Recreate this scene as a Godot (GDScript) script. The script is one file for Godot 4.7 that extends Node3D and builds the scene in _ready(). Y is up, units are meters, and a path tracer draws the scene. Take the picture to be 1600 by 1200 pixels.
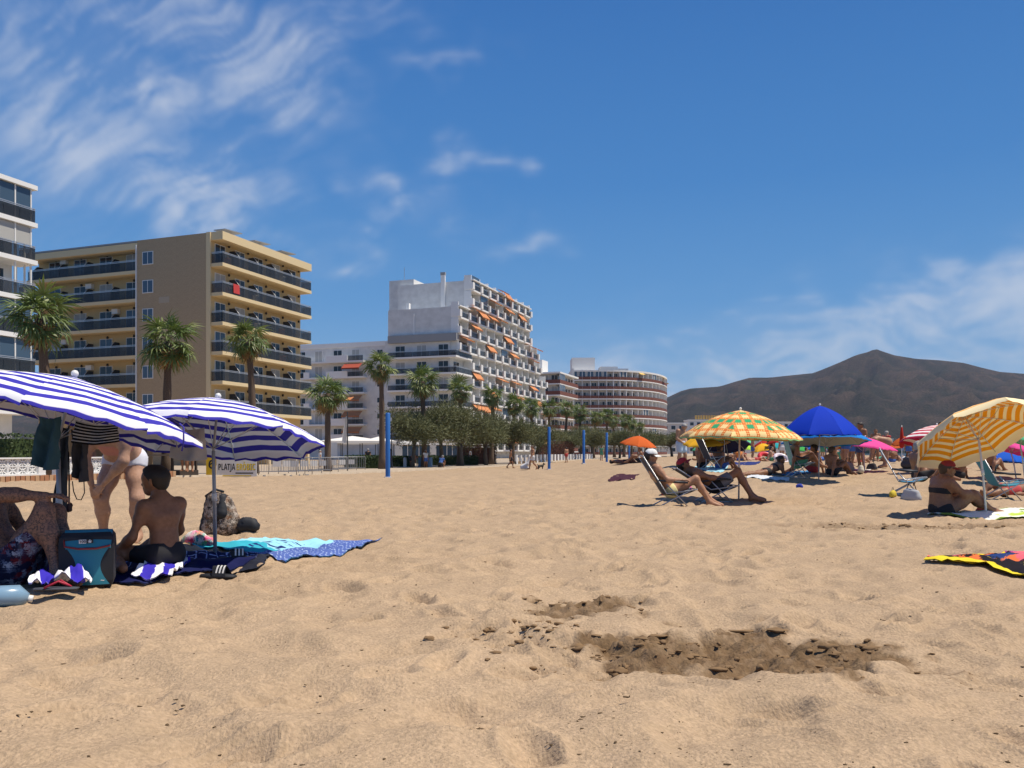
extends Node3D
# ---------------------------------------------------------------- constants read from the photograph (pixels of 1600 x 1200)
const F := 1270.0        # focal length in pixels
const HV := 705.0        # horizon row
const EYE := 0.95        # the photographer sits low above the sand
const STREET := 70.1     # turn of the promenade and all houses, degrees

var rng := RandomNumberGenerator.new()
var M := {}              # shared materials
var used_names := {}
var unit_box: BoxMesh
var n_big := FastNoiseLite.new()
var n_mid := FastNoiseLite.new()
var n_fine := FastNoiseLite.new()
var n_cell := FastNoiseLite.new()
var n_3d := FastNoiseLite.new()

# ---------------------------------------------------------------- small helpers
func px(u: float, v: float, d: float) -> Vector3:
	return Vector3((u - 800.0) / F * d, EYE - (v - HV) / F * d, -d)

func on_sand(u: float, d: float) -> Vector3:
	var x := (u - 800.0) / F * d
	return Vector3(x, sand_height(x, d), -d)

func lin(r: float, g: float, b: float, a := 1.0) -> Color:      # a linear base colour as the sRGB value that materials take
	var c := Color(r, g, b).linear_to_srgb()
	c.a = a
	return c

func mat(key: String, c: Color, rough := 0.8, metal := 0.0, spec := 0.5) -> StandardMaterial3D:
	if M.has(key):
		return M[key]
	var m := StandardMaterial3D.new()
	m.resource_name = key
	m.albedo_color = c
	m.roughness = rough
	m.metallic = metal
	m.metallic_specular = spec
	M[key] = m
	return m

func numbered(called: String) -> String:
	if not used_names.has(called):
		used_names[called] = 0
		return called
	used_names[called] += 1
	return "%s_%03d" % [called, used_names[called]]

func tag(o: Node3D, label: String, category: String, group := "", kind := "") -> Node3D:
	if label != "":
		o.set_meta("label", label)
	if category != "":
		o.set_meta("category", category)
	if group != "":
		o.set_meta("group", group)
	if kind != "":
		o.set_meta("kind", kind)
	return o

func thing(called: String, label: String, category: String, where: Vector3, turn := 0.0, group := "") -> Node3D:
	var o := Node3D.new()
	o.name = numbered(called)
	add_child(o)
	o.position = where
	o.rotation_degrees.y = turn
	tag(o, label, category, group)
	return o

func part(called: String, mesh: Mesh, m: Material, parent: Node3D, where := Vector3.ZERO) -> MeshInstance3D:
	var o := MeshInstance3D.new()
	o.name = called if parent != self else numbered(called)
	o.mesh = mesh
	o.material_override = m
	parent.add_child(o, true)
	o.position = where
	return o

func bx(called: String, parent: Node3D, lo: Vector3, hi: Vector3, m: Material) -> MeshInstance3D:   # a box from corner to corner
	var o := part(called, unit_box, m, parent, (lo + hi) * 0.5)
	o.scale = (hi - lo).abs()
	return o

func copy_of(o: Node3D, where: Vector3, turn: float, label := "") -> Node3D:
	var c: Node3D = o.duplicate()
	c.name = numbered(String(o.name).get_slice("_0", 0))
	add_child(c)
	c.position = where
	c.rotation_degrees.y = turn
	if label != "":
		c.set_meta("label", label)
	return c

func commit(st: SurfaceTool, smooth := true) -> ArrayMesh:
	if smooth:
		st.generate_normals()
	return st.commit()

func new_st(smooth := true) -> SurfaceTool:
	var st := SurfaceTool.new()
	st.begin(Mesh.PRIMITIVE_TRIANGLES)
	st.set_smooth_group(0 if smooth else -1)
	return st

func quad(st: SurfaceTool, a: Vector3, b: Vector3, c: Vector3, d: Vector3) -> void:   # a b c d clockwise seen from the front
	for p in [a, b, c, a, c, d]:
		st.add_vertex(p)

func st_box(st: SurfaceTool, c: Vector3, s: Vector3, basis := Basis()) -> void:
	var h := s * 0.5
	var p := []
	for i in 8:
		p.append(c + basis * Vector3(h.x * (1 if i & 1 else -1), h.y * (1 if i & 2 else -1), h.z * (1 if i & 4 else -1)))
	quad(st, p[4], p[6], p[7], p[5])
	quad(st, p[1], p[3], p[2], p[0])
	quad(st, p[5], p[7], p[3], p[1])
	quad(st, p[0], p[2], p[6], p[4])
	quad(st, p[6], p[2], p[3], p[7])
	quad(st, p[0], p[4], p[5], p[1])

func tube_into(st: SurfaceTool, path: Array, radii: Array, sides := 8, caps := true) -> void:
	var rings := []
	var up := Vector3(0.123, 0.87, 0.31).normalized()
	for i in path.size():
		var t: Vector3 = (path[mini(i + 1, path.size() - 1)] - path[maxi(i - 1, 0)]).normalized()
		if absf(t.dot(up)) > 0.97:
			up = Vector3(0.9, 0.1, 0.3).normalized()
		var s := t.cross(up).normalized()
		var w := s.cross(t).normalized()
		var r: float = radii[mini(i, radii.size() - 1)]
		var ring := []
		for k in sides:
			var a := TAU * k / sides
			ring.append(path[i] + s * cos(a) * r + w * sin(a) * r)
		rings.append(ring)
	for i in path.size() - 1:
		for k in sides:
			var k2 := (k + 1) % sides
			quad(st, rings[i][k], rings[i + 1][k], rings[i + 1][k2], rings[i][k2])
	if caps:
		for e in [0, path.size() - 1]:
			for k in sides:
				var a2: Vector3 = rings[e][k]
				var b2: Vector3 = rings[e][(k + 1) % sides]
				var tri := [path[e], a2, b2] if e == 0 else [path[e], b2, a2]
				for q in tri:
					st.add_vertex(q)

func tube(path: Array, radii: Array, sides := 8) -> ArrayMesh:
	var st := new_st()
	tube_into(st, path, radii, sides)
	st.index()
	return commit(st)

func lathe(profile: Array, sides := 16) -> ArrayMesh:            # profile of Vector2(radius, height), bottom to top
	var st := new_st()
	for i in profile.size() - 1:
		for k in sides:
			var a := TAU * k / sides
			var b := TAU * (k + 1) / sides
			var p: Vector2 = profile[i]
			var q: Vector2 = profile[i + 1]
			quad(st, Vector3(p.x * cos(a), p.y, p.x * sin(a)), Vector3(q.x * cos(a), q.y, q.x * sin(a)), Vector3(q.x * cos(b), q.y, q.x * sin(b)), Vector3(p.x * cos(b), p.y, p.x * sin(b)))
	st.index()
	return commit(st)

func sheet(nx: int, nz: int, f: Callable, thick := 0.0) -> ArrayMesh:   # f(s, t) -> Vector3; a cloth with uv s, t
	var st := new_st()
	var g := []
	for j in nz + 1:
		for i in nx + 1:
			g.append(f.call(float(i) / nx, float(j) / nz))
	for j in nz:
		for i in nx:
			var c := [[i, j], [i, j + 1], [i + 1, j + 1], [i, j], [i + 1, j + 1], [i + 1, j]]
			for q in c:
				st.set_uv(Vector2(float(q[0]) / nx, float(q[1]) / nz))
				st.add_vertex(g[q[1] * (nx + 1) + q[0]])
	if thick > 0.0:
		for j in nz:
			for i in nx:
				var c := [[i, j], [i + 1, j + 1], [i, j + 1], [i, j], [i + 1, j], [i + 1, j + 1]]
				for q in c:
					st.set_uv(Vector2(float(q[0]) / nx, float(q[1]) / nz))
					st.add_vertex(g[q[1] * (nx + 1) + q[0]] - Vector3(0, thick, 0))
	st.index()
	return commit(st)

func noise_tex(freq: float, size: int, lo: Color, hi: Color, seed_value := 1, type := FastNoiseLite.TYPE_SIMPLEX_SMOOTH, octaves := 4) -> ImageTexture:
	var n := FastNoiseLite.new()
	n.seed = seed_value
	n.noise_type = type
	n.frequency = freq
	n.fractal_octaves = octaves
	var src := n.get_seamless_image(size, size)
	src.convert(Image.FORMAT_L8)
	var data := src.get_data()
	var out := PackedByteArray()
	out.resize(size * size * 3)
	for i in data.size():
		var t := data[i] / 255.0
		out[i * 3] = int(255.0 * lerpf(lo.r, hi.r, t))
		out[i * 3 + 1] = int(255.0 * lerpf(lo.g, hi.g, t))
		out[i * 3 + 2] = int(255.0 * lerpf(lo.b, hi.b, t))
	return ImageTexture.create_from_image(Image.create_from_data(size, size, false, Image.FORMAT_RGB8, out))

func normal_tex(freq: float, size: int, strength: float, seed_value := 1, octaves := 4) -> ImageTexture:
	var n := FastNoiseLite.new()
	n.seed = seed_value
	n.frequency = freq
	n.fractal_octaves = octaves
	var src := n.get_seamless_image(size, size)
	src.convert(Image.FORMAT_RGBA8)
	src.bump_map_to_normal_map(strength)
	return ImageTexture.create_from_image(src)

func triplanar(m: StandardMaterial3D, per_metre: float, world := true) -> StandardMaterial3D:
	m.uv1_triplanar = true
	m.uv1_world_triplanar = world
	m.uv1_scale = Vector3.ONE * per_metre
	return m

func smooth(a: float, b: float, x: float) -> float:
	return smoothstep(a, b, x)
# ---------------------------------------------------------------- sky, sun, camera
func cloud_spots() -> Array:    # [azimuth, elevation, half width, half height, tilt (all degrees), strength]
	var out := []
	for c in [   # pixel u, v, half width, half height (pixels), tilt, strength
		[230, 40, 170, 50, -12, 0.85], [400, 85, 130, 45, 40, 0.9], [510, 55, 150, 38, -24, 0.85], [390, 130, 60, 40, 60, 0.6],
		[90, 90, 150, 70, 5, 0.5], [50, 210, 150, 90, 20, 0.55], [230, 145, 75, 28, 10, 0.85], [478, 150, 32, 34, 60, 0.8],
		[200, 255, 210, 55, 22, 0.75], [350, 280, 80, 55, -20, 1.0], [345, 330, 28, 30, 80, 0.6], [255, 335, 140, 22, 6, 0.45],
		[640, 314, 70, 26, 10, 1.15], [728, 246, 40, 17, -10, 0.75], [825, 260, 36, 14, 5, 0.75], [800, 384, 52, 17, -8, 0.7],
		[545, 355, 40, 9, 0, 0.5], [540, 410, 80, 17, 2, 0.8], [700, 95, 70, 13, -16, 0.45], [355, 175, 26, 16, 20, 0.45], [470, 375, 60, 14, 0, 0.35],
		[1520, 440, 300, 26, -9, 0.95], [1250, 478, 320, 10, -10, 0.4], [1450, 520, 520, 70, -8, 0.6], [1250, 560, 520, 60, -5, 0.55], [1150, 610, 460, 45, -2, 0.55],
		[-500, 150, 300, 120, 15, 0.6], [2100, 420, 500, 60, -8, 0.5], [2000, 100, 200, 40, -10, 0.4]]:
		var az := atan((c[0] - 800.0) / F)
		var el := atan((HV - c[1]) / F * cos(az))
		out.append([rad_to_deg(az), rad_to_deg(el), rad_to_deg(c[2] / F * cos(az)), rad_to_deg(c[3] / F), c[4], c[5]])
	for k in 26:   # the rest of the sky carries the same thin wisps
		out.append([rng.randf_range(60, 300), rng.randf_range(8, 60), rng.randf_range(6, 16), rng.randf_range(1.5, 4), rng.randf_range(-25, 25), rng.randf_range(0.3, 0.8)])
	for k in 8:
		out.append([rng.randf_range(-50, 50), rng.randf_range(38, 75), rng.randf_range(6, 16), rng.randf_range(1.5, 4), rng.randf_range(-25, 25), rng.randf_range(0.3, 0.7)])
	return out

func sky_texture() -> ImageTexture:
	var w := 2048
	var h := 1024
	var stops := [[0.0, Color(0.38, 0.54, 0.74)], [2.5, Color(0.30, 0.49, 0.73)], [5.0, Color(0.215, 0.43, 0.71)], [10.0, Color(0.125, 0.335, 0.67)], [18.0, Color(0.070, 0.245, 0.59)], [30.0, Color(0.042, 0.172, 0.49)], [50.0, Color(0.026, 0.115, 0.38)], [90.0, Color(0.018, 0.08, 0.30)]]
	var streak := FastNoiseLite.new()
	streak.seed = 11
	streak.frequency = 0.16
	streak.fractal_octaves = 5
	streak.fractal_gain = 0.55
	var warp := FastNoiseLite.new()
	warp.seed = 5
	warp.frequency = 0.09
	warp.fractal_octaves = 3
	# a half-size map of how much cloud there may be
	var hw := w / 2
	var hh := h / 4
	var mask := PackedFloat32Array()
	mask.resize(hw * hh)
	for s in cloud_spots():
		var ca := cos(deg_to_rad(s[4]))
		var sa := sin(deg_to_rad(s[4]))
		var ry: float = (s[2] * absf(sa) + s[3]) * 2.2 + 1.8
		var rx: float = (s[2] + s[3] * absf(sa)) * 2.2 + 3.4
		var j0 := maxi(0, int((90.0 - s[1] - ry) / 180.0 * h * 0.5))
		var j1 := mini(hh - 1, int((90.0 - s[1] + ry) / 180.0 * h * 0.5))
		var i0 := int((s[0] - rx) / 360.0 * hw)
		var i1 := int((s[0] + rx) / 360.0 * hw)
		for j in range(j0, j1 + 1):
			var el := 90.0 - (j + 0.5) / (h * 0.5) * 180.0
			for i in range(i0, i1 + 1):
				var az := (i + 0.5) / hw * 360.0
				var wx := warp.get_noise_2d(az * 2.0, el * 2.6) * 3.2
				var wy := warp.get_noise_2d(az * 2.0 + 90.0, el * 2.6 + 40.0) * 1.7
				var dx: float = az - s[0] + wx
				var dy: float = el - s[1] + wy
				var a: float = (dx * ca - dy * sa) / s[2]
				var c2: float = (dx * sa + dy * ca) / s[3]
				var e := a * a + c2 * c2
				if e < 5.0:
					var q: float = exp(-e * 1.1) * s[5]
					var at := j * hw + posmod(i, hw)
					mask[at] += q
	var data := PackedFloat32Array()
	for j in h / 2:
		var el := 90.0 - (j + 0.5) / h * 180.0
		var base := Color.BLACK
		for k in stops.size() - 1:
			if el >= stops[k][0] and el <= stops[k + 1][0]:
				base = stops[k][1].lerp(stops[k + 1][1], (el - stops[k][0]) / (stops[k + 1][0] - stops[k][0]))
		var row := PackedFloat32Array()
		row.resize(w * 3)
		var half := mini(j / 2, hh - 1) * hw
		var half2 := mini(j / 2 + 1, hh - 1) * hw
		for i in w:
			var o := i * 3
			var i2 := i / 2
			var i3 := (i2 + 1) % hw
			var m := 0.0
			if i & 1:
				m = (mask[half + i2] + mask[half + i3]) * 0.5 if not (j & 1) else (mask[half + i2] + mask[half + i3] + mask[half2 + i2] + mask[half2 + i3]) * 0.25
			else:
				m = mask[half + i2] if not (j & 1) else (mask[half + i2] + mask[half2 + i2]) * 0.5
			if m < 0.012:
				row[o] = base.r
				row[o + 1] = base.g
				row[o + 2] = base.b
				continue
			var az := (i + 0.5) / w * 360.0
			if az > 180.0:
				az -= 360.0
			var bx2 := warp.get_noise_2d(az * 0.8 + 20.0, el * 1.1) * 2.4
			var by2 := warp.get_noise_2d(az * 0.8 + 70.0, el * 1.1 + 30.0) * 1.6
			var fan := clampf((az + 20.0) * 0.016, -0.35, 0.35) - 0.30      # the fibres fan out from the left
			var sx := (az + bx2) - (el + by2) * fan
			var sy := (el + by2) + (az + bx2) * fan
			var n := streak.get_noise_2d(sx * 0.55, sy * 1.25) * 0.66 + streak.get_noise_2d(sx * 1.3 + 50.0, sy * 6.0) * 0.34 + streak.get_noise_2d(sx * 4.5 + 90.0, sy * 16.0) * 0.16
			var d := clampf(m, 0.0, 1.1) * (0.12 + 0.88 * smoothstep(-0.34, 0.58, n))
			d = clampf(d, 0.0, 1.0) * 0.60
			row[o] = lerpf(base.r, 0.72, d)
			row[o + 1] = lerpf(base.g, 0.76, d)
			row[o + 2] = lerpf(base.b, 0.84, d)
		data.append_array(row)
	data.resize(w * h * 3)
	return ImageTexture.create_from_image(Image.create_from_data(w, h, false, Image.FORMAT_RGBF, data.to_byte_array()))

func make_air() -> void:
	var cam := Camera3D.new()
	cam.name = "camera"
	add_child(cam)
	cam.position = Vector3(0, EYE, 0)
	cam.near = 0.1
	cam.far = 20000.0
	cam.projection = Camera3D.PROJECTION_FRUSTUM
	cam.keep_aspect = Camera3D.KEEP_HEIGHT
	cam.size = 0.1 * 1200.0 / F
	cam.frustum_offset = Vector2(0, 0.1 * (HV - 600.0) / F)
	cam.current = true
	var env := Environment.new()
	env.background_mode = Environment.BG_SKY
	env.sky = Sky.new()
	var sm := PanoramaSkyMaterial.new()
	sm.panorama = sky_texture()
	sm.energy_multiplier = 0.88
	env.sky.sky_material = sm
	env.tonemap_mode = Environment.TONE_MAPPER_LINEAR
	env.tonemap_exposure = 1.08
	env.fog_enabled = true
	env.fog_density = 0.00006
	env.fog_light_color = Color(0.72, 0.82, 0.95)
	env.sdfgi_enabled = true
	env.ssao_enabled = true
	env.ssil_enabled = true
	var we := WorldEnvironment.new()
	we.name = "world_environment"
	we.environment = env
	add_child(we)
	var sun := DirectionalLight3D.new()
	sun.name = "sun"
	sun.light_color = Color(1.0, 0.955, 0.88)
	sun.light_energy = 1.6
	sun.light_angular_distance = 0.5
	sun.shadow_enabled = true
	sun.directional_shadow_max_distance = 400.0
	add_child(sun)
	var to_sun := Vector3(0.40, 0.90, 0.03).normalized()
	sun.look_at_from_position(Vector3.ZERO, -to_sun, Vector3(0, 0, -1))

# ---------------------------------------------------------------- sand
func macro_height(x: float, d: float) -> float:
	var g := 0.0
	g -= 0.14 * smooth(14.0, 34.0, d) * (1.0 - smooth(0.0, 5.0, x))
	var inland := -(x + 29.8 - 0.362 * d) * 0.94        # metres behind the edge of the promenade (positive inland)
	g -= 0.42 * smooth(-26.0, 0.0, inland) * smooth(25.0, 55.0, d)
	g += 0.36 * smooth(13.0, 30.0, d) * smooth(1.0, 6.5, x - d * 0.02) * (1.0 - smooth(45.0, 75.0, d) * 0.5)
	var shore := (x - 24.0 - 0.362 * d) * 0.94           # metres past the water's edge
	g -= 2.2 * smooth(-14.0, 12.0, shore)
	return g

func pit(x: float, d: float) -> Vector2:                  # (how disturbed, how damp) the dug-over sand is
	var wob := n_mid.get_noise_2d(x * 1.1, d * 1.1) * 0.6 + n_fine.get_noise_2d(x * 0.9, d * 0.9) * 0.35
	var e1 := Vector2((x - 1.22) / 0.84, (d - 3.93 + (x - 1.1) * 0.22) / 0.52).length() + wob
	var e2 := Vector2((x - 0.42) / 0.40, (d - 5.0) / 0.36).length() + wob
	var e3 := Vector2((x - 0.2) / 0.50, (d - 4.05) / 0.42).length() + wob
	var e4 := Vector2((x - 5.6) / 1.9, (d - 10.25 + (x - 5.6) * 0.05) / 0.45).length() + wob * 1.2
	var a := 1.0 - smooth(0.72, 1.05, e1)
	var b := 1.0 - smooth(0.7, 1.1, e2)
	var c := 1.0 - smooth(0.6, 1.2, e3)
	var f := 1.0 - smooth(0.5, 1.1, e4)
	return Vector2(clampf(a + b + c * 0.8 + f * 0.6, 0, 1), clampf(a + b * 0.9 + c * 0.12 + f * 0.5, 0, 1))

func sand_height(x: float, d: float) -> float:
	var g := macro_height(x, d)
	var inland := -(x + 29.8 - 0.362 * d) * 0.94
	if inland > 0.5:
		return g
	var far := 1.0 + smooth(8.0, 40.0, d) * 0.6
	g += n_big.get_noise_2d(x, d) * 0.05 * far
	g += n_mid.get_noise_2d(x * 0.85, d * 1.15) * 0.040 + absf(n_mid.get_noise_2d(x * 0.5 + 31.0, d * 0.8)) * 0.035
	if d < 45.0:
		var c := n_cell.get_noise_2d(x + n_mid.get_noise_2d(x + 9.0, d) * 0.35, d)      # trodden hollows
		g -= 0.042 * (1.0 - smooth(-0.95, -0.40, c))
		if d < 16.0:
			g += n_fine.get_noise_2d(x, d) * 0.008
			if (d < 5.9 and d > 3.0 and x > -1.0 and x < 2.6) or (d > 9.0 and d < 11.5 and x > 3.0):
				var p := pit(x, d)
				if p.x > 0.0:
					g += p.x * (-0.035 + absf(n_fine.get_noise_2d(x * 1.3 + 7.0, d * 1.3)) * 0.05 + 0.005 + n_mid.get_noise_2d(x * 2.0, d * 2.3) * 0.045 - maxf(0.0, n_mid.get_noise_2d(x * 3.1 + 20.0, d * 4.4)) * 0.06)
	return g

func stamp_feet(verts: PackedVector3Array, rows: Array, cols: int) -> PackedVector3Array:
	# tracks of bare feet in dry sand: a soft hollow with a raised rim for every step
	var prints := []
	for w in 330:
		var p := Vector2(rng.randf_range(-14, 14), rng.randf_range(1.5, 30.0))
		var dir := rng.randf() * TAU
		for k in rng.randi_range(6, 22):
			dir += rng.randf_range(-0.12, 0.12)
			p += Vector2(cos(dir), sin(dir)) * rng.randf_range(0.5, 0.68)
			prints.append([p + Vector2(-sin(dir), cos(dir)) * (0.09 if k % 2 else -0.09), dir + rng.randf_range(-0.2, 0.2), rng.randf_range(0.018, 0.044), rng.randf_range(0.7, 1.1)])
	var n := cols + 1
	for f in prints:
		var c: Vector2 = f[0]
		if c.y < 2.0 or c.y > 32.0:
			continue
		var reach: float = 0.30 * f[3]
		var r0 := rows.bsearch(c.y - reach)
		var r1 := rows.bsearch(c.y + reach)
		var ca := cos(f[1])
		var sa := sin(f[1])
		for r in range(r0, mini(r1, rows.size() - 1) + 1):
			var d: float = rows[r]
			var wid := (1.6 + absf(d)) * 1.02
			var c0 := int(((c.x - reach) / wid * 0.5 + 0.5) * cols)
			var c1 := int(((c.x + reach) / wid * 0.5 + 0.5) * cols) + 1
			for q in range(maxi(c0, 0), mini(c1, cols) + 1):
				var v := verts[r * n + q]
				var dx := v.x - c.x
				var dy := d - c.y
				var a: float = (dx * ca + dy * sa) / (0.165 * f[3])
				var b: float = (-dx * sa + dy * ca) / (0.085 * f[3])
				var e := a * a + b * b
				if e < 4.0:
					v.y += f[2] * (-exp(-e * 1.3) + 0.55 * exp(-(e - 1.7) * (e - 1.7) * 1.6))
					verts[r * n + q] = v
	return verts

func sand_sheet() -> void:
	var rows := [-14.0, -9.0, -6.0, -4.0, -2.6, -1.6, -0.9, -0.3, 0.2, 0.6]
	var z := 0.9
	while z < 900.0:
		rows.append(z)
		z *= 1.0062 if z < 14.0 else (1.010 if z < 60.0 else 1.05)
	var cols := 620
	var verts := PackedVector3Array()
	var colors := PackedColorArray()
	var idx := PackedInt32Array()
	verts.resize(rows.size() * (cols + 1))
	colors.resize(verts.size())
	var at := 0
	for r in rows.size():
		var d: float = rows[r]
		var w := (1.6 + absf(d)) * 1.02
		for c in cols + 1:
			var x := (float(c) / cols * 2.0 - 1.0) * w
			verts[at] = Vector3(x, sand_height(x, d), -d)
			var t := 1.0 + n_big.get_noise_2d(x * 1.9 + 40.0, d * 1.9) * 0.07 + n_mid.get_noise_2d(x * 2.0, d * 2.0 + 30.0) * 0.06
			var col := Color(0.560 * t, 0.408 * t, 0.265 * t)
			if (d < 5.9 and d > 3.0 and x > -1.0 and x < 2.6) or (d > 9.0 and d < 11.5 and x > 3.0):
				var p := pit(x, d)
				var damp := p.y * (0.95 + 0.4 * n_fine.get_noise_2d(x * 1.5, d * 1.5 + 3.0))
				col = col.lerp(Color(0.185, 0.115, 0.060), clampf(damp, 0.0, 1.0) * 0.92)
			colors[at] = col
			at += 1
	var n := cols + 1
	verts = stamp_feet(verts, rows, cols)
	for r in rows.size() - 1:
		for c in cols:
			var a := r * n + c
			idx.append_array(PackedInt32Array([a, a + n, a + n + 1, a, a + n + 1, a + 1]))
	var arr := []
	arr.resize(Mesh.ARRAY_MAX)
	arr[Mesh.ARRAY_VERTEX] = verts
	arr[Mesh.ARRAY_COLOR] = colors
	arr[Mesh.ARRAY_INDEX] = idx
	var normals := PackedVector3Array()
	normals.resize(verts.size())
	for r in rows.size():
		for c in n:
			var l := verts[r * n + maxi(c - 1, 0)]
			var rt := verts[r * n + mini(c + 1, n - 1)]
			var bk := verts[maxi(r - 1, 0) * n + c]
			var fw := verts[mini(r + 1, rows.size() - 1) * n + c]
			normals[r * n + c] = (rt - l).cross(fw - bk).normalized()
	arr[Mesh.ARRAY_NORMAL] = normals
	var mesh := ArrayMesh.new()
	mesh.add_surface_from_arrays(Mesh.PRIMITIVE_TRIANGLES, arr)
	var m := StandardMaterial3D.new()
	m.resource_name = "sand"
	m.vertex_color_use_as_albedo = true
	m.albedo_texture = noise_tex(0.09, 1024, Color(0.72, 0.72, 0.72), Color(1.28, 1.27, 1.25).clamp(), 21, FastNoiseLite.TYPE_VALUE, 4)
	m.roughness = 0.95
	m.metallic_specular = 0.25
	m.normal_enabled = true
	m.normal_texture = normal_tex(0.05, 1024, 5.0, 8, 4)
	m.normal_scale = 1.2
	triplanar(m, 1.1)
	var o := part("sand", mesh, m, self)
	tag(o, "rippled pale brown beach sand with trodden hollows and damp dug patches", "", "", "structure")

func clod_mesh(s: int) -> ArrayMesh:
	var r := RandomNumberGenerator.new()
	r.seed = s
	var st := new_st()
	var sm := SphereMesh.new()
	sm.radial_segments = 7
	sm.rings = 4
	sm.radius = 0.5
	sm.height = 0.8
	st.append_from(sm, 0, Transform3D())
	var am := st.commit()
	var a := am.surface_get_arrays(0)
	var v: PackedVector3Array = a[Mesh.ARRAY_VERTEX]
	for i in v.size():
		v[i] *= 1.0 + n_3d.get_noise_3d(v[i].x * 6.0 + s * 7.0, v[i].y * 6.0, v[i].z * 6.0) * 1.3
	var st2 := new_st()
	var ix: PackedInt32Array = a[Mesh.ARRAY_INDEX]
	for i in ix:
		st2.add_vertex(v[i])
	st2.index()
	return commit(st2)

func crumbs() -> void:
	# clods of damp sand thrown out of the dug patches, and the small dark litter that lies everywhere
	for kind in 2:
		var mm := MultiMesh.new()
		mm.transform_format = MultiMesh.TRANSFORM_3D
		mm.mesh = clod_mesh(3 + kind)
		var list := []
		if kind == 0:
			for k in 60000:
				var x := rng.randf_range(-0.8, 2.5)
				var d := rng.randf_range(3.1, 5.6)
				if k % 3 == 0:
					x = rng.randf_range(3.6, 7.8)
					d = rng.randf_range(9.5, 11.1)
				var p := pit(x, d)
				var edge := p.x * (1.15 - p.y * 0.95)
				if p.y > 0.35 and rng.randf() < 0.009:
					list.append([x, d, rng.randf_range(0.02, 0.055)])
				if rng.randf() < edge * 0.26 and n_mid.get_noise_2d(x * 2.5, d * 2.5 + 60.0) > -0.12:
					list.append([x, d, pow(rng.randf(), 3.5) * 0.030 + 0.004])
		else:
			for k in 9000:
				var d := 2.2 * pow(16.0, rng.randf())
				var x := rng.randf_range(-0.8, 0.8) * d
				if n_big.get_noise_2d(x * 2.2 + 5.0, d * 2.2) + n_mid.get_noise_2d(x * 0.9, d * 0.9 + 80.0) < 0.05 and rng.randf() < 0.85:
					continue
				list.append([x, d, pow(rng.randf(), 4.0) * 0.010 + 0.002])
		mm.instance_count = list.size()
		for i in list.size():
			var q: Array = list[i]
			var b := Basis.from_euler(Vector3(rng.randf() * 6.0, rng.randf() * 6.0, rng.randf() * 6.0)).scaled(Vector3(q[2] * rng.randf_range(0.8, 2.6), q[2] * rng.randf_range(0.4, 0.9), q[2] * rng.randf_range(0.7, 1.3)))
			mm.set_instance_transform(i, Transform3D(b, Vector3(q[0], sand_height(q[0], q[1]) + q[2] * 0.12, -q[1])))
		var o := MultiMeshInstance3D.new()
		o.multimesh = mm
		o.name = ["sand_clods", "beach_litter"][kind]
		o.material_override = [mat("clod", lin(0.22, 0.142, 0.078), 0.95, 0.0, 0.2), mat("litter", lin(0.10, 0.068, 0.04), 0.9, 0.0, 0.2)][kind]
		add_child(o)
		tag(o, ["crumbly clods of damp sand around the dug patches", "small dark bits of twig and shell scattered on the sand"][kind], ["sand", "litter"][kind], "", "stuff")

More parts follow.
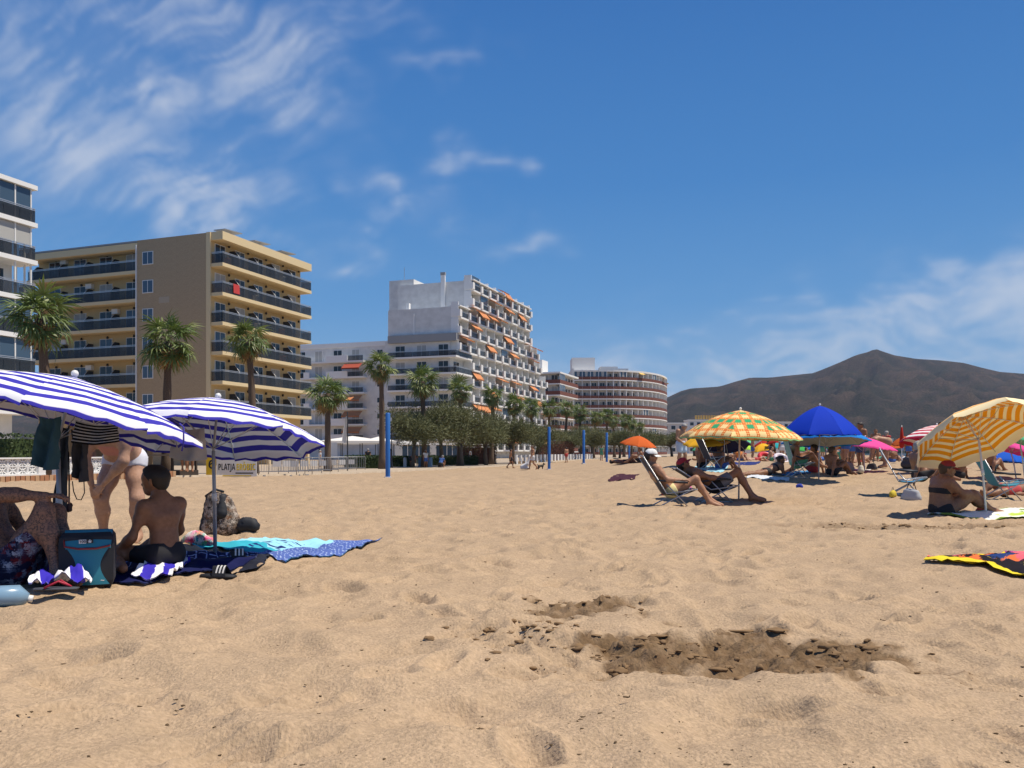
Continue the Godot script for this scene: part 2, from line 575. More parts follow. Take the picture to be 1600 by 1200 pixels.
# ---------------------------------------------------------------- sea, mountain, far town
func sea_and_mountain() -> void:
	var pm := PlaneMesh.new()
	pm.size = Vector2(9000, 9000)
	var sea := part("sea", pm, mat("sea", lin(0.03, 0.085, 0.12), 0.12), self, Vector3(4620, -1.15, -3000))
	sea.rotation_degrees.y = -19.9
	tag(sea, "blue sea beyond the beach", "", "", "structure")
	var prof := [[-900, 640], [-200, 640], [300, 655], [700, 650], [900, 640], [980, 634], [1032, 626], [1064, 611], [1079, 607], [1124, 604], [1150, 596], [1172, 590], [1202, 590], [1240, 586], [1270, 583], [1285, 577.5], [1315, 565], [1337, 555], [1356, 550], [1363, 547], [1369, 545.5], [1379, 549], [1397, 555], [1431, 560.6], [1469, 563], [1506, 567], [1532, 574], [1562, 581], [1600, 584], [1700, 590], [1850, 604], [2050, 630], [2400, 668], [2800, 690]]
	var ridge_n := FastNoiseLite.new()
	ridge_n.seed = 77
	ridge_n.frequency = 0.0035
	ridge_n.fractal_octaves = 5
	var veg := FastNoiseLite.new()
	veg.seed = 31
	veg.frequency = 0.012
	veg.fractal_octaves = 4
	var nc := 520
	var nr := 90
	var verts := PackedVector3Array()
	var cols := PackedColorArray()
	var idx := PackedInt32Array()
	for r in nr + 1:
		var t := float(r) / nr
		for c in nc + 1:
			var u := lerpf(-900.0, 2800.0, float(c) / nc)
			var k := 0
			while k < prof.size() - 2 and prof[k + 1][0] < u:
				k += 1
			var s: float = clampf((u - prof[k][0]) / (prof[k + 1][0] - prof[k][0]), 0, 1)
			var v: float = lerpf(prof[k][1], prof[k + 1][1], s)
			var d := lerpf(1150.0, 4000.0, t) if t <= 0.8 else lerpf(3430.0, 5200.0, (t - 0.8) * 5.0)
			if t <= 0.8:
				d = lerpf(1150.0, 3430.0, t / 0.8)
			var top := (HV - v) / F * 3430.0
			var x := (u - 800.0) / F * d
			var q := clampf(t / 0.8, 0, 1)
			var shape := pow(smooth(0.0, 1.0, q), 0.9) * 0.72 + 0.28 * q
			if t > 0.8:
				shape = 1.0 - smooth(0.0, 1.0, (t - 0.8) * 5.0) * 0.9
			var nz := ridge_n.get_noise_2d(x, d)
			var y := top * shape + nz * top * 0.15 * sin(q * PI) * (1.0 if t <= 0.8 else 0.0) - 2.0
			y -= absf(ridge_n.get_noise_2d(x * 2.3 + 500.0, d * 0.9)) * top * 0.10 * sin(q * PI)
			if t <= 0.8:
				y = minf(y, (HV - v) / F * d * 1.0 + 0.95)
			verts.append(Vector3(x, y, -d))
			var g := clampf(0.5 + veg.get_noise_2d(x, d * 0.6) * 1.1 - nz * 0.7, 0, 1)
			g = clampf(g + (1.0 - q) * 0.5, 0, 1)
			cols.append(Color(0.165, 0.112, 0.090).lerp(Color(0.068, 0.060, 0.050), g))
	for r in nr:
		for c in nc:
			var a := r * (nc + 1) + c
			idx.append_array(PackedInt32Array([a, a + nc + 1, a + nc + 2, a, a + nc + 2, a + 1]))
	var arr := []
	arr.resize(Mesh.ARRAY_MAX)
	arr[Mesh.ARRAY_VERTEX] = verts
	arr[Mesh.ARRAY_COLOR] = cols
	arr[Mesh.ARRAY_INDEX] = idx
	var tmp := ArrayMesh.new()
	tmp.add_surface_from_arrays(Mesh.PRIMITIVE_TRIANGLES, arr)
	var st := SurfaceTool.new()
	st.create_from(tmp, 0)
	st.generate_normals()
	var m := StandardMaterial3D.new()
	m.resource_name = "hillside"
	m.vertex_color_use_as_albedo = true
	m.roughness = 1.0
	m.metallic_specular = 0.1
	m.albedo_texture = noise_tex(0.05, 512, Color(0.35, 0.38, 0.34), Color(1, 1, 1), 4, FastNoiseLite.TYPE_SIMPLEX_SMOOTH, 5)
	triplanar(m, 0.006)
	var o := part("mountain", st.commit(), m, self)
	tag(o, "dark brown scrub covered mountain with a rocky summit behind the bay", "", "", "structure")
# ---------------------------------------------------------------- houses along the promenade; local x runs down the street, z towards the sea
func front(d: float, inland := 0.0) -> Vector3:          # a point on the line of the house fronts
	return Vector3(-27.8 + 0.362 * (d - 78.0) - 0.94 * inland, 0, -d - 0.34 * inland)

func make_paint() -> void:
	mat("cream", lin(0.62, 0.47, 0.24), 0.85)
	mat("cream_pale", lin(0.70, 0.56, 0.33), 0.85)
	var br := mat("brown_brick", lin(1, 1, 1), 0.9)
	br.albedo_texture = noise_tex(0.12, 512, Color(0.58, 0.50, 0.39), Color(0.78, 0.69, 0.56), 5, FastNoiseLite.TYPE_VALUE, 3)
	triplanar(br, 0.25)
	br.uv1_scale = Vector3(0.22, 1.3, 0.22)
	var wh := mat("white_wall", lin(1, 1, 1), 0.85)
	wh.albedo_texture = noise_tex(0.02, 512, Color(0.78, 0.78, 0.77), Color(0.90, 0.90, 0.89), 6)
	triplanar(wh, 0.06)
	mat("white_trim", lin(0.80, 0.80, 0.78), 0.7)
	mat("grey_band", lin(0.30, 0.31, 0.32), 0.8)
	mat("frame_white", lin(0.75, 0.75, 0.73), 0.5)
	mat("dark_glass", lin(0.022, 0.028, 0.034), 0.06)
	mat("curtain", lin(0.42, 0.42, 0.40), 0.9)
	mat("blue_glass", lin(0.06, 0.10, 0.15), 0.05)
	var rg := mat("rail_glass", lin(0.045, 0.05, 0.058, 0.55), 0.15, 0.0, 0.3)
	rg.transparency = BaseMaterial3D.TRANSPARENCY_ALPHA
	mat("rail_metal", lin(0.55, 0.55, 0.55), 0.35, 0.6)
	mat("partition", lin(0.045, 0.047, 0.052), 0.6)
	mat("awning_orange", lin(0.58, 0.23, 0.09), 0.9)
	mat("awning_red", lin(0.38, 0.07, 0.035), 0.9)
	mat("awning_yellow", lin(0.75, 0.50, 0.14), 0.9)
	mat("brick_red", lin(0.17, 0.060, 0.042), 0.85)
	mat("stone_wall", lin(0.60, 0.56, 0.51), 0.85)
	mat("black_metal", lin(0.02, 0.02, 0.022), 0.5)
	mat("galvanised", lin(0.38, 0.39, 0.40), 0.45, 0.5)
	mat("roof_white", lin(0.78, 0.77, 0.74), 0.8)

func window_on(parent: Node3D, axis: String, plane: float, a0: float, a1: float, y0: float, y1: float, glass := "dark_glass", panes := 2, out := 1.0) -> void:
	# a framed window in the plane x = const ("x", looking to -x) or z = const ("z", looking to +z); frame > pane
	var dpt := 0.05
	var f: MeshInstance3D
	if axis == "x":
		f = bx("window", parent, Vector3(plane - dpt * out, y0, a0), Vector3(plane + 0.02, y1, a1), M.frame_white)
	else:
		f = bx("window", parent, Vector3(a0, y0, plane - 0.02), Vector3(a1, y1, plane + dpt * out), M.frame_white)
	# panes are given in the unit box of the frame
	var w := (a1 - a0)
	var h := (y1 - y0)
	var bw := 0.07 / w
	var bh := 0.07 / h
	for k in panes:
		var s0 := -0.5 + bw + k * (1.0 - bw) / panes
		var s1 := -0.5 + (k + 1) * (1.0 - bw) / panes
		if axis == "x":
			bx("pane", f, Vector3(-0.62, -0.5 + bh, s0), Vector3(-0.45, 0.5 - bh, s1), M[glass])
		else:
			bx("pane", f, Vector3(s0, -0.5 + bh, 0.45), Vector3(s1, 0.5 - bh, 0.62), M[glass])

func partition_panel(parent: Node3D, at: Vector3, axis: String, depth := 1.15, h := 1.75) -> void:
	# the dark screen with a cut corner between two balconies, with its pale edge
	var st := new_st(false)
	var outline := [Vector2(0, 0), Vector2(0, h), Vector2(depth * 0.55, h), Vector2(depth, h * 0.66), Vector2(depth, 0)]
	for side in 2:
		var t := 0.03 if side else -0.03
		for k in range(1, outline.size() - 1):
			var tri := [outline[0], outline[k], outline[k + 1]]
			if side:
				tri.reverse()
			for q in tri:
				st.add_vertex(Vector3(t, q.y, q.x) if axis == "x" else Vector3(-q.x, q.y, t))
	for k in outline.size():
		var a: Vector2 = outline[k]
		var b: Vector2 = outline[(k + 1) % outline.size()]
		var pts := []
		for q in [[a, -0.03], [a, 0.03], [b, 0.03], [b, -0.03]]:
			pts.append(Vector3(q[1], q[0].y, q[0].x) if axis == "x" else Vector3(-q[0].x, q[0].y, q[1]))
		quad(st, pts[0], pts[1], pts[2], pts[3])
	var o := part("balcony_screen", commit(st), M.partition, parent, at)
	var e := []
	for q in [outline[2], outline[3], outline[4]]:
		e.append(Vector3(0, q.y, q.x + 0.02) if axis == "x" else Vector3(-q.x - 0.02, q.y, 0))
	part("edge_trim", tube(e, [0.035], 4), M.frame_white, o)

func awning(parent: Node3D, at: Vector3, w: float, drop: float, out: float, m: Material, axis := "z") -> void:
	var p0 := Vector3.ZERO
	var st := new_st(false)
	var a := Vector3(0, 0, 0)
	var wv := Vector3(w, 0, 0) if axis == "z" else Vector3(0, 0, w)
	var ov := Vector3(0, -drop, out) if axis == "z" else Vector3(-out, -drop, 0)
	for s in [0.0, 0.03]:
		var d := Vector3(0, -s, 0)
		if (s == 0.0) == (axis == "z"):
			quad(st, p0 + d + ov, p0 + d, p0 + wv + d, p0 + wv + ov + d)
		else:
			quad(st, p0 + wv + ov + d, p0 + wv + d, p0 + d, p0 + ov + d)
	var fl := Vector3(0, -0.22, 0)
	quad(st, p0 + ov + fl, p0 + ov, p0 + wv + ov, p0 + wv + ov + fl)
	quad(st, p0 + wv + ov + fl, p0 + wv + ov, p0 + ov, p0 + ov + fl)
	part("awning", commit(st), m, parent, at)

func glass_rail(parent: Node3D, lo: Vector3, hi: Vector3, axis: String, bay := 1.5) -> void:
	# dark panels one by one, and two metal rails over them; along x ("x") or along z ("z")
	var length := hi.x - lo.x if axis == "x" else hi.z - lo.z
	var n := maxi(1, int(round(length / bay)))
	for k in n:
		var a := length * k / n + 0.02
		var b := length * (k + 1) / n - 0.02
		if axis == "x":
			bx("rail_panel", parent, Vector3(lo.x + a, lo.y, lo.z), Vector3(lo.x + b, hi.y - 0.12, lo.z + 0.03), M.rail_glass)
		else:
			bx("rail_panel", parent, Vector3(lo.x, lo.y, lo.z + a), Vector3(lo.x + 0.03, hi.y - 0.12, lo.z + b), M.rail_glass)
	for dy in [0.0, -0.11]:
		if axis == "x":
			bx("handrail", parent, Vector3(lo.x, hi.y + dy - 0.025, lo.z - 0.01), Vector3(hi.x, hi.y + dy + 0.025, lo.z + 0.04), M.rail_metal)
		else:
			bx("handrail", parent, Vector3(lo.x - 0.01, hi.y + dy - 0.025, lo.z), Vector3(lo.x + 0.04, hi.y + dy + 0.025, hi.z), M.rail_metal)

func hotel() -> void:
	var o := thing("hotel", "cream hotel with a brown brick side wall and long dark glass balconies", "building", Vector3(-29.1, 0, -78.5), STREET)
	var L := 14.9
	bx("wall", o, Vector3(0.0, -0.8, -8.9), Vector3(L - 0.1, 21.9, 0.0), M.cream)
	bx("side_wall", o, Vector3(-0.12, -0.8, -8.95), Vector3(-0.002, 22.05, -0.42), M.brown_brick)
	bx("corner_strip", o, Vector3(-0.16, -0.8, -0.42), Vector3(-0.002, 22.1, 0.06), M.cream_pale)
	bx("wing_wall", o, Vector3(1.35, -0.8, -24.0), Vector3(L - 0.2, 21.8, -8.9), M.cream)
	bx("roof", o, Vector3(-0.1, 21.9, -24.0), Vector3(L, 22.06, -0.4), M.grey_band)
	bx("fascia", o, Vector3(-0.02, 21.32, 0.0), Vector3(L, 22.1, 1.42), M.cream_pale)
	bx("fascia", o, Vector3(-0.12, 21.2, -24.0), Vector3(1.35, 21.85, -8.95), M.cream_pale)
	bx("drain_pipe", o, Vector3(-0.24, -0.8, -9.06), Vector3(-0.125, 21.6, -8.95), M.frame_white)
	for k in 7:
		var yb := 18.75 - 2.84 * k
		var ys := yb + 0.34
		bx("balcony_slab", o, Vector3(-0.02, yb, 0.0), Vector3(L, ys, 1.42), M.cream_pale)
		bx("balcony_slab", o, Vector3(-0.12, yb, -24.0), Vector3(1.35, ys, -8.97), M.cream_pale)
		if yb < 2.5:
			continue
		glass_rail(o, Vector3(0.02, ys, 1.36), Vector3(L - 0.02, ys + 1.05, 1.36), "x", 1.48)
		glass_rail(o, Vector3(0.02, ys, 0.05), Vector3(0.02, ys + 1.05, 1.34), "z", 1.3)
		glass_rail(o, Vector3(L - 0.06, ys, 0.05), Vector3(L - 0.06, ys + 1.05, 1.34), "z", 1.3)
		glass_rail(o, Vector3(-0.06, ys, -23.9), Vector3(-0.06, ys + 1.05, -9.0), "z", 1.5)
		for b in 5:
			var x0 := 0.55 + 2.95 * b
			window_on(o, "z", 0.0, x0, x0 + 1.5, ys + 0.02, ys + 2.08, ["dark_glass", "blue_glass", "dark_glass", "curtain"][(k * 3 + b * 5) % 4])
			if b < 4:
				partition_panel(o, Vector3(2.72 + 2.95 * b, ys, 0.0), "x")
			var lm := part("wall_lamp", lathe([Vector2(0.0, -0.16), Vector2(0.10, -0.12), Vector2(0.12, 0.0), Vector2(0.06, 0.12), Vector2(0.0, 0.14)], 8), M.black_metal, o, Vector3(x0 + 1.95 - (2.95 if b == 4 else 0.0) * 0.0, ys + 2.2, 0.13))
			lm.name = "wall_lamp" if b == 0 else lm.name
		for b in 4:
			var z0 := -11.8 - 3.55 * b
			window_on(o, "x", 1.35, z0, z0 + 1.7, ys + 0.02, ys + 2.08, ["curtain", "dark_glass", "blue_glass", "dark_glass"][(k + b * 3) % 4])
			partition_panel(o, Vector3(1.35, ys, z0 + 2.6 - 3.55), "z", 1.15, 1.6)
			part("wall_lamp", lathe([Vector2(0.0, -0.16), Vector2(0.10, -0.12), Vector2(0.12, 0.0), Vector2(0.06, 0.12), Vector2(0.0, 0.14)], 8), M.black_metal, o, Vector3(1.24, ys + 2.2, z0 + 1.1))
		window_on(o, "x", -0.12, -8.25, -6.9, ys + 0.45, ys + 1.75, "blue_glass", 2)
	bx("repair_patch", o, Vector3(-0.135, 15.6, -6.2), Vector3(-0.121, 16.2, -4.9), mat("pale_render", lin(0.44, 0.36, 0.26), 0.9))
	for k in 9:
		var ys := 19.09 - 2.84 * (k % 5)
		var x := 1.0 + fposmod(k * 4.37, 13.0)
		bx("balcony_table", o, Vector3(x, ys, 0.75), Vector3(x + 0.5, ys + 0.7, 1.15), M.frame_white if k % 2 else mat("chair_rust", lin(0.40, 0.14, 0.05), 0.8))
	for k in 5:
		bx("air_conditioner", o, Vector3(0.95, 18.75 - 2.84 * k + 2.05, -20.5 + 3.55 * (k % 3)), Vector3(1.34, 18.75 - 2.84 * k + 2.55, -19.7 + 3.55 * (k % 3)), M.frame_white)
	var tw := part("drying_towel", sheet(4, 6, func(s: float, t: float) -> Vector3: return Vector3(s * 0.95, -t * 0.9, 0.03 + 0.03 * sin(s * 5.0 + t * 2.0))), mat("red_towel", lin(0.55, 0.05, 0.05), 0.9), o, Vector3(1.5, 15.91 + 0.34 + 1.08, 1.42))
	tw.set_meta("label", "red towel hung over the balcony rail")
	for k in 3:
		var p := bx("roof_panel", o, Vector3(1.6 + 4.6 * k, 22.85, -1.0), Vector3(4.2 + 4.6 * k, 22.93, 0.4), M.galvanised)
		p.rotation_degrees.z = 4.0
		bx("panel_post", o, Vector3(3.4 + 4.6 * k, 22.06, -0.45), Vector3(3.48 + 4.6 * k, 22.86, -0.37), M.galvanised)
	for k in 7:
		bx("ground_pillar", o, Vector3(0.3 + 2.35 * k, -0.8, 0.9), Vector3(0.65 + 2.35 * k, 1.7, 1.25), M.cream_pale)

func corner_flats() -> void:
	var o := thing("apartment_block", "white block with glazed balconies beside the cream hotel, only its end showing", "building", Vector3(-34.7, 0, -58.8), STREET)
	bx("wall", o, Vector3(-16, -0.8, -14), Vector3(-0.25, 20.0, -1.7), M.white_wall)
	for k in 7:
		var yb := 20.05 - 2.72 * k
		var s := bx("balcony_slab", o, Vector3(-16, yb - 0.16, -1.7), Vector3(0.35, yb + 0.16, 0.12), M.white_trim)
		if k == 0:
			s.name = "roof_slab"
			continue
		var ys := yb + 0.16
		glass_rail(o, Vector3(-16, ys, 0.03), Vector3(0.2, ys + 1.0, 0.03), "x", 1.25)
		glass_rail(o, Vector3(0.2, ys, -1.6), Vector3(0.2, ys + 1.0, 0.0), "z", 1.6)
		for j in 13:
			var x := -0.05 - 1.25 * j
			bx("mullion", o, Vector3(x - 0.05, ys, -0.16), Vector3(x + 0.05, yb + 2.56, -0.05), M.frame_white)
			if j < 12 and k != 3:
				bx("pane", o, Vector3(x - 1.2, ys + (1.0 if k == 2 else 0.05), -0.11), Vector3(x - 0.05, yb + 2.5, -0.09), M.curtain if k == 2 else M.blue_glass)
		for j in 2:
			bx("mullion", o, Vector3(-0.1, ys, -0.75 - 0.85 * j), Vector3(0.0, yb + 2.56, -0.65 - 0.85 * j), M.frame_white)
		for j in 5:
			window_on(o, "z", -1.7, -2.6 - 3.1 * j, -0.9 - 3.1 * j, ys + 0.02, ys + 2.1, "dark_glass", 2)

func white_tower() -> void:
	var o := thing("apartment_tower", "tall stepped white apartment tower with orange awnings on its seaward balconies", "building", Vector3(-8.95, 0, -137.0), STREET)
	var FH := 2.82
	bx("wall", o, Vector3(0.0, -0.8, -14.0), Vector3(48, 20.0, -1.6), M.white_wall)
	bx("wing_wall", o, Vector3(1.4, -0.8, -34.0), Vector3(14, 19.6, -14.0), M.white_wall)
	bx("roof_band", o, Vector3(-0.6, 19.6, -13.2), Vector3(6, 20.9, -0.2), M.grey_band)
	bx("middle_wall", o, Vector3(0.3, 20.0, -13.6), Vector3(44, 25.5, -1.6), M.white_wall)
	bx("upper_wall", o, Vector3(6.0, 25.5, -14.8), Vector3(38, 31.0, -1.6), M.white_wall)
	bx("stair_tower", o, Vector3(7.0, 25.5, -17.0), Vector3(13, 32.2, -12.0), M.white_wall)
	bx("chimney", o, Vector3(5.65, 25.5, -6.0), Vector3(5.98, 32.2, -5.2), M.white_trim)
	bx("chimney_cap", o, Vector3(5.6, 32.2, -6.05), Vector3(6.05, 32.7, -5.15), M.grey_band)
	bx("chimney", o, Vector3(2.0, 25.5, -11.0), Vector3(2.6, 26.9, -10.4), M.white_trim)
	bx("drain_pipe", o, Vector3(0.12, 20.9, -8.6), Vector3(0.29, 24.6, -8.4), M.white_trim)
	bx("aerial", o, Vector3(9, 32.2, -15.0), Vector3(9.06, 35.0, -14.94), M.galvanised)
	bx("roof_parapet", o, Vector3(1.3, 19.6, -34.0), Vector3(1.6, 20.4, -13.3), M.white_trim)
	# the side that faces the beach walkers
	for k in 7:
		var ys := 17.05 - FH * k
		if ys < 0.5:
			continue
		bx("balcony_slab", o, Vector3(-1.2, ys - 0.28, -13.0), Vector3(5.9, ys, 0.0), M.white_trim)
		glass_rail(o, Vector3(-1.15, ys, -12.9), Vector3(-1.15, ys + 1.0, -0.05), "z", 1.6)
		glass_rail(o, Vector3(-1.15, ys, -0.06), Vector3(5.8, ys + 1.0, -0.06), "x", 1.7)
		for j in 3:
			window_on(o, "x", 0.0, -12.0 + 4.1 * j, -10.1 + 4.1 * j, ys + 0.02, ys + 2.1, ["dark_glass", "curtain", "dark_glass"][(j + k) % 3], 2)
		window_on(o, "z", -1.6, 1.2, 3.6, ys + 0.02, ys + 2.1, "dark_glass", 2)
		window_on(o, "x", 1.4, -16.4, -15.2, ys + 0.9, ys + 1.9, "dark_glass", 2)
		bx("balcony_slab", o, Vector3(0.1, ys - 0.28, -33.8), Vector3(1.4, ys, -18.4), M.white_trim)
		for j in 2:
			var z0 := -33.8 + 7.7 * j
			bx("parapet", o, Vector3(0.1, ys, z0 + (3.0 if j == 0 else 0.0)), Vector3(0.22, ys + 1.0, z0 + (4.2 if j == 0 else 4.4)), M.white_trim)
			glass_rail(o, Vector3(0.12, ys, z0 + (0.1 if j == 0 else 4.5)), Vector3(0.12, ys + 1.0, z0 + (2.9 if j == 0 else 7.6)), "z", 1.5)
			window_on(o, "x", 1.4, z0 + 0.8, z0 + 2.6, ys + 0.02, ys + 2.1, "dark_glass", 2)
			window_on(o, "x", 1.4, z0 + 4.6, z0 + 6.2, ys + 0.02, ys + 2.1, "curtain", 2)
		if k in [1, 3, 4, 5]:
			awning(o, Vector3(0.1, ys + 2.3, -22.2), 3.6, 0.9, 1.2, M.awning_red if k == 1 else M.awning_orange, "x")
	# seaward face: slabs, white fins, dark rails, awnings, some glazed-in bays
	var top := [44, 44, 44, 44, 44, 44, 40, 38, 33, 33, 33]
	for k in 11:
		var ys := 1.2 + FH * k
		var x0 := 6.0 if (k < 6 or k > 8) else 0.4
		var x1: float = top[k] + 5.0
		bx("balcony_slab", o, Vector3(x0, ys - 0.3, -1.6), Vector3(x1, ys, 0.1), M.white_trim)
		var n := int((x1 - x0) / 3.9)
		for j in n + 1:
			var x := x0 + j * (x1 - x0) / n
			bx("fin", o, Vector3(x - 0.5, ys, -0.25), Vector3(x + 0.35, ys + 1.15, 0.28), M.white_trim)
			bx("fin", o, Vector3(x - 0.09, ys, -1.6), Vector3(x + 0.09, ys + FH - 0.3, -0.26), M.white_trim)
			if j == n:
				continue
			var xe := x + (x1 - x0) / n
			glass_rail(o, Vector3(x + 0.4, ys, -0.02), Vector3(xe - 0.55, ys + 1.0, -0.02), "x", 1.5)
			window_on(o, "z", -1.6, x + 0.5, xe - 0.7, ys + 0.02, ys + 2.15, "dark_glass" if (j * 7 + k * 3) % 5 else "curtain", 3)
			var pick := (j * 31 + k * 17 + j * k * 7) % 11
			if pick < 4:
				awning(o, Vector3(x + 0.2, ys + FH - 0.42, -0.2), xe - x - 0.4, [0.5, 0.9, 1.15, 0.6, 0.8][pick], [1.3, 1.1, 0.9, 1.4, 1.2][pick], M.awning_orange if pick < 4 else M.awning_red)
			elif pick == 5:
				for q in 4:
					bx("pane", o, Vector3(x + 0.2 + q * 0.85, ys + 1.05, -0.2), Vector3(x + 1.0 + q * 0.85, ys + FH - 0.35, -0.17), M.blue_glass)
	bx("roof_slab", o, Vector3(6.0, 31.0, -1.8), Vector3(38, 31.2, 0.2), M.white_trim)
	bx("roof_slab", o, Vector3(0.3, 25.5, -1.8), Vector3(6.1, 25.7, 0.1), M.white_trim)

func brick_flats() -> void:
	# the low brick-banded wing, then the long curved front
	var w := thing("brick_apartment_block", "small apartment block with red brick balcony bands between the white tower and the curved block", "building", Vector3(12.4, 0, -205.0), STREET)
	bx("wall", w, Vector3(0.0, -0.8, -16), Vector3(16, 20.6, -1.3), M.stone_wall)
	bx("roof_house", w, Vector3(3, 20.6, -14), Vector3(8, 24.6, -6), M.roof_white)
	bx("roof_slab", w, Vector3(-1.5, 20.5, -12), Vector3(16, 20.9, 0.2), M.white_trim)
	for k in 7:
		var ys := 18.0 - 2.85 * k
		bx("balcony_slab", w, Vector3(-1.4, ys - 0.25, -11), Vector3(16, ys, 0.1), M.white_trim)
		bx("brick_parapet", w, Vector3(-1.36, ys, -10.9), Vector3(-1.24, ys + 0.95, 0.0), M.brick_red)
		bx("brick_parapet", w, Vector3(-1.36, ys, 0.0), Vector3(15.9, ys + 0.95, 0.12), M.brick_red)
		for j in 4:
			window_on(w, "x", 0.0, -10.4 + 2.6 * j, -8.6 + 2.6 * j, ys + 0.1, ys + 2.3, "dark_glass" if (j + k) % 2 else "curtain", 2)
		for j in 6:
			if k in [0, 1, 3, 6] and j < 4:
				bx("pane", w, Vector3(-1.1 + 1.2 * j, ys + 0.98, -0.05), Vector3(-0.05 + 1.2 * j, ys + 2.6, 0.0), M.blue_glass)
				bx("mullion", w, Vector3(-1.2 + 1.2 * j, ys + 0.95, -0.06), Vector3(-1.12 + 1.2 * j, ys + 2.6, 0.06), M.frame_white)
			window_on(w, "z", -1.3, 0.4 + 2.6 * j, 2.2 + 2.6 * j, ys + 0.1, ys + 2.2, "dark_glass", 2)
	var o := thing("curved_apartment_block", "long curved apartment block with red brick balcony bands and white roof houses", "building", Vector3(18.8, 0, -246.0), 0.0)
	var path := []
	for k in 4:
		path.append(Vector2(9.9 * k / 4.0, 0.0))
	for k in 19:
		var th := deg_to_rad(84.0 * k / 18.0)
		path.append(Vector2(9.9 + 25.5 * sin(th), 46.0 * (1.0 - cos(th))))
	var nf := 8
	for k in nf + 1:
		var ys := 22.6 - 2.85 * k
		var slab := new_st(false)
		var brick := new_st(false)
		for j in path.size() - 1:
			var a := Vector3(path[j].x, ys, -path[j].y)
			var b := Vector3(path[j + 1].x, ys, -path[j + 1].y)
			var tdir := (b - a).normalized()
			var nrm := Vector3(-tdir.z, 0, tdir.x)    # outward, to the camera and the sea
			var bs := Basis(tdir, Vector3.UP, nrm)
			var mid := (a + b) * 0.5
			var ln := a.distance_to(b)
			st_box(slab, mid - nrm * 0.75 + Vector3(0, -0.14, 0), Vector3(ln + 0.1, 0.28, 1.7), bs)
			if k < nf + 1:
				st_box(brick, mid + nrm * 0.0 + Vector3(0, 0.45, 0), Vector3(ln - 0.06, 0.88, 0.12), bs)
			var wall := bx("wall_panel", o, Vector3.ZERO, Vector3.ONE, M.stone_wall)
			wall.transform = Transform3D(bs * Basis.from_scale(Vector3(ln, 2.57, 0.2)), mid - nrm * 1.55 + Vector3(0, 1.285, 0))
			var fin := bx("fin", o, Vector3.ZERO, Vector3.ONE, M.white_trim)
			fin.transform = Transform3D(bs * Basis.from_scale(Vector3(0.16, 2.55, 1.45)), a - nrm * 0.72 + Vector3(0, 1.28, 0))
			var wf := bx("window", o, Vector3.ZERO, Vector3.ONE, M.frame_white)
			wf.transform = Transform3D(bs * Basis.from_scale(Vector3(ln * 0.62, 2.0, 0.1)), mid - nrm * 1.42 + Vector3(0, 1.05, 0))
			for q in 2:
				bx("pane", wf, Vector3(-0.46 + 0.48 * q, -0.45, 0.4), Vector3(-0.04 + 0.48 * q, 0.45, 0.7), M.dark_glass if (j * 5 + k * 3 + q) % 4 else M.curtain)
			if (j * 7 + k * 13 + j * k) % 6 == 0 or (k == 0 and j < 4):
				for q in 3:
					var g := bx("glazing", o, Vector3.ZERO, Vector3.ONE, M.blue_glass if q != 1 else M.curtain)
					g.transform = Transform3D(bs * Basis.from_scale(Vector3(ln * 0.3, 1.6, 0.05)), mid + tdir * ln * (0.32 * q - 0.32) - nrm * 0.1 + Vector3(0, 1.75, 0))
			elif (j * 3 + k * 5) % 9 == 0 and k < 3:
				var aw := bx("awning", o, Vector3.ZERO, Vector3.ONE, M.awning_yellow if j % 2 else M.white_trim)
				aw.transform = Transform3D(bs * Basis(Vector3.RIGHT, 0.5) * Basis.from_scale(Vector3(ln * 0.9, 0.05, 1.3)), mid + nrm * 0.4 + Vector3(0, 2.2, 0))
		part("balcony_slab", commit(slab), M.white_trim, o)
		part("brick_parapet", commit(brick), M.brick_red, o)
	bx("side_wall", o, Vector3(-0.6, -0.8, -30), Vector3(-0.05, 26.0, 0.1), M.white_wall)
	var rf := new_st(false)
	for j in path.size() - 1:
		var a := Vector3(path[j].x, 25.3, -path[j].y)
		var b := Vector3(path[j + 1].x, 25.3, -path[j + 1].y)
		var bs := Basis((b - a).normalized(), Vector3.UP, Vector3(-(b - a).normalized().z, 0, (b - a).normalized().x))
		st_box(rf, (a + b) * 0.5 - bs.z * 3.0, Vector3(a.distance_to(b) + 0.1, 0.5, 6.2), bs)
	part("roof_slab", commit(rf), M.roof_white, o)
	for r in [[-0.4, 3, 7.0, 30.0, 8], [9, 10, 5.5, 27.6, 6], [14, 18, 5.0, 27.8, 7], [19, 24, 6.0, 27.4, 8], [25, 32, 4.0, 26.9, 7]]:
		bx("roof_house", o, Vector3(r[0], 25.5, -r[1] - r[4]), Vector3(r[0] + r[2], r[3] if r[3] < 30 else 29.6, -r[1]), M.roof_white)

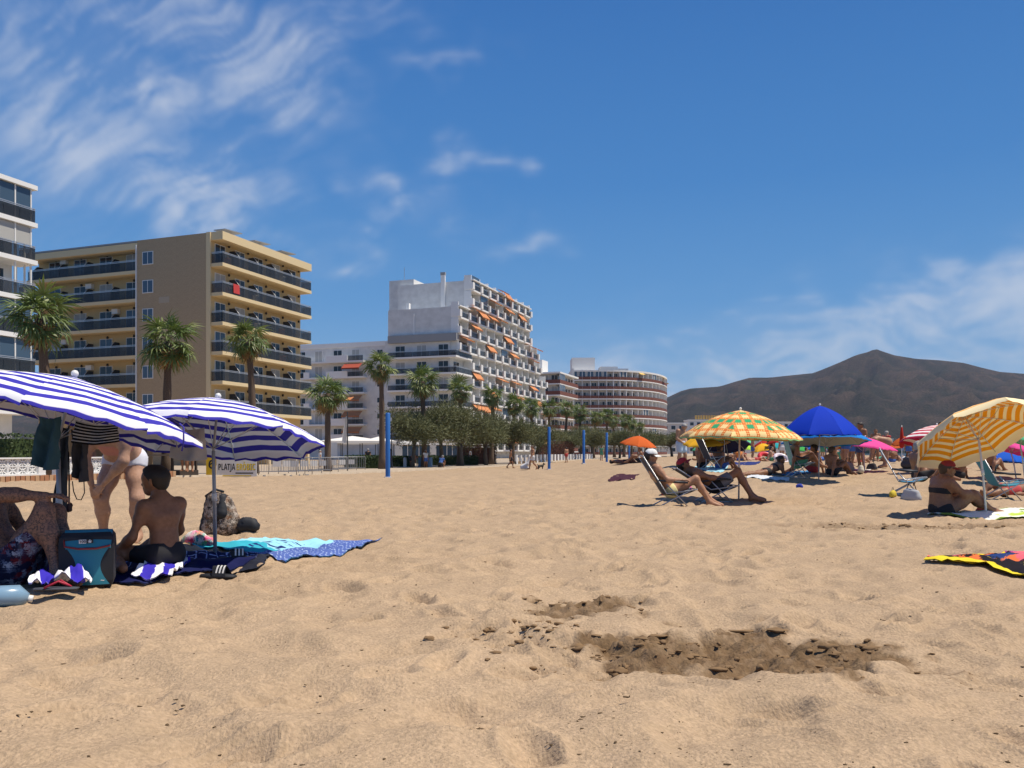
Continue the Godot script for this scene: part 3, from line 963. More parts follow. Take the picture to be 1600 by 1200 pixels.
func far_houses() -> void:
	var k := 0
	# low houses at the end of the promenade: u0, u1, top v, distance
	for h in [[1034, 1074, 662, 330, "low grey building at the foot of the mountain beside the curved block"], [1076, 1140, 657, 380, "long white hotel with a yellow rooftop sign beyond the promenade"], [1150, 1208, 664, 420, "low white building beyond the plaid parasol"], [1205, 1262, 660, 430, "white flat roofed building in front of the mountain"]]:
		var d: float = h[3]
		var a := px(h[0], h[2], d)
		var b := px(h[1], h[2], d)
		var o := thing("distant_building", h[4], "building", Vector3(a.x, 0, -d), 0.0)
		var W := b.x - a.x
		var top := a.y
		bx("wall", o, Vector3(0, -1, -10), Vector3(W, top, 0), M.stone_wall if k == 0 else M.white_wall)
		bx("roof_slab", o, Vector3(-0.3, top, -10.2), Vector3(W + 0.3, top + 0.4, 0.3), M.white_trim)
		for f in int(top / 3.0):
			for j in int(W / 3.2):
				window_on(o, "z", 0.0, 0.6 + 3.2 * j, 2.4 + 3.2 * j, top - 2.4 - 3.0 * f, top - 0.8 - 3.0 * f, "dark_glass", 1, 2.0)
		if k == 1:
			for j in 9:
				bx("sign_letter", o, Vector3(3.0 + 1.25 * j, top + 0.6, -0.2), Vector3(3.9 + 1.25 * j, top + 2.4, 0.0), mat("sign_yellow", lin(0.65, 0.42, 0.12), 0.7))
		k += 1
	# the town across the bay
	var r2 := RandomNumberGenerator.new()
	r2.seed = 12
	for j in 16:
		var u := 1262.0 + 36.0 * j + r2.randf_range(-10, 10)
		var d := 850.0 + r2.randf_range(-60, 140)
		var hgt := r2.randf_range(6, 12) + (7.0 if u > 1350 and u < 1450 else 0.0)
		var wd := r2.randf_range(9, 17)
		var p := px(u, 700, d)
		var o := thing("bay_house", "white apartment block on the far shore at the foot of the mountain", "building", Vector3(p.x, -0.5, -d), 0.0, "white blocks along the far shore of the bay")
		bx("wall", o, Vector3(0, -1, -9), Vector3(wd, hgt, 0), M.white_wall)
		bx("roof_slab", o, Vector3(-0.4, hgt, -9.3), Vector3(wd + 0.4, hgt + 0.6, 0.5), M.roof_white)
		for f in int(hgt / 3.1):
			bx("balcony", o, Vector3(0.0, hgt - 3.1 * f - 1.9, 0.0), Vector3(wd, hgt - 3.1 * f - 0.9, 1.2), M.roof_white)
	var shore := bx("far_shore", self, Vector3(60, -3, -1250), Vector3(1500, 1.5, -780), mat("scrub", lin(0.05, 0.06, 0.035), 1.0))
	tag(shore, "dark green low land along the far shore", "", "", "structure")
# ---------------------------------------------------------------- promenade, palms, tamarisks, hedges
func edge(d: float, inland := 0.0, up := 0.0) -> Vector3:     # along the seaward edge of the promenade
	var x := -29.8 + 0.362 * d - 0.94 * inland
	var dd := d + 0.34 * inland
	return Vector3(x, macro_height(x, dd) + 0.12 + up, -dd)

func promenade() -> void:
	var st := new_st()
	var n := 70
	for i in n:
		for j in 5:
			var d0 := 12.0 * pow(30.0, float(i) / n)
			var d1 := 12.0 * pow(30.0, float(i + 1) / n)
			var a := edge(d0, j * 6.4)
			var b := edge(d1, j * 6.4)
			var c := edge(d1, (j + 1) * 6.4)
			var e := edge(d0, (j + 1) * 6.4)
			quad(st, a, e, c, b)
			if j == 0:
				var dn := Vector3(0, -0.35, 0)
				quad(st, a + dn, a, b, b + dn)
	st.index()
	var m := mat("paving", lin(1, 1, 1), 0.9)
	m.albedo_texture = noise_tex(0.02, 512, Color(0.58, 0.52, 0.45), Color(0.72, 0.66, 0.58), 14)
	triplanar(m, 0.2)
	var o := part("promenade", commit(st), m, self)
	tag(o, "pale paved promenade behind the sand", "", "", "structure")

func blade(st: SurfaceTool, base: Vector3, dir: Vector3, side: Vector3, length: float, width: float, droop: float) -> void:
	var mid := base + dir * length * 0.6 + Vector3(0, -droop * 0.25 * length, 0)
	var tip := base + dir * length + Vector3(0, -droop * length, 0)
	var w := side * width
	for p in [base - w * 0.35, mid - w, mid + w, base - w * 0.35, mid + w, base + w * 0.35, mid - w, tip, mid + w]:
		st.add_vertex(p)

func fan_leaf(s: int, dead := false) -> ArrayMesh:      # x outward: stalk, then a pleated fan of narrow blades
	var r := RandomNumberGenerator.new()
	r.seed = s
	var st := new_st(false)
	var stalk := 0.72 if not dead else 0.45
	var sag := 0.12
	var hub := Vector3(stalk, -sag * stalk, 0)
	var w := Vector3(0, 0, 0.016)
	quad(st, -w, hub - w, hub + w, w)
	quad(st, Vector3(0, -0.016, 0), Vector3(0, 0.016, 0), hub + Vector3(0, 0.012, 0), hub - Vector3(0, 0.012, 0))
	var n := 17
	for k in n:
		var a := deg_to_rad(lerpf(-118.0, 118.0, float(k) / (n - 1))) + r.randf_range(-0.05, 0.05)
		var ln := (0.86 - 0.26 * absf(a) / 2.06) * r.randf_range(0.85, 1.1)
		var dir := Vector3(cos(a), r.randf_range(-0.06, 0.1) + (0.04 if k % 2 else -0.04), sin(a)).normalized()
		var side := Vector3(-sin(a), 0.25 * (1 if k % 2 else -1), cos(a)).normalized()
		blade(st, hub, dir, side, ln, 0.042, r.randf_range(0.3, 0.8) if not dead else r.randf_range(0.4, 0.8))
	st.index()
	return commit(st)

var palm_meshes := {}

func palm(called_label: String, base: Vector3, height: float, spread: float, s: int) -> Node3D:
	var r := RandomNumberGenerator.new()
	r.seed = s
	if palm_meshes.is_empty():
		palm_meshes.green = [fan_leaf(1), fan_leaf(2), fan_leaf(3), fan_leaf(4)]
		palm_meshes.dead = [fan_leaf(5, true), fan_leaf(6, true)]
		for g in [["palm_green", lin(0.085, 0.125, 0.030)], ["palm_light", lin(0.16, 0.19, 0.055)], ["palm_dry", lin(0.30, 0.19, 0.075)]]:
			var m := mat(g[0], g[1], 0.55)
			m.backlight_enabled = true
			m.backlight = lin(0.06, 0.09, 0.02) if g[0] != "palm_dry" else lin(0.06, 0.04, 0.01)
		var bark := mat("palm_bark", lin(1, 1, 1), 0.95)
		bark.albedo_texture = noise_tex(0.06, 256, Color(0.20, 0.16, 0.13), Color(0.52, 0.44, 0.37), 3)
		triplanar(bark, 1.0)
		bark.uv1_scale = Vector3(0.8, 3.0, 0.8)
	var o := thing("palm_tree", called_label, "palm tree", base, r.randf() * 360.0, "fan palms along the promenade")
	var crown := height - spread * 0.48
	var lean := Vector3(r.randf_range(-0.45, 0.45), 0, r.randf_range(-0.45, 0.45))
	var path := []
	var rad := []
	for k in 9:
		var t := k / 8.0
		path.append(Vector3(0, crown * t - 0.1, 0) + lean * t * t)
		rad.append(lerpf(0.24, 0.15, t) + (0.10 if k == 0 else 0.0) + (0.03 if k % 2 else 0.0))
	part("trunk", tube(path, rad, 10), M.palm_bark, o)
	var top: Vector3 = path[8]
	# old leaf bases: a ragged collar under the crown
	var st := new_st(false)
	for k in 46:
		var a := r.randf() * TAU
		var y := -r.randf() * crown * 0.16
		blade(st, top + Vector3(cos(a) * 0.14, y + 0.1, sin(a) * 0.14), Vector3(cos(a), 0.5, sin(a)).normalized(), Vector3(-sin(a), 0, cos(a)), 0.32, 0.05, 0.5)
	st.index()
	part("leaf_bases", commit(st), M.palm_bark, o)
	var scale := spread / 2.7 * r.randf_range(0.92, 1.06)
	for k in 34:
		var f := k / 34.0
		var pitch := lerpf(76.0, -52.0, pow(f, 0.8)) + r.randf_range(-15, 15)
		var leaf := part("frond", palm_meshes.green[r.randi() % 4], M.palm_light if r.randf() < 0.36 else M.palm_green, o, top + Vector3(0, 0.12 - 0.3 * f, 0))
		leaf.rotation_degrees = Vector3(r.randf_range(-28, 28), k * 137.5 + r.randf_range(-22, 22), pitch)
		leaf.scale = Vector3.ONE * scale * r.randf_range(0.72, 1.14)
	for k in 22:
		var leaf := part("dry_frond", palm_meshes.dead[k % 2], M.palm_dry, o, top + Vector3(0, -0.15 - 0.25 * r.randf(), 0))
		leaf.rotation_degrees = Vector3(r.randf_range(-30, 30), k * 137.5 + r.randf_range(-20, 20), r.randf_range(-82, -45))
		leaf.scale = Vector3.ONE * scale * r.randf_range(0.65, 0.95)
	return o

func feather_crown(s: int) -> Array:       # [branch mesh, foliage mesh], crown about 1 unit wide, trunk foot at the origin
	var r := RandomNumberGenerator.new()
	r.seed = s
	var wood := new_st()
	var green := new_st(false)
	var trunk_top := Vector3(r.randf_range(-0.05, 0.05), 0.42, r.randf_range(-0.05, 0.05))
	tube_into(wood, [Vector3.ZERO, Vector3(0.02, 0.2, 0.01), trunk_top], [0.035, 0.028, 0.022], 7)
	for b in 11:
		var a := b * 2.399 + r.randf() * 0.5
		var out := r.randf_range(0.16, 0.46)
		var tip := trunk_top + Vector3(cos(a) * out, r.randf_range(0.08, 0.46), sin(a) * out)
		var mid := trunk_top.lerp(tip, 0.5) + Vector3(0, 0.06, 0)
		tube_into(wood, [trunk_top + Vector3(0, -0.05, 0), mid, tip], [0.016, 0.011, 0.004], 5)
		for c in 6:
			var at := trunk_top.lerp(tip, r.randf_range(0.45, 1.1)) + Vector3(r.randf_range(-0.1, 0.1), r.randf_range(-0.05, 0.1), r.randf_range(-0.1, 0.1))
			var size := r.randf_range(0.07, 0.15)
			for q in 170:
				var v := Vector3(r.randfn(), r.randfn(), r.randfn()) * size * 0.55
				var p := at + v
				var dir := (v.normalized() + Vector3(r.randf_range(-0.7, 0.7), r.randf_range(-0.2, 0.8), r.randf_range(-0.7, 0.7))).normalized()
				var side := dir.cross(Vector3(r.randfn(), r.randfn(), r.randfn())).normalized()
				var ln := r.randf_range(0.03, 0.06)
				for e in [p - side * 0.006, p + dir * ln, p + side * 0.006]:
					green.add_vertex(e)
	wood.index()
	return [commit(wood), commit(green)]

func leafy_box(w: float, h: float, dp: float, n: int, s: int, leaf := 0.05) -> ArrayMesh:     # clipped hedge: leaves over a box
	var r := RandomNumberGenerator.new()
	r.seed = s
	var st := new_st(false)
	st_box(st, Vector3(0, h * 0.46, 0), Vector3(w * 0.94, h * 0.9, dp * 0.86))
	for k in n:
		var p := Vector3(r.randf_range(-0.5, 0.5) * w, r.randf() * h, r.randf_range(-0.5, 0.5) * dp)
		match k % 4:
			0: p.y = h
			1, 2: p.z = dp * 0.5
			3: p.x = w * 0.5 * signf(p.x)
		p += Vector3(r.randfn(), r.randfn(), r.randfn()) * 0.035
		var a := Vector3(r.randfn(), r.randfn() + 0.4, r.randfn()).normalized()
		var b := a.cross(Vector3(r.randfn(), r.randfn(), r.randfn())).normalized()
		for e in [p - b * leaf * 0.5, p + a * leaf, p + b * leaf * 0.5]:
			st.add_vertex(e)
	return commit(st)

func greenery() -> void:
	# u, top row, height class; the foot stands in one line along the promenade
	var list := [[77, 440, 2.9], [260, 487, 2.9], [397, 494, 2.75], [512, 580, 3.0], [597, 545, 2.75], [663, 568, 3.0], [718, 587, 2.7], [768, 598, 2.6], [801, 614, 2.6], [833, 617, 2.9], [857, 619, 2.9], [883, 622, 2.7], [908, 629, 2.9], [927, 638, 2.7], [947, 635, 2.9], [960, 645, 2.6], [975, 645, 2.8], [987, 651, 2.6], [998, 656, 2.6]]
	var says := ["stout shaggy fan palm between the white glazed block and the cream hotel", "fan palm in front of the brown brick hotel wall", "fan palm with a long brown skirt in front of the hotel balconies", "short fan palm with yellowing fronds beside the barrier fence", "tall slender fan palm beside the blue post in front of the white wing", "fan palm rising behind the feathery tamarisks at the white tower corner"]
	for k in list.size():
		var q: Array = list[k]
		var s: float = (q[0] - 800.0) / F
		var d: float = 33.2 / (0.362 - s)
		var x: float = s * d
		var base := Vector3(x, macro_height(x, d) + 0.1, -d)
		var h: float = EYE + (HV - q[1]) / F * d - base.y
		palm(says[k] if k < says.size() else ("fan palm before the orange awnings of the white tower" if k < 9 else ("fan palm between the white tower and the small brick block" if k < 12 else "fan palm before the curved brick block")), base, h, q[2], 100 + k)
	# tamarisks: u, distance, height, width
	var fm := mat("tamarisk", lin(0.120, 0.130, 0.058), 0.8)
	fm.backlight_enabled = true
	fm.backlight = lin(0.03, 0.035, 0.012)
	mat("grey_bark", lin(0.10, 0.085, 0.07), 0.95)
	var kinds := [feather_crown(41), feather_crown(42), feather_crown(43)]
	var k := 0
	for q in [[644, 70, 5.6, 6.4], [688, 73, 6.0, 6.8], [722, 77, 5.6, 6.4], [760, 82, 5.3, 6.4], [800, 88, 5.3, 6.4], [836, 95, 4.8, 6.0], [925, 118, 4.8, 6.4], [1010, 150, 5.2, 8.0], [1050, 170, 5.2, 9.0], [890, 110, 4.4, 5.4], [968, 128, 4.8, 6.0], [1085, 190, 5.4, 10.0]]:
		var p := on_sand(q[0], q[1])
		p.y = macro_height(p.x, q[1]) + 0.05
		var o := thing("tamarisk_tree", ["feathery grey green tamarisk tree at the edge of the sand", "feathery tamarisk tree under the palms before the curved brick block"][1 if k > 5 else 0], "tree", p, k * 77.0, ["tamarisks before the white tower", "tamarisks before the curved block"][1 if k > 5 else 0])
		o.scale = Vector3(q[3], q[2] / 0.98, q[3])
		part("trunk", kinds[k % 3][0], M.grey_bark, o)
		part("crown", kinds[k % 3][1], M.tamarisk, o)
		k += 1
	# clipped hedges
	mat("hedge", lin(0.045, 0.075, 0.02), 0.7)
	mat("oleander", lin(0.14, 0.06, 0.035), 0.7)
	for q in [[25, 38.0, 9.0, 1.9, "clipped dark hedge behind the white pierced wall", "hedge"], [565, 66.0, 2.6, 1.0, "low green hedge before the terrace restaurant", "hedge"], [620, 74.0, 2.4, 0.9, "low green hedge between the blue post and the barrels", "hedge"], [700, 82.0, 6.0, 0.9, "low green hedge under the tamarisks", "hedge"], [868, 108.0, 5.0, 2.4, "rust red flowering shrub under the palms", "oleander"], [745, 88.0, 4.0, 2.0, "rust red flowering shrub before the white tower", "oleander"]]:
		var x: float = (q[0] - 800.0) / F * q[1]
		var o := part("hedge" if q[5] == "hedge" else "flowering_shrub", leafy_box(q[2], q[3], 1.4, 2600, int(q[0]), 0.11), M[q[5]], self, Vector3(x, macro_height(x, q[1]) + 0.1, -q[1]))
		o.rotation_degrees.y = STREET if q[0] < 100 else 20.0
		tag(o, q[4], "shrub")
# ---------------------------------------------------------------- things along the promenade
func text_mesh(s: String, size: float, depth := 0.01) -> TextMesh:
	var t := TextMesh.new()
	t.text = s
	var f := SystemFont.new()
	f.font_names = PackedStringArray(["Droid Sans"])
	f.font_weight = 700
	t.font = f
	t.font_size = 64
	t.pixel_size = size / 64.0
	t.depth = depth
	return t

func pierced_block() -> ArrayMesh:      # 0.4 m openwork block: a frame and a star of fins
	var st := new_st(false)
	for s in [-1, 1]:
		st_box(st, Vector3(0.185 * s, 0, 0), Vector3(0.03, 0.4, 0.1))
		st_box(st, Vector3(0, 0.185 * s, 0), Vector3(0.34, 0.03, 0.1))
	for a in [PI / 4, -PI / 4]:
		st_box(st, Vector3.ZERO, Vector3(0.46, 0.045, 0.08), Basis(Vector3.BACK, a))
	st_box(st, Vector3.ZERO, Vector3(0.03, 0.34, 0.07))
	st_box(st, Vector3(0, 0, -0.045), Vector3(0.36, 0.36, 0.01))
	return commit(st)

func street_things() -> void:
	# white pierced wall: three runs between plain piers
	var wall := thing("pierced_wall", "low white garden wall of pierced star blocks below the dark hedge", "wall", edge(28.0, -0.1), STREET)
	var pb := pierced_block()
	wall.scale.y = 0.72
	var yb := -0.05
	for run in 3:
		var x0 := -6.0 + run * 5.2
		bx("plinth", wall, Vector3(x0, yb - 0.3, -0.14), Vector3(x0 + 4.7, yb + 0.16, 0.14), M.white_trim)
		bx("coping", wall, Vector3(x0 - 0.05, yb + 0.97, -0.12), Vector3(x0 + 4.75, yb + 1.04, 0.12), M.white_trim)
		for e in 2:
			bx("pier", wall, Vector3(x0 + e * 4.4, yb + 0.16, -0.13), Vector3(x0 + 0.3 + e * 4.4, yb + 0.97, 0.13), M.white_trim)
		for i in 10:
			for j in 2:
				part("pierced_block", pb, M.white_trim, wall, Vector3(x0 + 0.51 + 0.41 * i, yb + 0.365 + 0.405 * j, 0))
	var edging := thing("brick_edging", "row of upright terracotta bricks edging the sand below the white wall", "edging", edge(28.0, -0.9, -0.12), STREET)
	mat("terracotta", lin(0.36, 0.17, 0.085), 0.9)
	mat("terracotta_pale", lin(0.45, 0.28, 0.16), 0.9)
	for i in 80:
		var b := bx("brick", edging, Vector3(-6 + 0.2 * i, -0.1, -0.12), Vector3(-5.83 + 0.2 * i, 0.16, 0.12), M.terracotta if (i * 7) % 5 < 3 else M.terracotta_pale)
		b.rotation_degrees.z = sin(i * 3.3) * 4.0
	# raised kiosk deck beside the wall
	var kiosk := thing("beach_kiosk", "small dark roofed beach kiosk with a timber counter beside the yellow sign", "kiosk", edge(35.8, 0.6, -0.12), STREET)
	mat("dark_wood", lin(0.045, 0.032, 0.024), 0.8)
	mat("tan_wood", lin(0.34, 0.22, 0.11), 0.8)
	bx("deck", kiosk, Vector3(0, 0, -3), Vector3(5.0, 0.28, 0), M.dark_wood)
	bx("back_wall", kiosk, Vector3(0, 0.28, -3), Vector3(5.0, 2.5, -2.9), M.tan_wood)
	bx("roof", kiosk, Vector3(-0.2, 2.5, -3.2), Vector3(5.2, 2.65, 0.2), M.tan_wood)
	for i in 4:
		bx("post", kiosk, Vector3(0.05 + 1.6 * i, 0.28, -0.12), Vector3(0.15 + 1.6 * i, 2.5, -0.02), M.dark_wood)
	bx("rail", kiosk, Vector3(0, 1.0, -0.1), Vector3(5.0, 1.07, -0.04), M.dark_wood)
	# the aerobics banner and its yellow neighbour on a frame
	mat("banner_white", lin(0.72, 0.71, 0.68), 0.8)
	mat("banner_yellow", lin(0.78, 0.52, 0.03), 0.8)
	mat("print_black", lin(0.02, 0.02, 0.02), 0.8)
	mat("print_yellow", lin(0.80, 0.60, 0.02), 0.8)
	var bp := px(401, 746, 41.5)
	var ban := thing("advertising_banner", "white banner with black and yellow lettering tied to a fence beside a yellow panel", "banner", px(322, 746, 41.5), 0.0)
	bx("yellow_panel", ban, Vector3(0.0, 0.0, -0.03), Vector3(0.5, 1.03, 0.0), M.banner_yellow)
	bx("white_panel", ban, Vector3(0.53, 0.0, -0.03), Vector3(2.57, 1.0, 0.0), M.banner_white)
	var t1 := part("lettering", text_mesh("PLATJA", 0.36), M.print_black, ban, Vector3(1.05, 0.53, 0.004))
	t1.scale = Vector3(0.74, 1.25, 1)
	var t3 := part("lettering", text_mesh("ERÒBIC", 0.36), M.print_black, ban, Vector3(2.03, 0.52, 0.002))
	t3.scale = Vector3(0.76, 1.29, 1)
	var t2 := part("lettering", text_mesh("ERÒBIC", 0.36), M.print_yellow, ban, Vector3(2.02, 0.53, 0.012))
	t2.scale = Vector3(0.74, 1.25, 1)
	part("lettering", text_mesh("6", 0.62), M.print_black, ban, Vector3(0.27, 0.66, 0.006))
	bx("small_print", ban, Vector3(1.5, 0.19, 0.0), Vector3(2.4, 0.25, 0.006), M.print_black)
	bx("yellow_strip", ban, Vector3(0.6, 0.06, 0.0), Vector3(2.3, 0.11, 0.006), M.print_yellow)
	for i in 3:
		bx("post", ban, Vector3(0.02 + 1.25 * i, -0.3, -0.09), Vector3(0.07 + 1.25 * i, 1.1, -0.04), M.galvanised)
	# crowd barriers
	var proto: Node3D
	for i in 9:
		var d := 44.0 + 2.1 * i
		var s := (404.0 + 15.6 * i - 800.0) / F
		var p := Vector3(s * d, macro_height(s * d, d) + 0.04, -d)
		if i == 0:
			proto = thing("crowd_barrier", "galvanised crowd barrier with a small white plate on the sand", "barrier", p, 8.0, "crowd barriers beside the banner")
			part("frame", tube([Vector3(0, 0.05, 0), Vector3(0, 1.05, 0), Vector3(2.0, 1.05, 0), Vector3(2.0, 0.05, 0)], [0.024], 6), M.galvanised, proto)
			bx("bottom_rail", proto, Vector3(0, 0.22, -0.02), Vector3(2.0, 0.26, 0.02), M.galvanised)
			for b in 13:
				bx("bar", proto, Vector3(0.14 + 0.143 * b, 0.26, -0.01), Vector3(0.16 + 0.143 * b, 1.04, 0.01), M.galvanised)
			for e in 2:
				bx("foot", proto, Vector3(0.3 + 1.4 * e - 0.03, -0.05, -0.3), Vector3(0.3 + 1.4 * e + 0.03, 0.05, 0.3), M.galvanised)
			bx("plate", proto, Vector3(0.75, 0.5, 0.015), Vector3(1.2, 0.85, 0.03), M.banner_white)
		else:
			copy_of(proto, p, 8.0 + 10.0 * sin(i * 2.1))
	# blue volleyball posts with white feet
	mat("blue_paint", lin(0.022, 0.13, 0.42), 0.45)
	var says := ["tall blue beach volleyball post on a white foot beside the tall slender palm", "blue volleyball post beside the tamarisks", "thin blue volleyball post before the brick blocks", "thin blue volleyball post before the curved block", "small far blue volleyball post under the palms"]
	var k := 0
	for q in [[606, 645, 747, 34.0], [858, 667, 730, 56.0], [912, 672, 727, 63.0], [948, 676, 724, 72.0], [983, 684, 721, 92.0]]:
		var d: float = q[3]
		var foot := px(q[0], q[2], d)
		foot.y = sand_height(foot.x, d)
		var top: float = EYE + (HV - q[1]) / F * d - foot.y
		var o := thing("volleyball_post", says[k], "post", foot, 20.0)
		part("pole", lathe([Vector2(0.1, 0.0), Vector2(0.1, top - 0.03), Vector2(0.08, top), Vector2(0.0, top)], 12), M.blue_paint, o)
		bx("foot", o, Vector3(-0.13, -0.1, -0.13), Vector3(0.13, 0.07, 0.13), M.frame_white)
		bx("net_hook", o, Vector3(0.09, top - 0.35, -0.03), Vector3(0.16, top - 0.2, 0.03), M.galvanised)
		k += 1
	# lamp posts
	for q in [[612, 657, 68.0, "black lamp post with a lantern beside the blue volleyball post"], [915, 668, 115.0, "black lamp post under the palms before the curved block"]]:
		var d: float = q[2]
		var x: float = (q[0] - 800.0) / F * d
		var y := macro_height(x, d) + 0.1
		var h: float = EYE + (HV - q[1]) / F * d - y
		var o := thing("street_lamp", q[3], "lamp", Vector3(x, y, -d), 0.0)
		part("post", lathe([Vector2(0.13, 0.0), Vector2(0.09, 0.5), Vector2(0.05, 0.7), Vector2(0.045, h - 0.4)], 8), M.black_metal, o)
		bx("arm", o, Vector3(-0.5, h - 0.45, -0.03), Vector3(0.3, h - 0.38, 0.03), M.black_metal)
		part("lantern", lathe([Vector2(0.08, -0.35), Vector2(0.17, -0.05), Vector2(0.19, 0.0), Vector2(0.0, 0.12)], 8), M.black_metal, o, Vector3(-0.4, h - 0.5, 0))
	var fl := thing("banner_pole", "dark pole with a furled white flag beside the short palm", "flag", Vector3((543.0 - 800.0) / F * 58.0, -0.45, -58.0), 0.0)
	part("pole", lathe([Vector2(0.05, 0.0), Vector2(0.04, 4.2), Vector2(0.0, 4.25)], 8), M.black_metal, fl)
	part("flag", sheet(3, 8, func(s: float, t: float) -> Vector3: return Vector3(-0.05 - s * 0.28 * (0.3 + t), 3.9 - t * 1.9, 0.06 * sin(s * 6.0 + t * 3.0))), M.banner_white, fl)
	# restaurant terrace canopies, glass pavilion
	for q in [[500, 80.0, 6.5, "long white terrace canopy over cafe tables behind the barriers"], [566, 84.0, 3.6, "square white terrace parasol beside the tall slender palm"], [535, 92.0, 4.0, "flat white terrace awning beyond the flag pole"]]:
		var d: float = q[1]
		var x: float = (q[0] - 800.0) / F * d
		var o := thing("terrace_canopy", q[3], "canopy", Vector3(x, macro_height(x, d), -d), 15.0)
		var W: float = q[2]
		var st := new_st(false)
		var c := Vector3(W * 0.5, 3.05, -1.5)
		var cs := [Vector3(0, 2.55, 0), Vector3(0, 2.55, -3), Vector3(W, 2.55, -3), Vector3(W, 2.55, 0)]
		for i in 4:
			for v in [cs[i], c, cs[(i + 1) % 4]]:
				st.add_vertex(v)
			quad(st, cs[i] - Vector3(0, 0.25, 0), cs[i], cs[(i + 1) % 4], cs[(i + 1) % 4] - Vector3(0, 0.25, 0))
		part("canvas", commit(st), M.banner_white, o)
		for i in 4:
			bx("post", o, cs[i] * Vector3(1, 0, 1) - Vector3(0.04, 0.2, 0.04), cs[i] + Vector3(0.04, 0, 0.04), M.black_metal)
		for i in int(W / 1.3):
			bx("table", o, Vector3(0.4 + 1.3 * i, 0.7, -1.6), Vector3(1.2 + 1.3 * i, 0.75, -0.8), M.dark_wood)
			bx("table_leg", o, Vector3(0.76 + 1.3 * i, 0, -1.24), Vector3(0.84 + 1.3 * i, 0.7, -1.16), M.black_metal)
	var pav := thing("glass_pavilion", "low white framed glass restaurant pavilion under the tamarisks", "building", Vector3((628.0 - 800.0) / F * 96.0, -0.5, -96.0), 18.0)
	bx("roof", pav, Vector3(-0.3, 2.2, -5), Vector3(8.0, 2.4, 0.3), M.roof_white)
	bx("gable", pav, Vector3(-0.2, 2.4, -4), Vector3(3.4, 2.75, 0.0), M.roof_white)
	bx("back_wall", pav, Vector3(0.1, 0, -4.9), Vector3(7.6, 2.2, -4.7), M.tan_wood)
	bx("floor", pav, Vector3(0, -0.2, -4.9), Vector3(7.7, 0.02, 0.0), M.tan_wood)
	for i in 12:
		bx("mullion", pav, Vector3(0.68 * i - 0.04, 0, -0.04), Vector3(0.68 * i + 0.04, 2.2, 0.04), M.frame_white)
		if i < 11:
			bx("pane", pav, Vector3(0.68 * i + 0.04, 0.05, -0.01), Vector3(0.68 * i + 0.64, 2.1, 0.01), M.blue_glass)
	var low := thing("terrace_wall", "row of short white posts along the promenade under the tamarisks", "fence", edge(86.0, 1.0), STREET)
	for i in 24:
		bx("post", low, Vector3(1.4 * i, 0, -0.1), Vector3(1.4 * i + 0.45, 1.0, 0.1), M.white_trim)
	bx("wall", low, Vector3(0, 0, -0.12), Vector3(33, 0.3, 0.08), M.tan_wood)
	# barrels, bollard, bin, signs
	mat("barrel_blue", lin(0.09, 0.18, 0.30), 0.6)
	for i in 2:
		var p := px(659.0 + 11.0 * i, 736, 71.0)
		p.y = sand_height(p.x, 71.0)
		var o := thing("waste_barrel", ["blue grey waste barrel on the sand beside the man in white", "blue grey waste barrel touching another one on the sand"][i], "barrel", p, 0.0, "waste barrels on the sand")
		part("body", lathe([Vector2(0.3, 0), Vector2(0.33, 0.2), Vector2(0.31, 0.3), Vector2(0.33, 0.6), Vector2(0.31, 0.9)], 12), M.barrel_blue, o)
		part("rim", lathe([Vector2(0.31, 0.9), Vector2(0.34, 0.92), Vector2(0.32, 0.96), Vector2(0.27, 0.93)], 12), M.barrel_blue, o)
	var p2 := px(633, 736, 70.0)
	p2.y = sand_height(p2.x, 70.0)
	var bo := thing("bollard", "short grey bollard on the sand beside a bending man", "bollard", p2)
	part("post", lathe([Vector2(0.16, -0.1), Vector2(0.16, 0.9), Vector2(0.12, 0.98), Vector2(0, 1.0)], 10), M.galvanised, bo)
	for q in [[677, 96.0, 1.9, "white notice board on a post under the tamarisks"], [520, 64.0, 1.8, "white notice panel beside the short palm"], [623, 80.0, 1.7, "small white notice beside the lamp post"]]:
		var x: float = (q[0] - 800.0) / F * q[1]
		var o := thing("notice_board", q[3], "sign", Vector3(x, macro_height(x, q[1]) + 0.1, -q[1]))
		bx("post", o, Vector3(-0.04, 0, -0.05), Vector3(0.04, q[2], 0.0), M.black_metal)
		bx("board", o, Vector3(-0.35, q[2] - 0.9, 0.0), Vector3(0.35, q[2] + 0.3, 0.05), M.banner_white)
# ---------------------------------------------------------------- bodies: joints with radii, joined by a smooth minimum and meshed as surface nets
class Flesh:
	var v := PackedVector3Array()
	var n := PackedVector3Array()
	var i := PackedInt32Array()

func skin_mesh(b: Flesh) -> ArrayMesh:
	var arr := []
	arr.resize(Mesh.ARRAY_MAX)
	arr[Mesh.ARRAY_VERTEX] = b.v
	arr[Mesh.ARRAY_NORMAL] = b.n
	arr[Mesh.ARRAY_INDEX] = b.i
	var m := ArrayMesh.new()
	m.add_surface_from_arrays(Mesh.PRIMITIVE_TRIANGLES, arr)
	return m

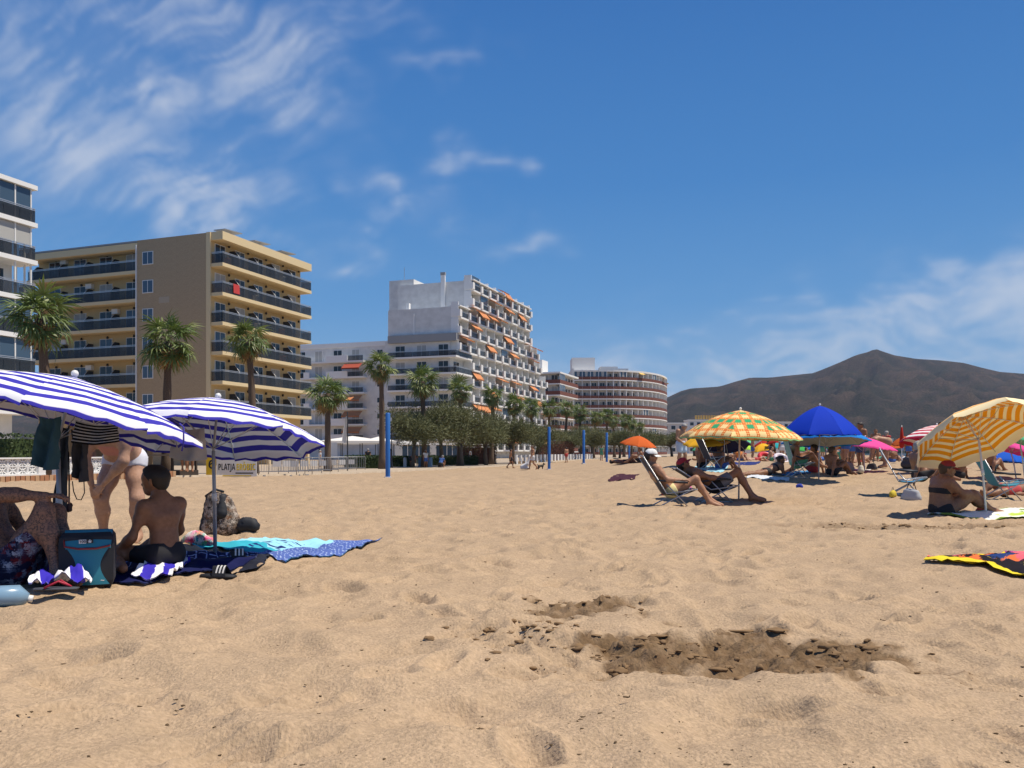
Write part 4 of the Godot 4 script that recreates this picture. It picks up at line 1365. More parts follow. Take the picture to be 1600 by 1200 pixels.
func nets(out: Flesh, bones: Array, cell: float, k := 55.0, cuts := []) -> void:   # bones: [a, b, radius a, radius b]; cuts: [point, outward normal]
	var lo := Vector3.INF
	var hi := -Vector3.INF
	for b in bones:
		var r: float = maxf(b[2], b[3]) + cell * 3.0
		for e in 2:
			lo = lo.min(b[e] - Vector3.ONE * r)
			hi = hi.max(b[e] + Vector3.ONE * r)
	var nx := int((hi.x - lo.x) / cell) + 2
	var ny := int((hi.y - lo.y) / cell) + 2
	var nz := int((hi.z - lo.z) / cell) + 2
	var sx := 1
	var sy := nx
	var sz := nx * ny
	var f := PackedFloat32Array()
	f.resize(nx * ny * nz)
	for b in bones:
		var a: Vector3 = b[0]
		var ab: Vector3 = b[1] - a
		var l2 := maxf(ab.length_squared(), 1e-9)
		var ra: float = b[2]
		var rd: float = b[3] - ra
		var m := maxf(b[2], b[3]) + cell * 2.2
		var p0: Vector3 = (a.min(b[1]) - Vector3.ONE * m - lo) / cell
		var p1: Vector3 = (a.max(b[1]) + Vector3.ONE * m - lo) / cell
		for z in range(maxi(0, int(p0.z)), mini(nz - 1, int(p1.z) + 1) + 1):
			for y in range(maxi(0, int(p0.y)), mini(ny - 1, int(p1.y) + 1) + 1):
				var row := z * sz + y * sy
				for x in range(maxi(0, int(p0.x)), mini(nx - 1, int(p1.x) + 1) + 1):
					var q := Vector3(lo.x + x * cell - a.x, lo.y + y * cell - a.y, lo.z + z * cell - a.z)
					var t := clampf(q.dot(ab) / l2, 0.0, 1.0)
					var d := (q - ab * t).length() - ra - rd * t
					if d < m:
						f[row + x] += exp(-k * d)
	for i in f.size():       # to distances
		var s := f[i]
		if s > 1e-7:
			f[i] = -log(s) / k
		else:
			f[i] = 1.0
	if cuts.size():
		for z in nz:
			for y in ny:
				for x in nx:
					var i := z * sz + y * sy + x
					if f[i] < 0.5:
						var p := lo + Vector3(x, y, z) * cell
						for c in cuts:
							f[i] = maxf(f[i], (p - c[0]).dot(c[1]))
	var at := PackedInt32Array()
	at.resize(f.size())
	at.fill(-1)
	var first := out.v.size()
	var corner := [0, sx, sy, sx + sy, sz, sx + sz, sy + sz, sx + sy + sz]
	var edges := [[0, 1], [2, 3], [4, 5], [6, 7], [0, 2], [1, 3], [4, 6], [5, 7], [0, 4], [1, 5], [2, 6], [3, 7]]
	for z in nz - 1:
		for y in ny - 1:
			var row := z * sz + y * sy
			for x in nx - 1:
				var i := row + x
				if f[i] >= 0.5 and f[i + sz + sy + sx] >= 0.5:
					continue
				var inside := 0
				for c in corner:
					if f[i + c] < 0.0:
						inside += 1
				if inside == 0 or inside == 8:
					continue
				var sum := Vector3.ZERO
				var cnt := 0
				for e in edges:
					var fa := f[i + corner[e[0]]]
					var fb := f[i + corner[e[1]]]
					if (fa < 0.0) != (fb < 0.0):
						var t := fa / (fa - minf(fb, 0.06)) if fb > fa else fa / (fa - fb)
						if fa > 0.06:
							t = 0.06 / (0.06 - fb)
						t = clampf(t, 0.0, 1.0)
						var pa := Vector3(e[0] & 1, (e[0] >> 1) & 1, e[0] >> 2)
						var pb := Vector3(e[1] & 1, (e[1] >> 1) & 1, e[1] >> 2)
						sum += pa.lerp(pb, t)
						cnt += 1
				at[i] = out.v.size()
				out.v.append(lo + (Vector3(x, y, z) + sum / cnt) * cell)
				out.n.append(Vector3.ZERO)
	for z in range(1, nz - 1):
		for y in range(1, ny - 1):
			var row := z * sz + y * sy
			for x in range(1, nx - 1):
				var i := row + x
				if at[i] < 0:
					continue
				var s0 := f[i] < 0.0
				for ax in 3:
					var st: int = [sx, sy, sz][ax]
					if (f[i + st] < 0.0) == s0:
						continue
					var u: int = [sy, sz, sx][ax]
					var w: int = [sz, sx, sy][ax]
					var q := [at[i], at[i - u], at[i - u - w], at[i - w]]
					if q.min() < 0:
						continue
					if s0:
						q.reverse()
					# clockwise from outside
					for tri in [[q[0], q[1], q[2]], [q[0], q[2], q[3]]]:
						var nn: Vector3 = (out.v[tri[2]] - out.v[tri[0]]).cross(out.v[tri[1]] - out.v[tri[0]])
						for c in tri:
							out.i.append(c)
							out.n[c] += nn
	for j in range(first, out.n.size()):
		out.n[j] = out.n[j].normalized()

func stand_joints() -> Dictionary:      # facing +x, z to the figure's right; 1.7 m tall
	return {"pelvis": Vector3(0, 0.93, 0), "chest": Vector3(0, 1.27, 0), "neck": Vector3(0, 1.44, 0), "head": Vector3(0.02, 1.585, 0), "face": Vector3(1, 0, 0),
		"sho_r": Vector3(0, 1.39, 0.175), "sho_l": Vector3(0, 1.39, -0.175), "elb_r": Vector3(-0.03, 1.11, 0.235), "elb_l": Vector3(-0.03, 1.11, -0.235), "wri_r": Vector3(0.06, 0.87, 0.24), "wri_l": Vector3(0.06, 0.87, -0.24),
		"hip_r": Vector3(0, 0.90, 0.09), "hip_l": Vector3(0, 0.90, -0.09), "kne_r": Vector3(0.02, 0.49, 0.10), "kne_l": Vector3(0.02, 0.49, -0.10), "ank_r": Vector3(-0.03, 0.075, 0.10), "ank_l": Vector3(-0.03, 0.075, -0.10), "toe_r": Vector3(0.14, 0.03, 0.12), "toe_l": Vector3(0.14, 0.03, -0.12)}

func posed(over: Dictionary) -> Dictionary:
	var j := stand_joints()
	for k in over:
		j[k] = over[k]
	return j

func hand_bones(wrist: Vector3, elbow: Vector3, curl: float, palm_dir: Vector3, thumb_side: float) -> Array:
	var d := (wrist - elbow).normalized()
	var pn := (palm_dir - d * palm_dir.dot(d)).normalized()     # the way the palm faces
	var side := d.cross(pn).normalized() * thumb_side
	var out := []
	var knuckle := wrist + d * 0.085
	for q in [-0.022, 0.0, 0.022]:
		out.append([wrist + d * 0.01 + side * q * 0.7, knuckle + side * q * 1.1, 0.017, 0.013])
	for f in 4:
		var off := (f - 1.5) * 0.019
		var ln: float = [0.062, 0.075, 0.078, 0.066][f] * 0.5
		var base := knuckle + side * off + d * (0.004 if f in [1, 2] else -0.004)
		var m := base + (d * cos(curl * 0.6) + pn * sin(curl * 0.6)) * ln
		var t := m + (d * cos(curl * 1.7) + pn * sin(curl * 1.7)) * ln * 0.95
		out.append([base, m, 0.0092, 0.0085])
		out.append([m, t, 0.0085, 0.0068])
	var tb := wrist + d * 0.03 + side * 0.03
	var tm := tb + (d * 0.7 + side * 0.65 + pn * 0.3).normalized() * 0.042
	out.append([tb, tm, 0.013, 0.010])
	out.append([tm, tm + (d * 0.9 + side * 0.15 + pn * 0.4).normalized() * 0.034, 0.010, 0.008])
	return out

func body_bones(j: Dictionary, f: float, fine_hands: bool) -> Array:
	var b := []
	var pel: Vector3 = j.pelvis
	var ch: Vector3 = j.chest
	var nk: Vector3 = j.neck
	var across: Vector3 = (j.sho_r - j.sho_l).normalized()
	var hips: Vector3 = (j.hip_r - j.hip_l).normalized()
	var waist := pel.lerp(ch, 0.42)
	b.append([j.hip_l.lerp(pel, 0.25) + Vector3(0, 0.0, 0), j.hip_r.lerp(pel, 0.25), 0.108 * f, 0.108 * f])
	for s in [-1.0, 1.0]:
		b.append([pel + hips * 0.055 * f * s, waist + across * 0.05 * f * s, 0.098 * f, 0.090 * f])
		b.append([waist + across * 0.05 * f * s, ch + across * 0.065 * f * s, 0.090 * f, 0.098 * f])
		b.append([ch + across * 0.06 * s, ch.lerp(nk, 0.55) + across * 0.07 * s, 0.094 * f, 0.07 * f])
	for s in ["r", "l"]:
		var sh: Vector3 = j["sho_" + s]
		var el: Vector3 = j["elb_" + s]
		var wr: Vector3 = j["wri_" + s]
		b.append([ch.lerp(nk, 0.75), sh, 0.06 * f, 0.055 * f])
		b.append([ch, sh, 0.085 * f, 0.055 * f])
		b.append([sh, sh.lerp(el, 0.4), 0.054 * f, 0.047 * f])
		b.append([sh.lerp(el, 0.4), el, 0.047 * f, 0.037 * f])
		b.append([el, el.lerp(wr, 0.3), 0.037 * f, 0.039 * f])
		b.append([el.lerp(wr, 0.3), wr, 0.039 * f, 0.0255])
		if not fine_hands:
			var d := (wr - el).normalized()
			b.append([wr, wr + d * 0.08, 0.026, 0.024])
			b.append([wr + d * 0.08, wr + d * 0.15 + Vector3(0, -0.02, 0), 0.022, 0.014])
		var hp: Vector3 = j["hip_" + s]
		var kn: Vector3 = j["kne_" + s]
		var an: Vector3 = j["ank_" + s]
		var to: Vector3 = j["toe_" + s]
		b.append([hp, hp.lerp(kn, 0.5), 0.090 * f, 0.076 * f])
		b.append([hp.lerp(kn, 0.5), kn, 0.076 * f, 0.055 * f])
		var back := ((hp + an) * 0.5 - kn).normalized() * 0.018
		b.append([kn, kn.lerp(an, 0.32) + back, 0.053 * f, 0.055 * f])
		b.append([kn.lerp(an, 0.32) + back, an, 0.055 * f, 0.034])
		var dir := (to - an)
		dir.y = 0
		b.append([an, an - dir.normalized() * 0.035 + (to - an).project(Vector3.UP) * 0.7, 0.034, 0.03])
		b.append([an, to, 0.034, 0.022])
		b.append([an.lerp(to, 0.6), to, 0.028, 0.024])
	b.append([ch.lerp(nk, 0.7), nk, 0.062 * f, 0.052])
	b.append([nk, j.head + Vector3(0, -0.05, 0) - j.face * 0.015, 0.052, 0.052])
	return b

func head_frame(j: Dictionary) -> Basis:      # columns: forward, up, right
	var fw: Vector3 = j.face.normalized()
	var up: Vector3 = j.get("crown", Vector3.UP)
	up = (up - fw * up.dot(fw)).normalized()
	return Basis(fw, up, fw.cross(up).normalized())

func head_bones(j: Dictionary, s: float) -> Array:
	var B := head_frame(j)
	var o: Vector3 = j.head
	var list := [[-0.012, 0.03, 0, 0.02, 0.036, 0, 0.086, 0.082], [-0.032, 0.02, 0, -0.03, 0.0, 0, 0.078, 0.068], [0.032, -0.015, 0, 0.046, -0.07, 0, 0.062, 0.038], [0.05, 0.022, -0.026, 0.05, 0.022, 0.026, 0.042, 0.042],
		[0.045, -0.022, -0.032, 0.045, -0.022, 0.032, 0.034, 0.034], [0.086, 0.006, 0, 0.108, -0.028, 0, 0.009, 0.014], [0.084, -0.052, -0.012, 0.084, -0.052, 0.012, 0.012, 0.012], [0.080, -0.066, -0.010, 0.080, -0.066, 0.010, 0.011, 0.011],
		[0.070, -0.088, 0, 0.060, -0.092, 0, 0.023, 0.025], [0.0, -0.055, -0.038, 0.055, -0.085, -0.014, 0.022, 0.02], [0.0, -0.055, 0.038, 0.055, -0.085, 0.014, 0.022, 0.02],
		[-0.008, -0.028, 0.078, -0.014, 0.012, 0.085, 0.010, 0.013], [-0.008, -0.028, -0.078, -0.014, 0.012, -0.085, 0.010, 0.013], [-0.02, -0.05, 0, -0.025, -0.11, 0, 0.055, 0.052]]
	var out := []
	for q in list:
		out.append([o + B * Vector3(q[0], q[1], q[2]) * s, o + B * Vector3(q[3], q[4], q[5]) * s, q[6] * s, q[7] * s])
	return out

func skin(key: String, c: Color) -> StandardMaterial3D:
	if M.has(key):
		return M[key]
	var m := mat(key, c, 0.5, 0.0, 0.4)
	m.albedo_texture = skin_tex
	triplanar(m, 3.0, false)
	return m

var skin_tex: ImageTexture

func person(label: String, group: String, where: Vector3, turn: float, j: Dictionary, opt: Dictionary) -> Node3D:
	# opt: skin (material), cell, f (girth), size, hair (material), hair_kind, clothes [[name, material, bones, cuts, cell]], fine (hands)
	var o := thing("person", label, "person", where, turn, group)
	var fine: bool = opt.get("fine", false)
	var cell: float = opt.get("cell", 0.02)
	var f: float = opt.get("f", 1.0)
	var sk := Flesh.new()
	nets(sk, body_bones(j, f, fine), cell, 48.0)
	var hs: float = opt.get("head", 1.0)
	nets(sk, head_bones(j, hs), 0.0075 if fine else minf(cell, 0.016), 120.0 if fine else 80.0)
	if fine:
		var curl: float = opt.get("curl", 0.5)
		nets(sk, hand_bones(j.wri_r, j.elb_r, curl, opt.get("palm_r", Vector3.DOWN), opt.get("thumb_r", 1.0)), 0.006, 240.0)
		nets(sk, hand_bones(j.wri_l, j.elb_l, curl, opt.get("palm_l", Vector3.DOWN), opt.get("thumb_l", -1.0)), 0.006, 240.0)
	part("body", skin_mesh(sk), opt.skin, o)
	var B := head_frame(j)
	if opt.has("hair"):
		var hb := Flesh.new()
		var c: Vector3 = j.head
		var list := [[c + B * Vector3(-0.012, 0.036, 0) * hs, c + B * Vector3(0.022, 0.045, 0) * hs, 0.094 * hs, 0.088 * hs], [c + B * Vector3(-0.034, 0.02, 0) * hs, c + B * Vector3(-0.034, -0.02, 0) * hs, 0.085 * hs, 0.074 * hs]]
		var cuts := [[c + B * Vector3(0.045, 0.045, 0) * hs, B * Vector3(0.78, -0.62, 0)], [c + B * Vector3(0, -0.085, 0) * hs, B * Vector3(0, -1, 0)]]
		match opt.get("hair_kind", "short"):
			"long":
				list.append([c + B * Vector3(-0.05, 0, 0) * hs, c + B * Vector3(-0.085, -0.2, 0) * hs, 0.075 * hs, 0.05 * hs])
				cuts.pop_back()
			"bun":
				list.append([c + B * Vector3(-0.10, 0.05, 0) * hs, c + B * Vector3(-0.125, 0.06, 0) * hs, 0.04, 0.038])
		nets(hb, list, 0.009 if fine else 0.016, 70.0, cuts)
		part("hair", skin_mesh(hb), opt.hair, o)
	if fine:
		for s in [-1, 1]:
			var e := SphereMesh.new()
			e.radius = 0.011
			e.height = 0.012
			e.radial_segments = 8
			e.rings = 4
			part("eye", e, mat("eye_dark", lin(0.03, 0.02, 0.018), 0.2), o, j.head + B * Vector3(0.083, 0.008, 0.033 * s) * hs)
	for c in opt.get("clothes", []):
		var cl := Flesh.new()
		nets(cl, c[2], c[4] if c.size() > 4 else maxf(cell * 0.8, 0.01), 60.0, c[3])
		part(c[0], skin_mesh(cl), c[1], o)
	return o

func shorts_bones(j: Dictionary, f: float, down := 0.6, puff := 0.016) -> Array:      # hips and upper legs, a little wider than the body
	var b := [[j.hip_l.lerp(j.pelvis, 0.25), j.hip_r.lerp(j.pelvis, 0.25), 0.110 * f + puff, 0.110 * f + puff]]
	for s in [-1.0, 1.0]:
		var hips: Vector3 = (j.hip_r - j.hip_l).normalized()
		b.append([j.pelvis + hips * 0.055 * s, j.pelvis.lerp(j.chest, 0.2) + hips * 0.055 * s, 0.098 * f + puff * 0.6, 0.094 * f + puff * 0.5])
	for s in ["r", "l"]:
		b.append([j["hip_" + s], j["hip_" + s].lerp(j["kne_" + s], down), 0.090 * f + puff, 0.090 * f + puff * 0.9 - 0.02 * down])
	return b

func shorts(name: String, m: Material, j: Dictionary, f: float, down := 0.6, puff := 0.016) -> Array:
	var cuts := []
	var waist: Vector3 = j.pelvis.lerp(j.chest, 0.27)
	cuts.append([waist, (j.chest - j.pelvis).normalized()])
	return [name, m, shorts_bones(j, f, down, puff), cuts]

func briefs(name: String, m: Material, j: Dictionary, f: float, bent := 0.0) -> Array:
	var up: Vector3 = (j.chest - j.pelvis).normalized().lerp(Vector3.UP, bent).normalized()
	var c := [[j.pelvis + up * 0.085, up]]
	for s in ["r", "l"]:
		var dir: Vector3 = (j["kne_" + s] - j["hip_" + s]).normalized()
		c.append([j["hip_" + s] + dir * 0.085, dir])
	return [name, m, shorts_bones(j, f, 0.22, 0.008), c]

func top_band(name: String, m: Material, j: Dictionary, f: float, lo := 0.62, hi := 1.02) -> Array:
	var up: Vector3 = (j.chest - j.pelvis).normalized()
	var all := body_bones(j, f, true)
	var b := []
	for q in all.slice(0, 9) + all.slice(20, 22):
		b.append([q[0], q[1], q[2] + 0.009, q[3] + 0.009])
	return [name, m, b, [[j.pelvis.lerp(j.chest, hi), up], [j.pelvis.lerp(j.chest, lo), -up]]]

func shirt(name: String, m: Material, j: Dictionary, f: float) -> Array:
	var b := []
	for q in body_bones(j, f, true):
		b.append([q[0], q[1], q[2] + 0.014, q[3] + 0.014])
	var up: Vector3 = (j.chest - j.pelvis).normalized()
	# torso and the first arm bones only
	var keep := b.slice(0, 7)
	for k in [0, 1]:
		var at: int = 7 + k * 13
		keep.append_array(b.slice(at, at + 3))
	return [name, m, keep, [[j.pelvis.lerp(j.chest, -0.15), -up], [j.neck + up * 0.02, up]]]

func cap(o: Node3D, j: Dictionary, m: Material, hs := 1.0, brim := true) -> void:
	var B := head_frame(j)
	var c: Vector3 = j.head
	var sk := Flesh.new()
	nets(sk, [[c + B * Vector3(-0.012, 0.042, 0) * hs, c + B * Vector3(0.022, 0.05, 0) * hs, 0.100 * hs, 0.094 * hs]], 0.010, 60.0, [[c + B * Vector3(0, 0.045, 0) * hs, B * Vector3(0.06, -1, 0).normalized()]])
	var crown := part("cap", skin_mesh(sk), m, o)
	if brim:
		var st := new_st()
		for i in 8:
			for e in 2:
				var a0 := deg_to_rad(-62.0 + 15.5 * i)
				var a1 := deg_to_rad(-62.0 + 15.5 * (i + 1))
				var p := []
				for a in [a0, a1]:
					for r in [0.085, 0.175]:
						p.append(c + B * Vector3(cos(a) * r * (1.0 if r < 0.1 else 1.05), 0.052 - (0.03 if r > 0.1 else 0.0) - absf(sin(a)) * 0.014 - e * 0.006, sin(a) * r * 0.82) * hs)
				if e == 0:
					quad(st, p[0], p[1], p[3], p[2])
				else:
					quad(st, p[2], p[3], p[1], p[0])
		st.index()
		part("brim", commit(st), m, crown)
# ---------------------------------------------------------------- parasols
func picture(w: int, h: int, f: Callable) -> ImageTexture:       # f(s, t) -> Color in sRGB
	var im := Image.create(w, h, false, Image.FORMAT_RGB8)
	for y in h:
		for x in w:
			im.set_pixel(x, y, f.call((x + 0.5) / w, (y + 0.5) / h))
	return ImageTexture.create_from_image(im)

func cloth(key: String, tex: Texture2D, through := 0.0, c := Color.WHITE) -> StandardMaterial3D:
	if M.has(key):
		return M[key]
	var m := mat(key, c, 0.8, 0.0, 0.25)
	m.albedo_texture = tex
	if through > 0.0:
		m.backlight_enabled = true
		m.backlight = Color(through, through, through)
	return m

func canopy_point(R: float, drop: float, a: float, t: float) -> Vector3:
	return Vector3(cos(a) * R * t, -drop * (0.35 * t + 0.65 * t * t), sin(a) * R * t)

func parasol(label: String, foot: Vector3, R: float, drop: float, apex: Vector3, canopy_up: Vector3, turn: float, top: Material, under: Material, pole: Material, valance := 0.07, group := "", panels := 8, ribs := true) -> Node3D:
	# foot in the sand, apex above it (both in the world); the canopy may lean on its joint
	var o := thing("parasol", label, "parasol", foot, 0.0, group)
	var up := canopy_up.normalized()
	var side := up.cross(Vector3(0.0, 0.0, 1.0)).normalized()
	var B := Basis(side, up, side.cross(up)) * Basis(Vector3.UP, deg_to_rad(turn))
	var top_at := apex - foot
	for k in panels:
		var a0 := TAU * k / panels
		var a1 := TAU * (k + 1) / panels
		for layer in (2 if under else 1):
			var st := new_st()
			var nt := 12
			var ns := 6
			var g := []
			for i in nt + 1:
				for s in ns + 1:
					var t := i / float(nt)
					var q := s / float(ns)
					var p := canopy_point(R, drop, a0, t).lerp(canopy_point(R, drop, a1, t), q)
					var belly := sin(q * PI) * t
					p += Vector3(0, 0.028 * belly * t * R, 0)
					p *= Vector3(1, 1, 1)
					p.x *= 1.0 - 0.035 * belly * t
					p.z *= 1.0 - 0.035 * belly * t
					p += Vector3(0, n_mid.get_noise_2d(p.x * 3.0 + k * 5.0, p.z * 3.0) * 0.012 * t - layer * 0.008, 0)
					g.append([B * p, Vector2(q, t * 0.94)])
			if valance > 0.0 and layer == 0:
				for s in ns + 1:
					var q := s / float(ns)
					var e: Vector3 = g[nt * (ns + 1) + s][0]
					var rim := canopy_point(R, drop, a0, 1.0).lerp(canopy_point(R, drop, a1, 1.0), q)
					var out := Vector3(rim.x, 0, rim.z).normalized() * 0.015
					g.append([e + B * (out + Vector3(0, -valance * (0.55 + 0.45 * sin(q * PI)) + 0.012 * sin(q * 17.0 + k * 2.0), 0)), Vector2(q, 0.995)])
			var rows := g.size() / (ns + 1)
			for i in rows - 1:
				for s in ns:
					var c := [i * (ns + 1) + s, (i + 1) * (ns + 1) + s, (i + 1) * (ns + 1) + s + 1, i * (ns + 1) + s + 1]
					for x in [c[0], c[2], c[1], c[0], c[3], c[2]]:
						st.set_uv(g[x][1])
						st.add_vertex(g[x][0])
			st.index()
			part("canopy_panel" if layer == 0 else "lining_panel", commit(st), top if layer == 0 else under, o, top_at)
		if ribs:
			var rp := []
			for i in 5:
				rp.append(top_at + B * (canopy_point(R, drop, a0, 0.03 + 0.96 * i / 4.0) + Vector3(0, -0.02, 0)))
			part("rib", tube(rp, [0.005], 5), M.rail_metal, o)
			var hub := top_at + B * Vector3(0, -0.48 * R, 0)
			part("stretcher", tube([hub, top_at + B * (canopy_point(R, drop, a0, 0.5) + Vector3(0, -0.02, 0))], [0.004], 4), M.rail_metal, o)
	part("finial", lathe([Vector2(0.016, -0.02), Vector2(0.017, 0.012), Vector2(0.026, 0.02), Vector2(0.026, 0.038), Vector2(0.016, 0.052), Vector2(0.0, 0.057)], 10), M.white_plastic, o, top_at)
	var joint := top_at + B * Vector3(0, -0.5 * R, 0)
	part("upper_pole", tube([joint, top_at], [0.011], 8), pole, o)
	part("lower_pole", tube([Vector3(0, -0.25, 0), joint * 0.55, joint], [0.0165, 0.0165, 0.0155], 10), pole, o)
	part("height_clamp", tube([joint * 0.53, joint * 0.60], [0.024, 0.022], 10), M.white_plastic, o)
	return o

func stripe_picture(a: Color, b: Color, n: int, w := 8, phase := 0.0) -> ImageTexture:
	return picture(w, 256, func(_s: float, t: float) -> Color: return a if fposmod(t * n + phase, 1.0) < 0.5 else b)

func parasols() -> void:
	mat("white_plastic", lin(0.75, 0.75, 0.72), 0.4)
	mat("pole_grey", lin(0.36, 0.38, 0.41), 0.4, 0.3)
	mat("pole_white", lin(0.68, 0.67, 0.64), 0.45)
	var blue := Color(0.235, 0.215, 0.64)
	var bw := cloth("blue_white_stripes", stripe_picture(Color(0.90, 0.90, 0.92), blue, 7, 8, 0.7), 0.10)
	# the two striped ones on the left
	var f1 := px(95, 905, 6.0)
	f1.y = sand_height(f1.x, 6.0)
	parasol("blue and white striped parasol with hanging clothes over the tattooed bather", f1, 0.98, 0.28, px(117, 590, 6.05), Vector3(0.20, 1, -0.12), 14, bw, null, M.pole_grey)
	var f2 := px(337, 872, 7.2)
	f2.y = sand_height(f2.x, 7.2)
	parasol("blue and white striped parasol tilted back over the backpack", f2, 0.93, 0.34, px(341, 624, 7.15), Vector3(0.02, 1, -0.20), 8, bw, null, M.pole_grey)
	# plaid one
	var plaid := cloth("plaid_orange_green", picture(128, 256, func(s: float, t: float) -> Color:
		var x := (s - 0.5) * t * 5.0 + 8.5
		var y := t * 6.0 + 0.2
		var fx := fposmod(x, 1.0)
		var fy := fposmod(y, 1.0)
		var bx2 := fx < 0.33
		var by2 := fy < 0.34
		var cx := int(floor(x))
		var cy := int(floor(y))
		var c := Color(0.93, 0.82, 0.58)
		if bx2 and by2:
			var ring := maxf(absf(fx - 0.165) / 0.165, absf(fy - 0.17) / 0.17)
			c = Color(0.80, 0.35, 0.16) if ring > 0.74 or (ring < 0.42 and ring > 0.18) else Color(0.92, 0.60, 0.34)
		elif bx2 or by2:
			var q := fposmod((fy if bx2 else fx) * 4.0, 1.0)
			c = Color(0.90, 0.52, 0.27) if q < 0.6 else Color(0.95, 0.80, 0.50)
			var w := (fx - 0.165) if bx2 else (fy - 0.17)
			if absf(absf(w) - 0.11) < 0.026:
				c = Color(0.78, 0.36, 0.18)
		elif cy in [1, 3] or (cy == 4 and cx % 2 == 0):
			c = Color(0.22, 0.62, 0.42)
		if t > 0.975:
			c = Color(0.55, 0.76, 0.52)
		return c), 0.16)
	var f3 := on_sand(1154, 15.6)
	parasol("orange and green plaid parasol behind the couple in low chairs", f3, 1.14, 0.52, px(1157, 641, 15.6), Vector3(0.03, 1, 0.0), 22, plaid, null, M.pole_white)
	# plain blue one, with a light blue one right behind it
	var flat_blue := cloth("royal_blue", picture(4, 4, func(_s: float, _t: float) -> Color: return Color(0.06, 0.22, 0.70)), 0.08)
	var silver := cloth("silver_lining", picture(4, 4, func(_s: float, _t: float) -> Color: return Color(0.62, 0.64, 0.62)))
	var f4 := on_sand(1279, 21.0)
	parasol("royal blue parasol with a white ball on top, standing on a base", f4, 1.02, 0.74, px(1281, 634, 21.0), Vector3(0, 1, 0), 10, flat_blue, silver, M.pole_grey, 0.05)
	var sky_blue := cloth("light_blue", picture(4, 4, func(_s: float, _t: float) -> Color: return Color(0.12, 0.48, 0.78)), 0.1)
	parasol("light blue parasol with a silver lining under the royal blue one", on_sand(1290, 24.0), 1.25, 0.5, px(1289, 664, 24.0), Vector3(0.02, 1, -0.12), 20, sky_blue, silver, M.pole_grey, 0.05)
	# orange striped one on the right, leaning far over
	var ow := cloth("orange_white_stripes", picture(8, 256, func(_s: float, t: float) -> Color: return Color(0.97, 0.90, 0.72) if t > 0.93 or fposmod(t * 9.0, 1.0) < 0.42 else Color(0.93, 0.60, 0.10)), 0.34)
	var f5 := px(1543, 797, 12.1)
	f5.y = sand_height(f5.x, 12.1)
	parasol("orange and white striped parasol tilted over the woman in the red cap", f5, 0.92, 0.34, px(1507, 650, 12.35), Vector3(-0.20, 1, -0.66), 5, ow, null, M.pole_white, 0.10)
	# those in the crowd: u, apex row, distance, radius, drop, colour, lean, label
	var hues := {"orange": Color(0.78, 0.37, 0.16), "yellow": Color(0.93, 0.70, 0.18), "navy": Color(0.18, 0.18, 0.30), "pink": Color(0.88, 0.30, 0.58), "lime": Color(0.62, 0.80, 0.25), "green": Color(0.25, 0.62, 0.30), "teal": Color(0.15, 0.60, 0.62), "red": Color(0.66, 0.18, 0.14), "cobalt": Color(0.10, 0.35, 0.75), "mint": Color(0.40, 0.75, 0.55)}
	for q in [[999, 681, 44.0, 0.98, 0.5, "orange", Vector3(0.12, 1, 0.1), "plain orange parasol over sunbathers near the palms"],
		[1103, 676, 28.0, 0.80, 0.36, "yellow", Vector3(-0.1, 1, 0.15), "yellow parasol half hidden by the plaid parasol"],
		[1132, 676, 27.5, 0.85, 0.42, "navy", Vector3(0.1, 1, -0.35), "dark navy parasol under the plaid parasol"],
		[1352, 683, 26.0, 1.0, 0.30, "pink", Vector3(0.12, 1, 0.05), "pink parasol beside the bending bather"],
		[1160, 692, 62.0, 0.95, 0.5, "lime", Vector3(0, 1, 0), "small lime parasol in the far crowd"],
		[1190, 693, 60.0, 0.95, 0.5, "yellow", Vector3(-0.2, 1, 0), "small golden parasol in the far crowd"],
		[1246, 694, 58.0, 0.9, 0.45, "green", Vector3(0.1, 1, 0), "small green parasol behind the red dinghy"],
		[1270, 693, 64.0, 0.95, 0.45, "cobalt", Vector3(0, 1, 0), "small cobalt parasol in the far crowd"],
		[1212, 692, 70.0, 0.95, 0.45, "teal", Vector3(0, 1, 0), "small teal parasol in the far crowd"],
		[1310, 692, 68.0, 0.95, 0.45, "orange", Vector3(0.1, 1, 0), "small orange parasol in the far crowd"],
		[1568, 699, 30.0, 0.85, 0.5, "cobalt", Vector3(0.1, 1, 0), "blue domed parasol behind the teal lounger"],
		[1590, 684, 22.0, 0.9, 0.35, "pink", Vector3(0.35, 1, 0.1), "rose parasol behind the orange striped one"],
		[1604, 668, 20.0, 0.9, 0.35, "mint", Vector3(0.3, 1, 0.1), "mint green parasol behind the orange striped one"]]:
		var m := cloth("plain_" + q[5], picture(4, 4, func(_s: float, _t: float) -> Color: return hues[q[5]]), 0.2)
		parasol(q[7], on_sand(q[0], q[2]), q[3], q[4], px(q[0], q[1], q[2]), q[6], 9.0 * q[2], m, null, M.pole_white, 0.05, "parasols in the crowd", 8, q[2] < 35.0)
	var names := hues.keys()
	for i in 16:
		var d := rng.randf_range(52.0, 100.0)
		var u := 1090.0 + 25.0 * i + rng.randf_range(-10, 10)
		var hue: String = names[rng.randi() % names.size()]
		var p := on_sand(u, d)
		parasol("small far %s parasol in the crowd below the mountain" % hue, p, rng.randf_range(0.85, 1.05), 0.45, p + Vector3(0, rng.randf_range(1.5, 1.9), 0), Vector3(rng.randf_range(-0.3, 0.3), 1, rng.randf_range(-0.2, 0.2)), rng.randf() * 45.0, cloth("plain_" + hue, picture(4, 4, func(_s: float, _t: float) -> Color: return hues[hue]), 0.2), null, M.pole_white, 0.05, "far parasols, " + hue, 8, false)
	var rw := cloth("red_white_stripes", stripe_picture(Color(0.93, 0.90, 0.88), Color(0.75, 0.16, 0.26), 6), 0.2)
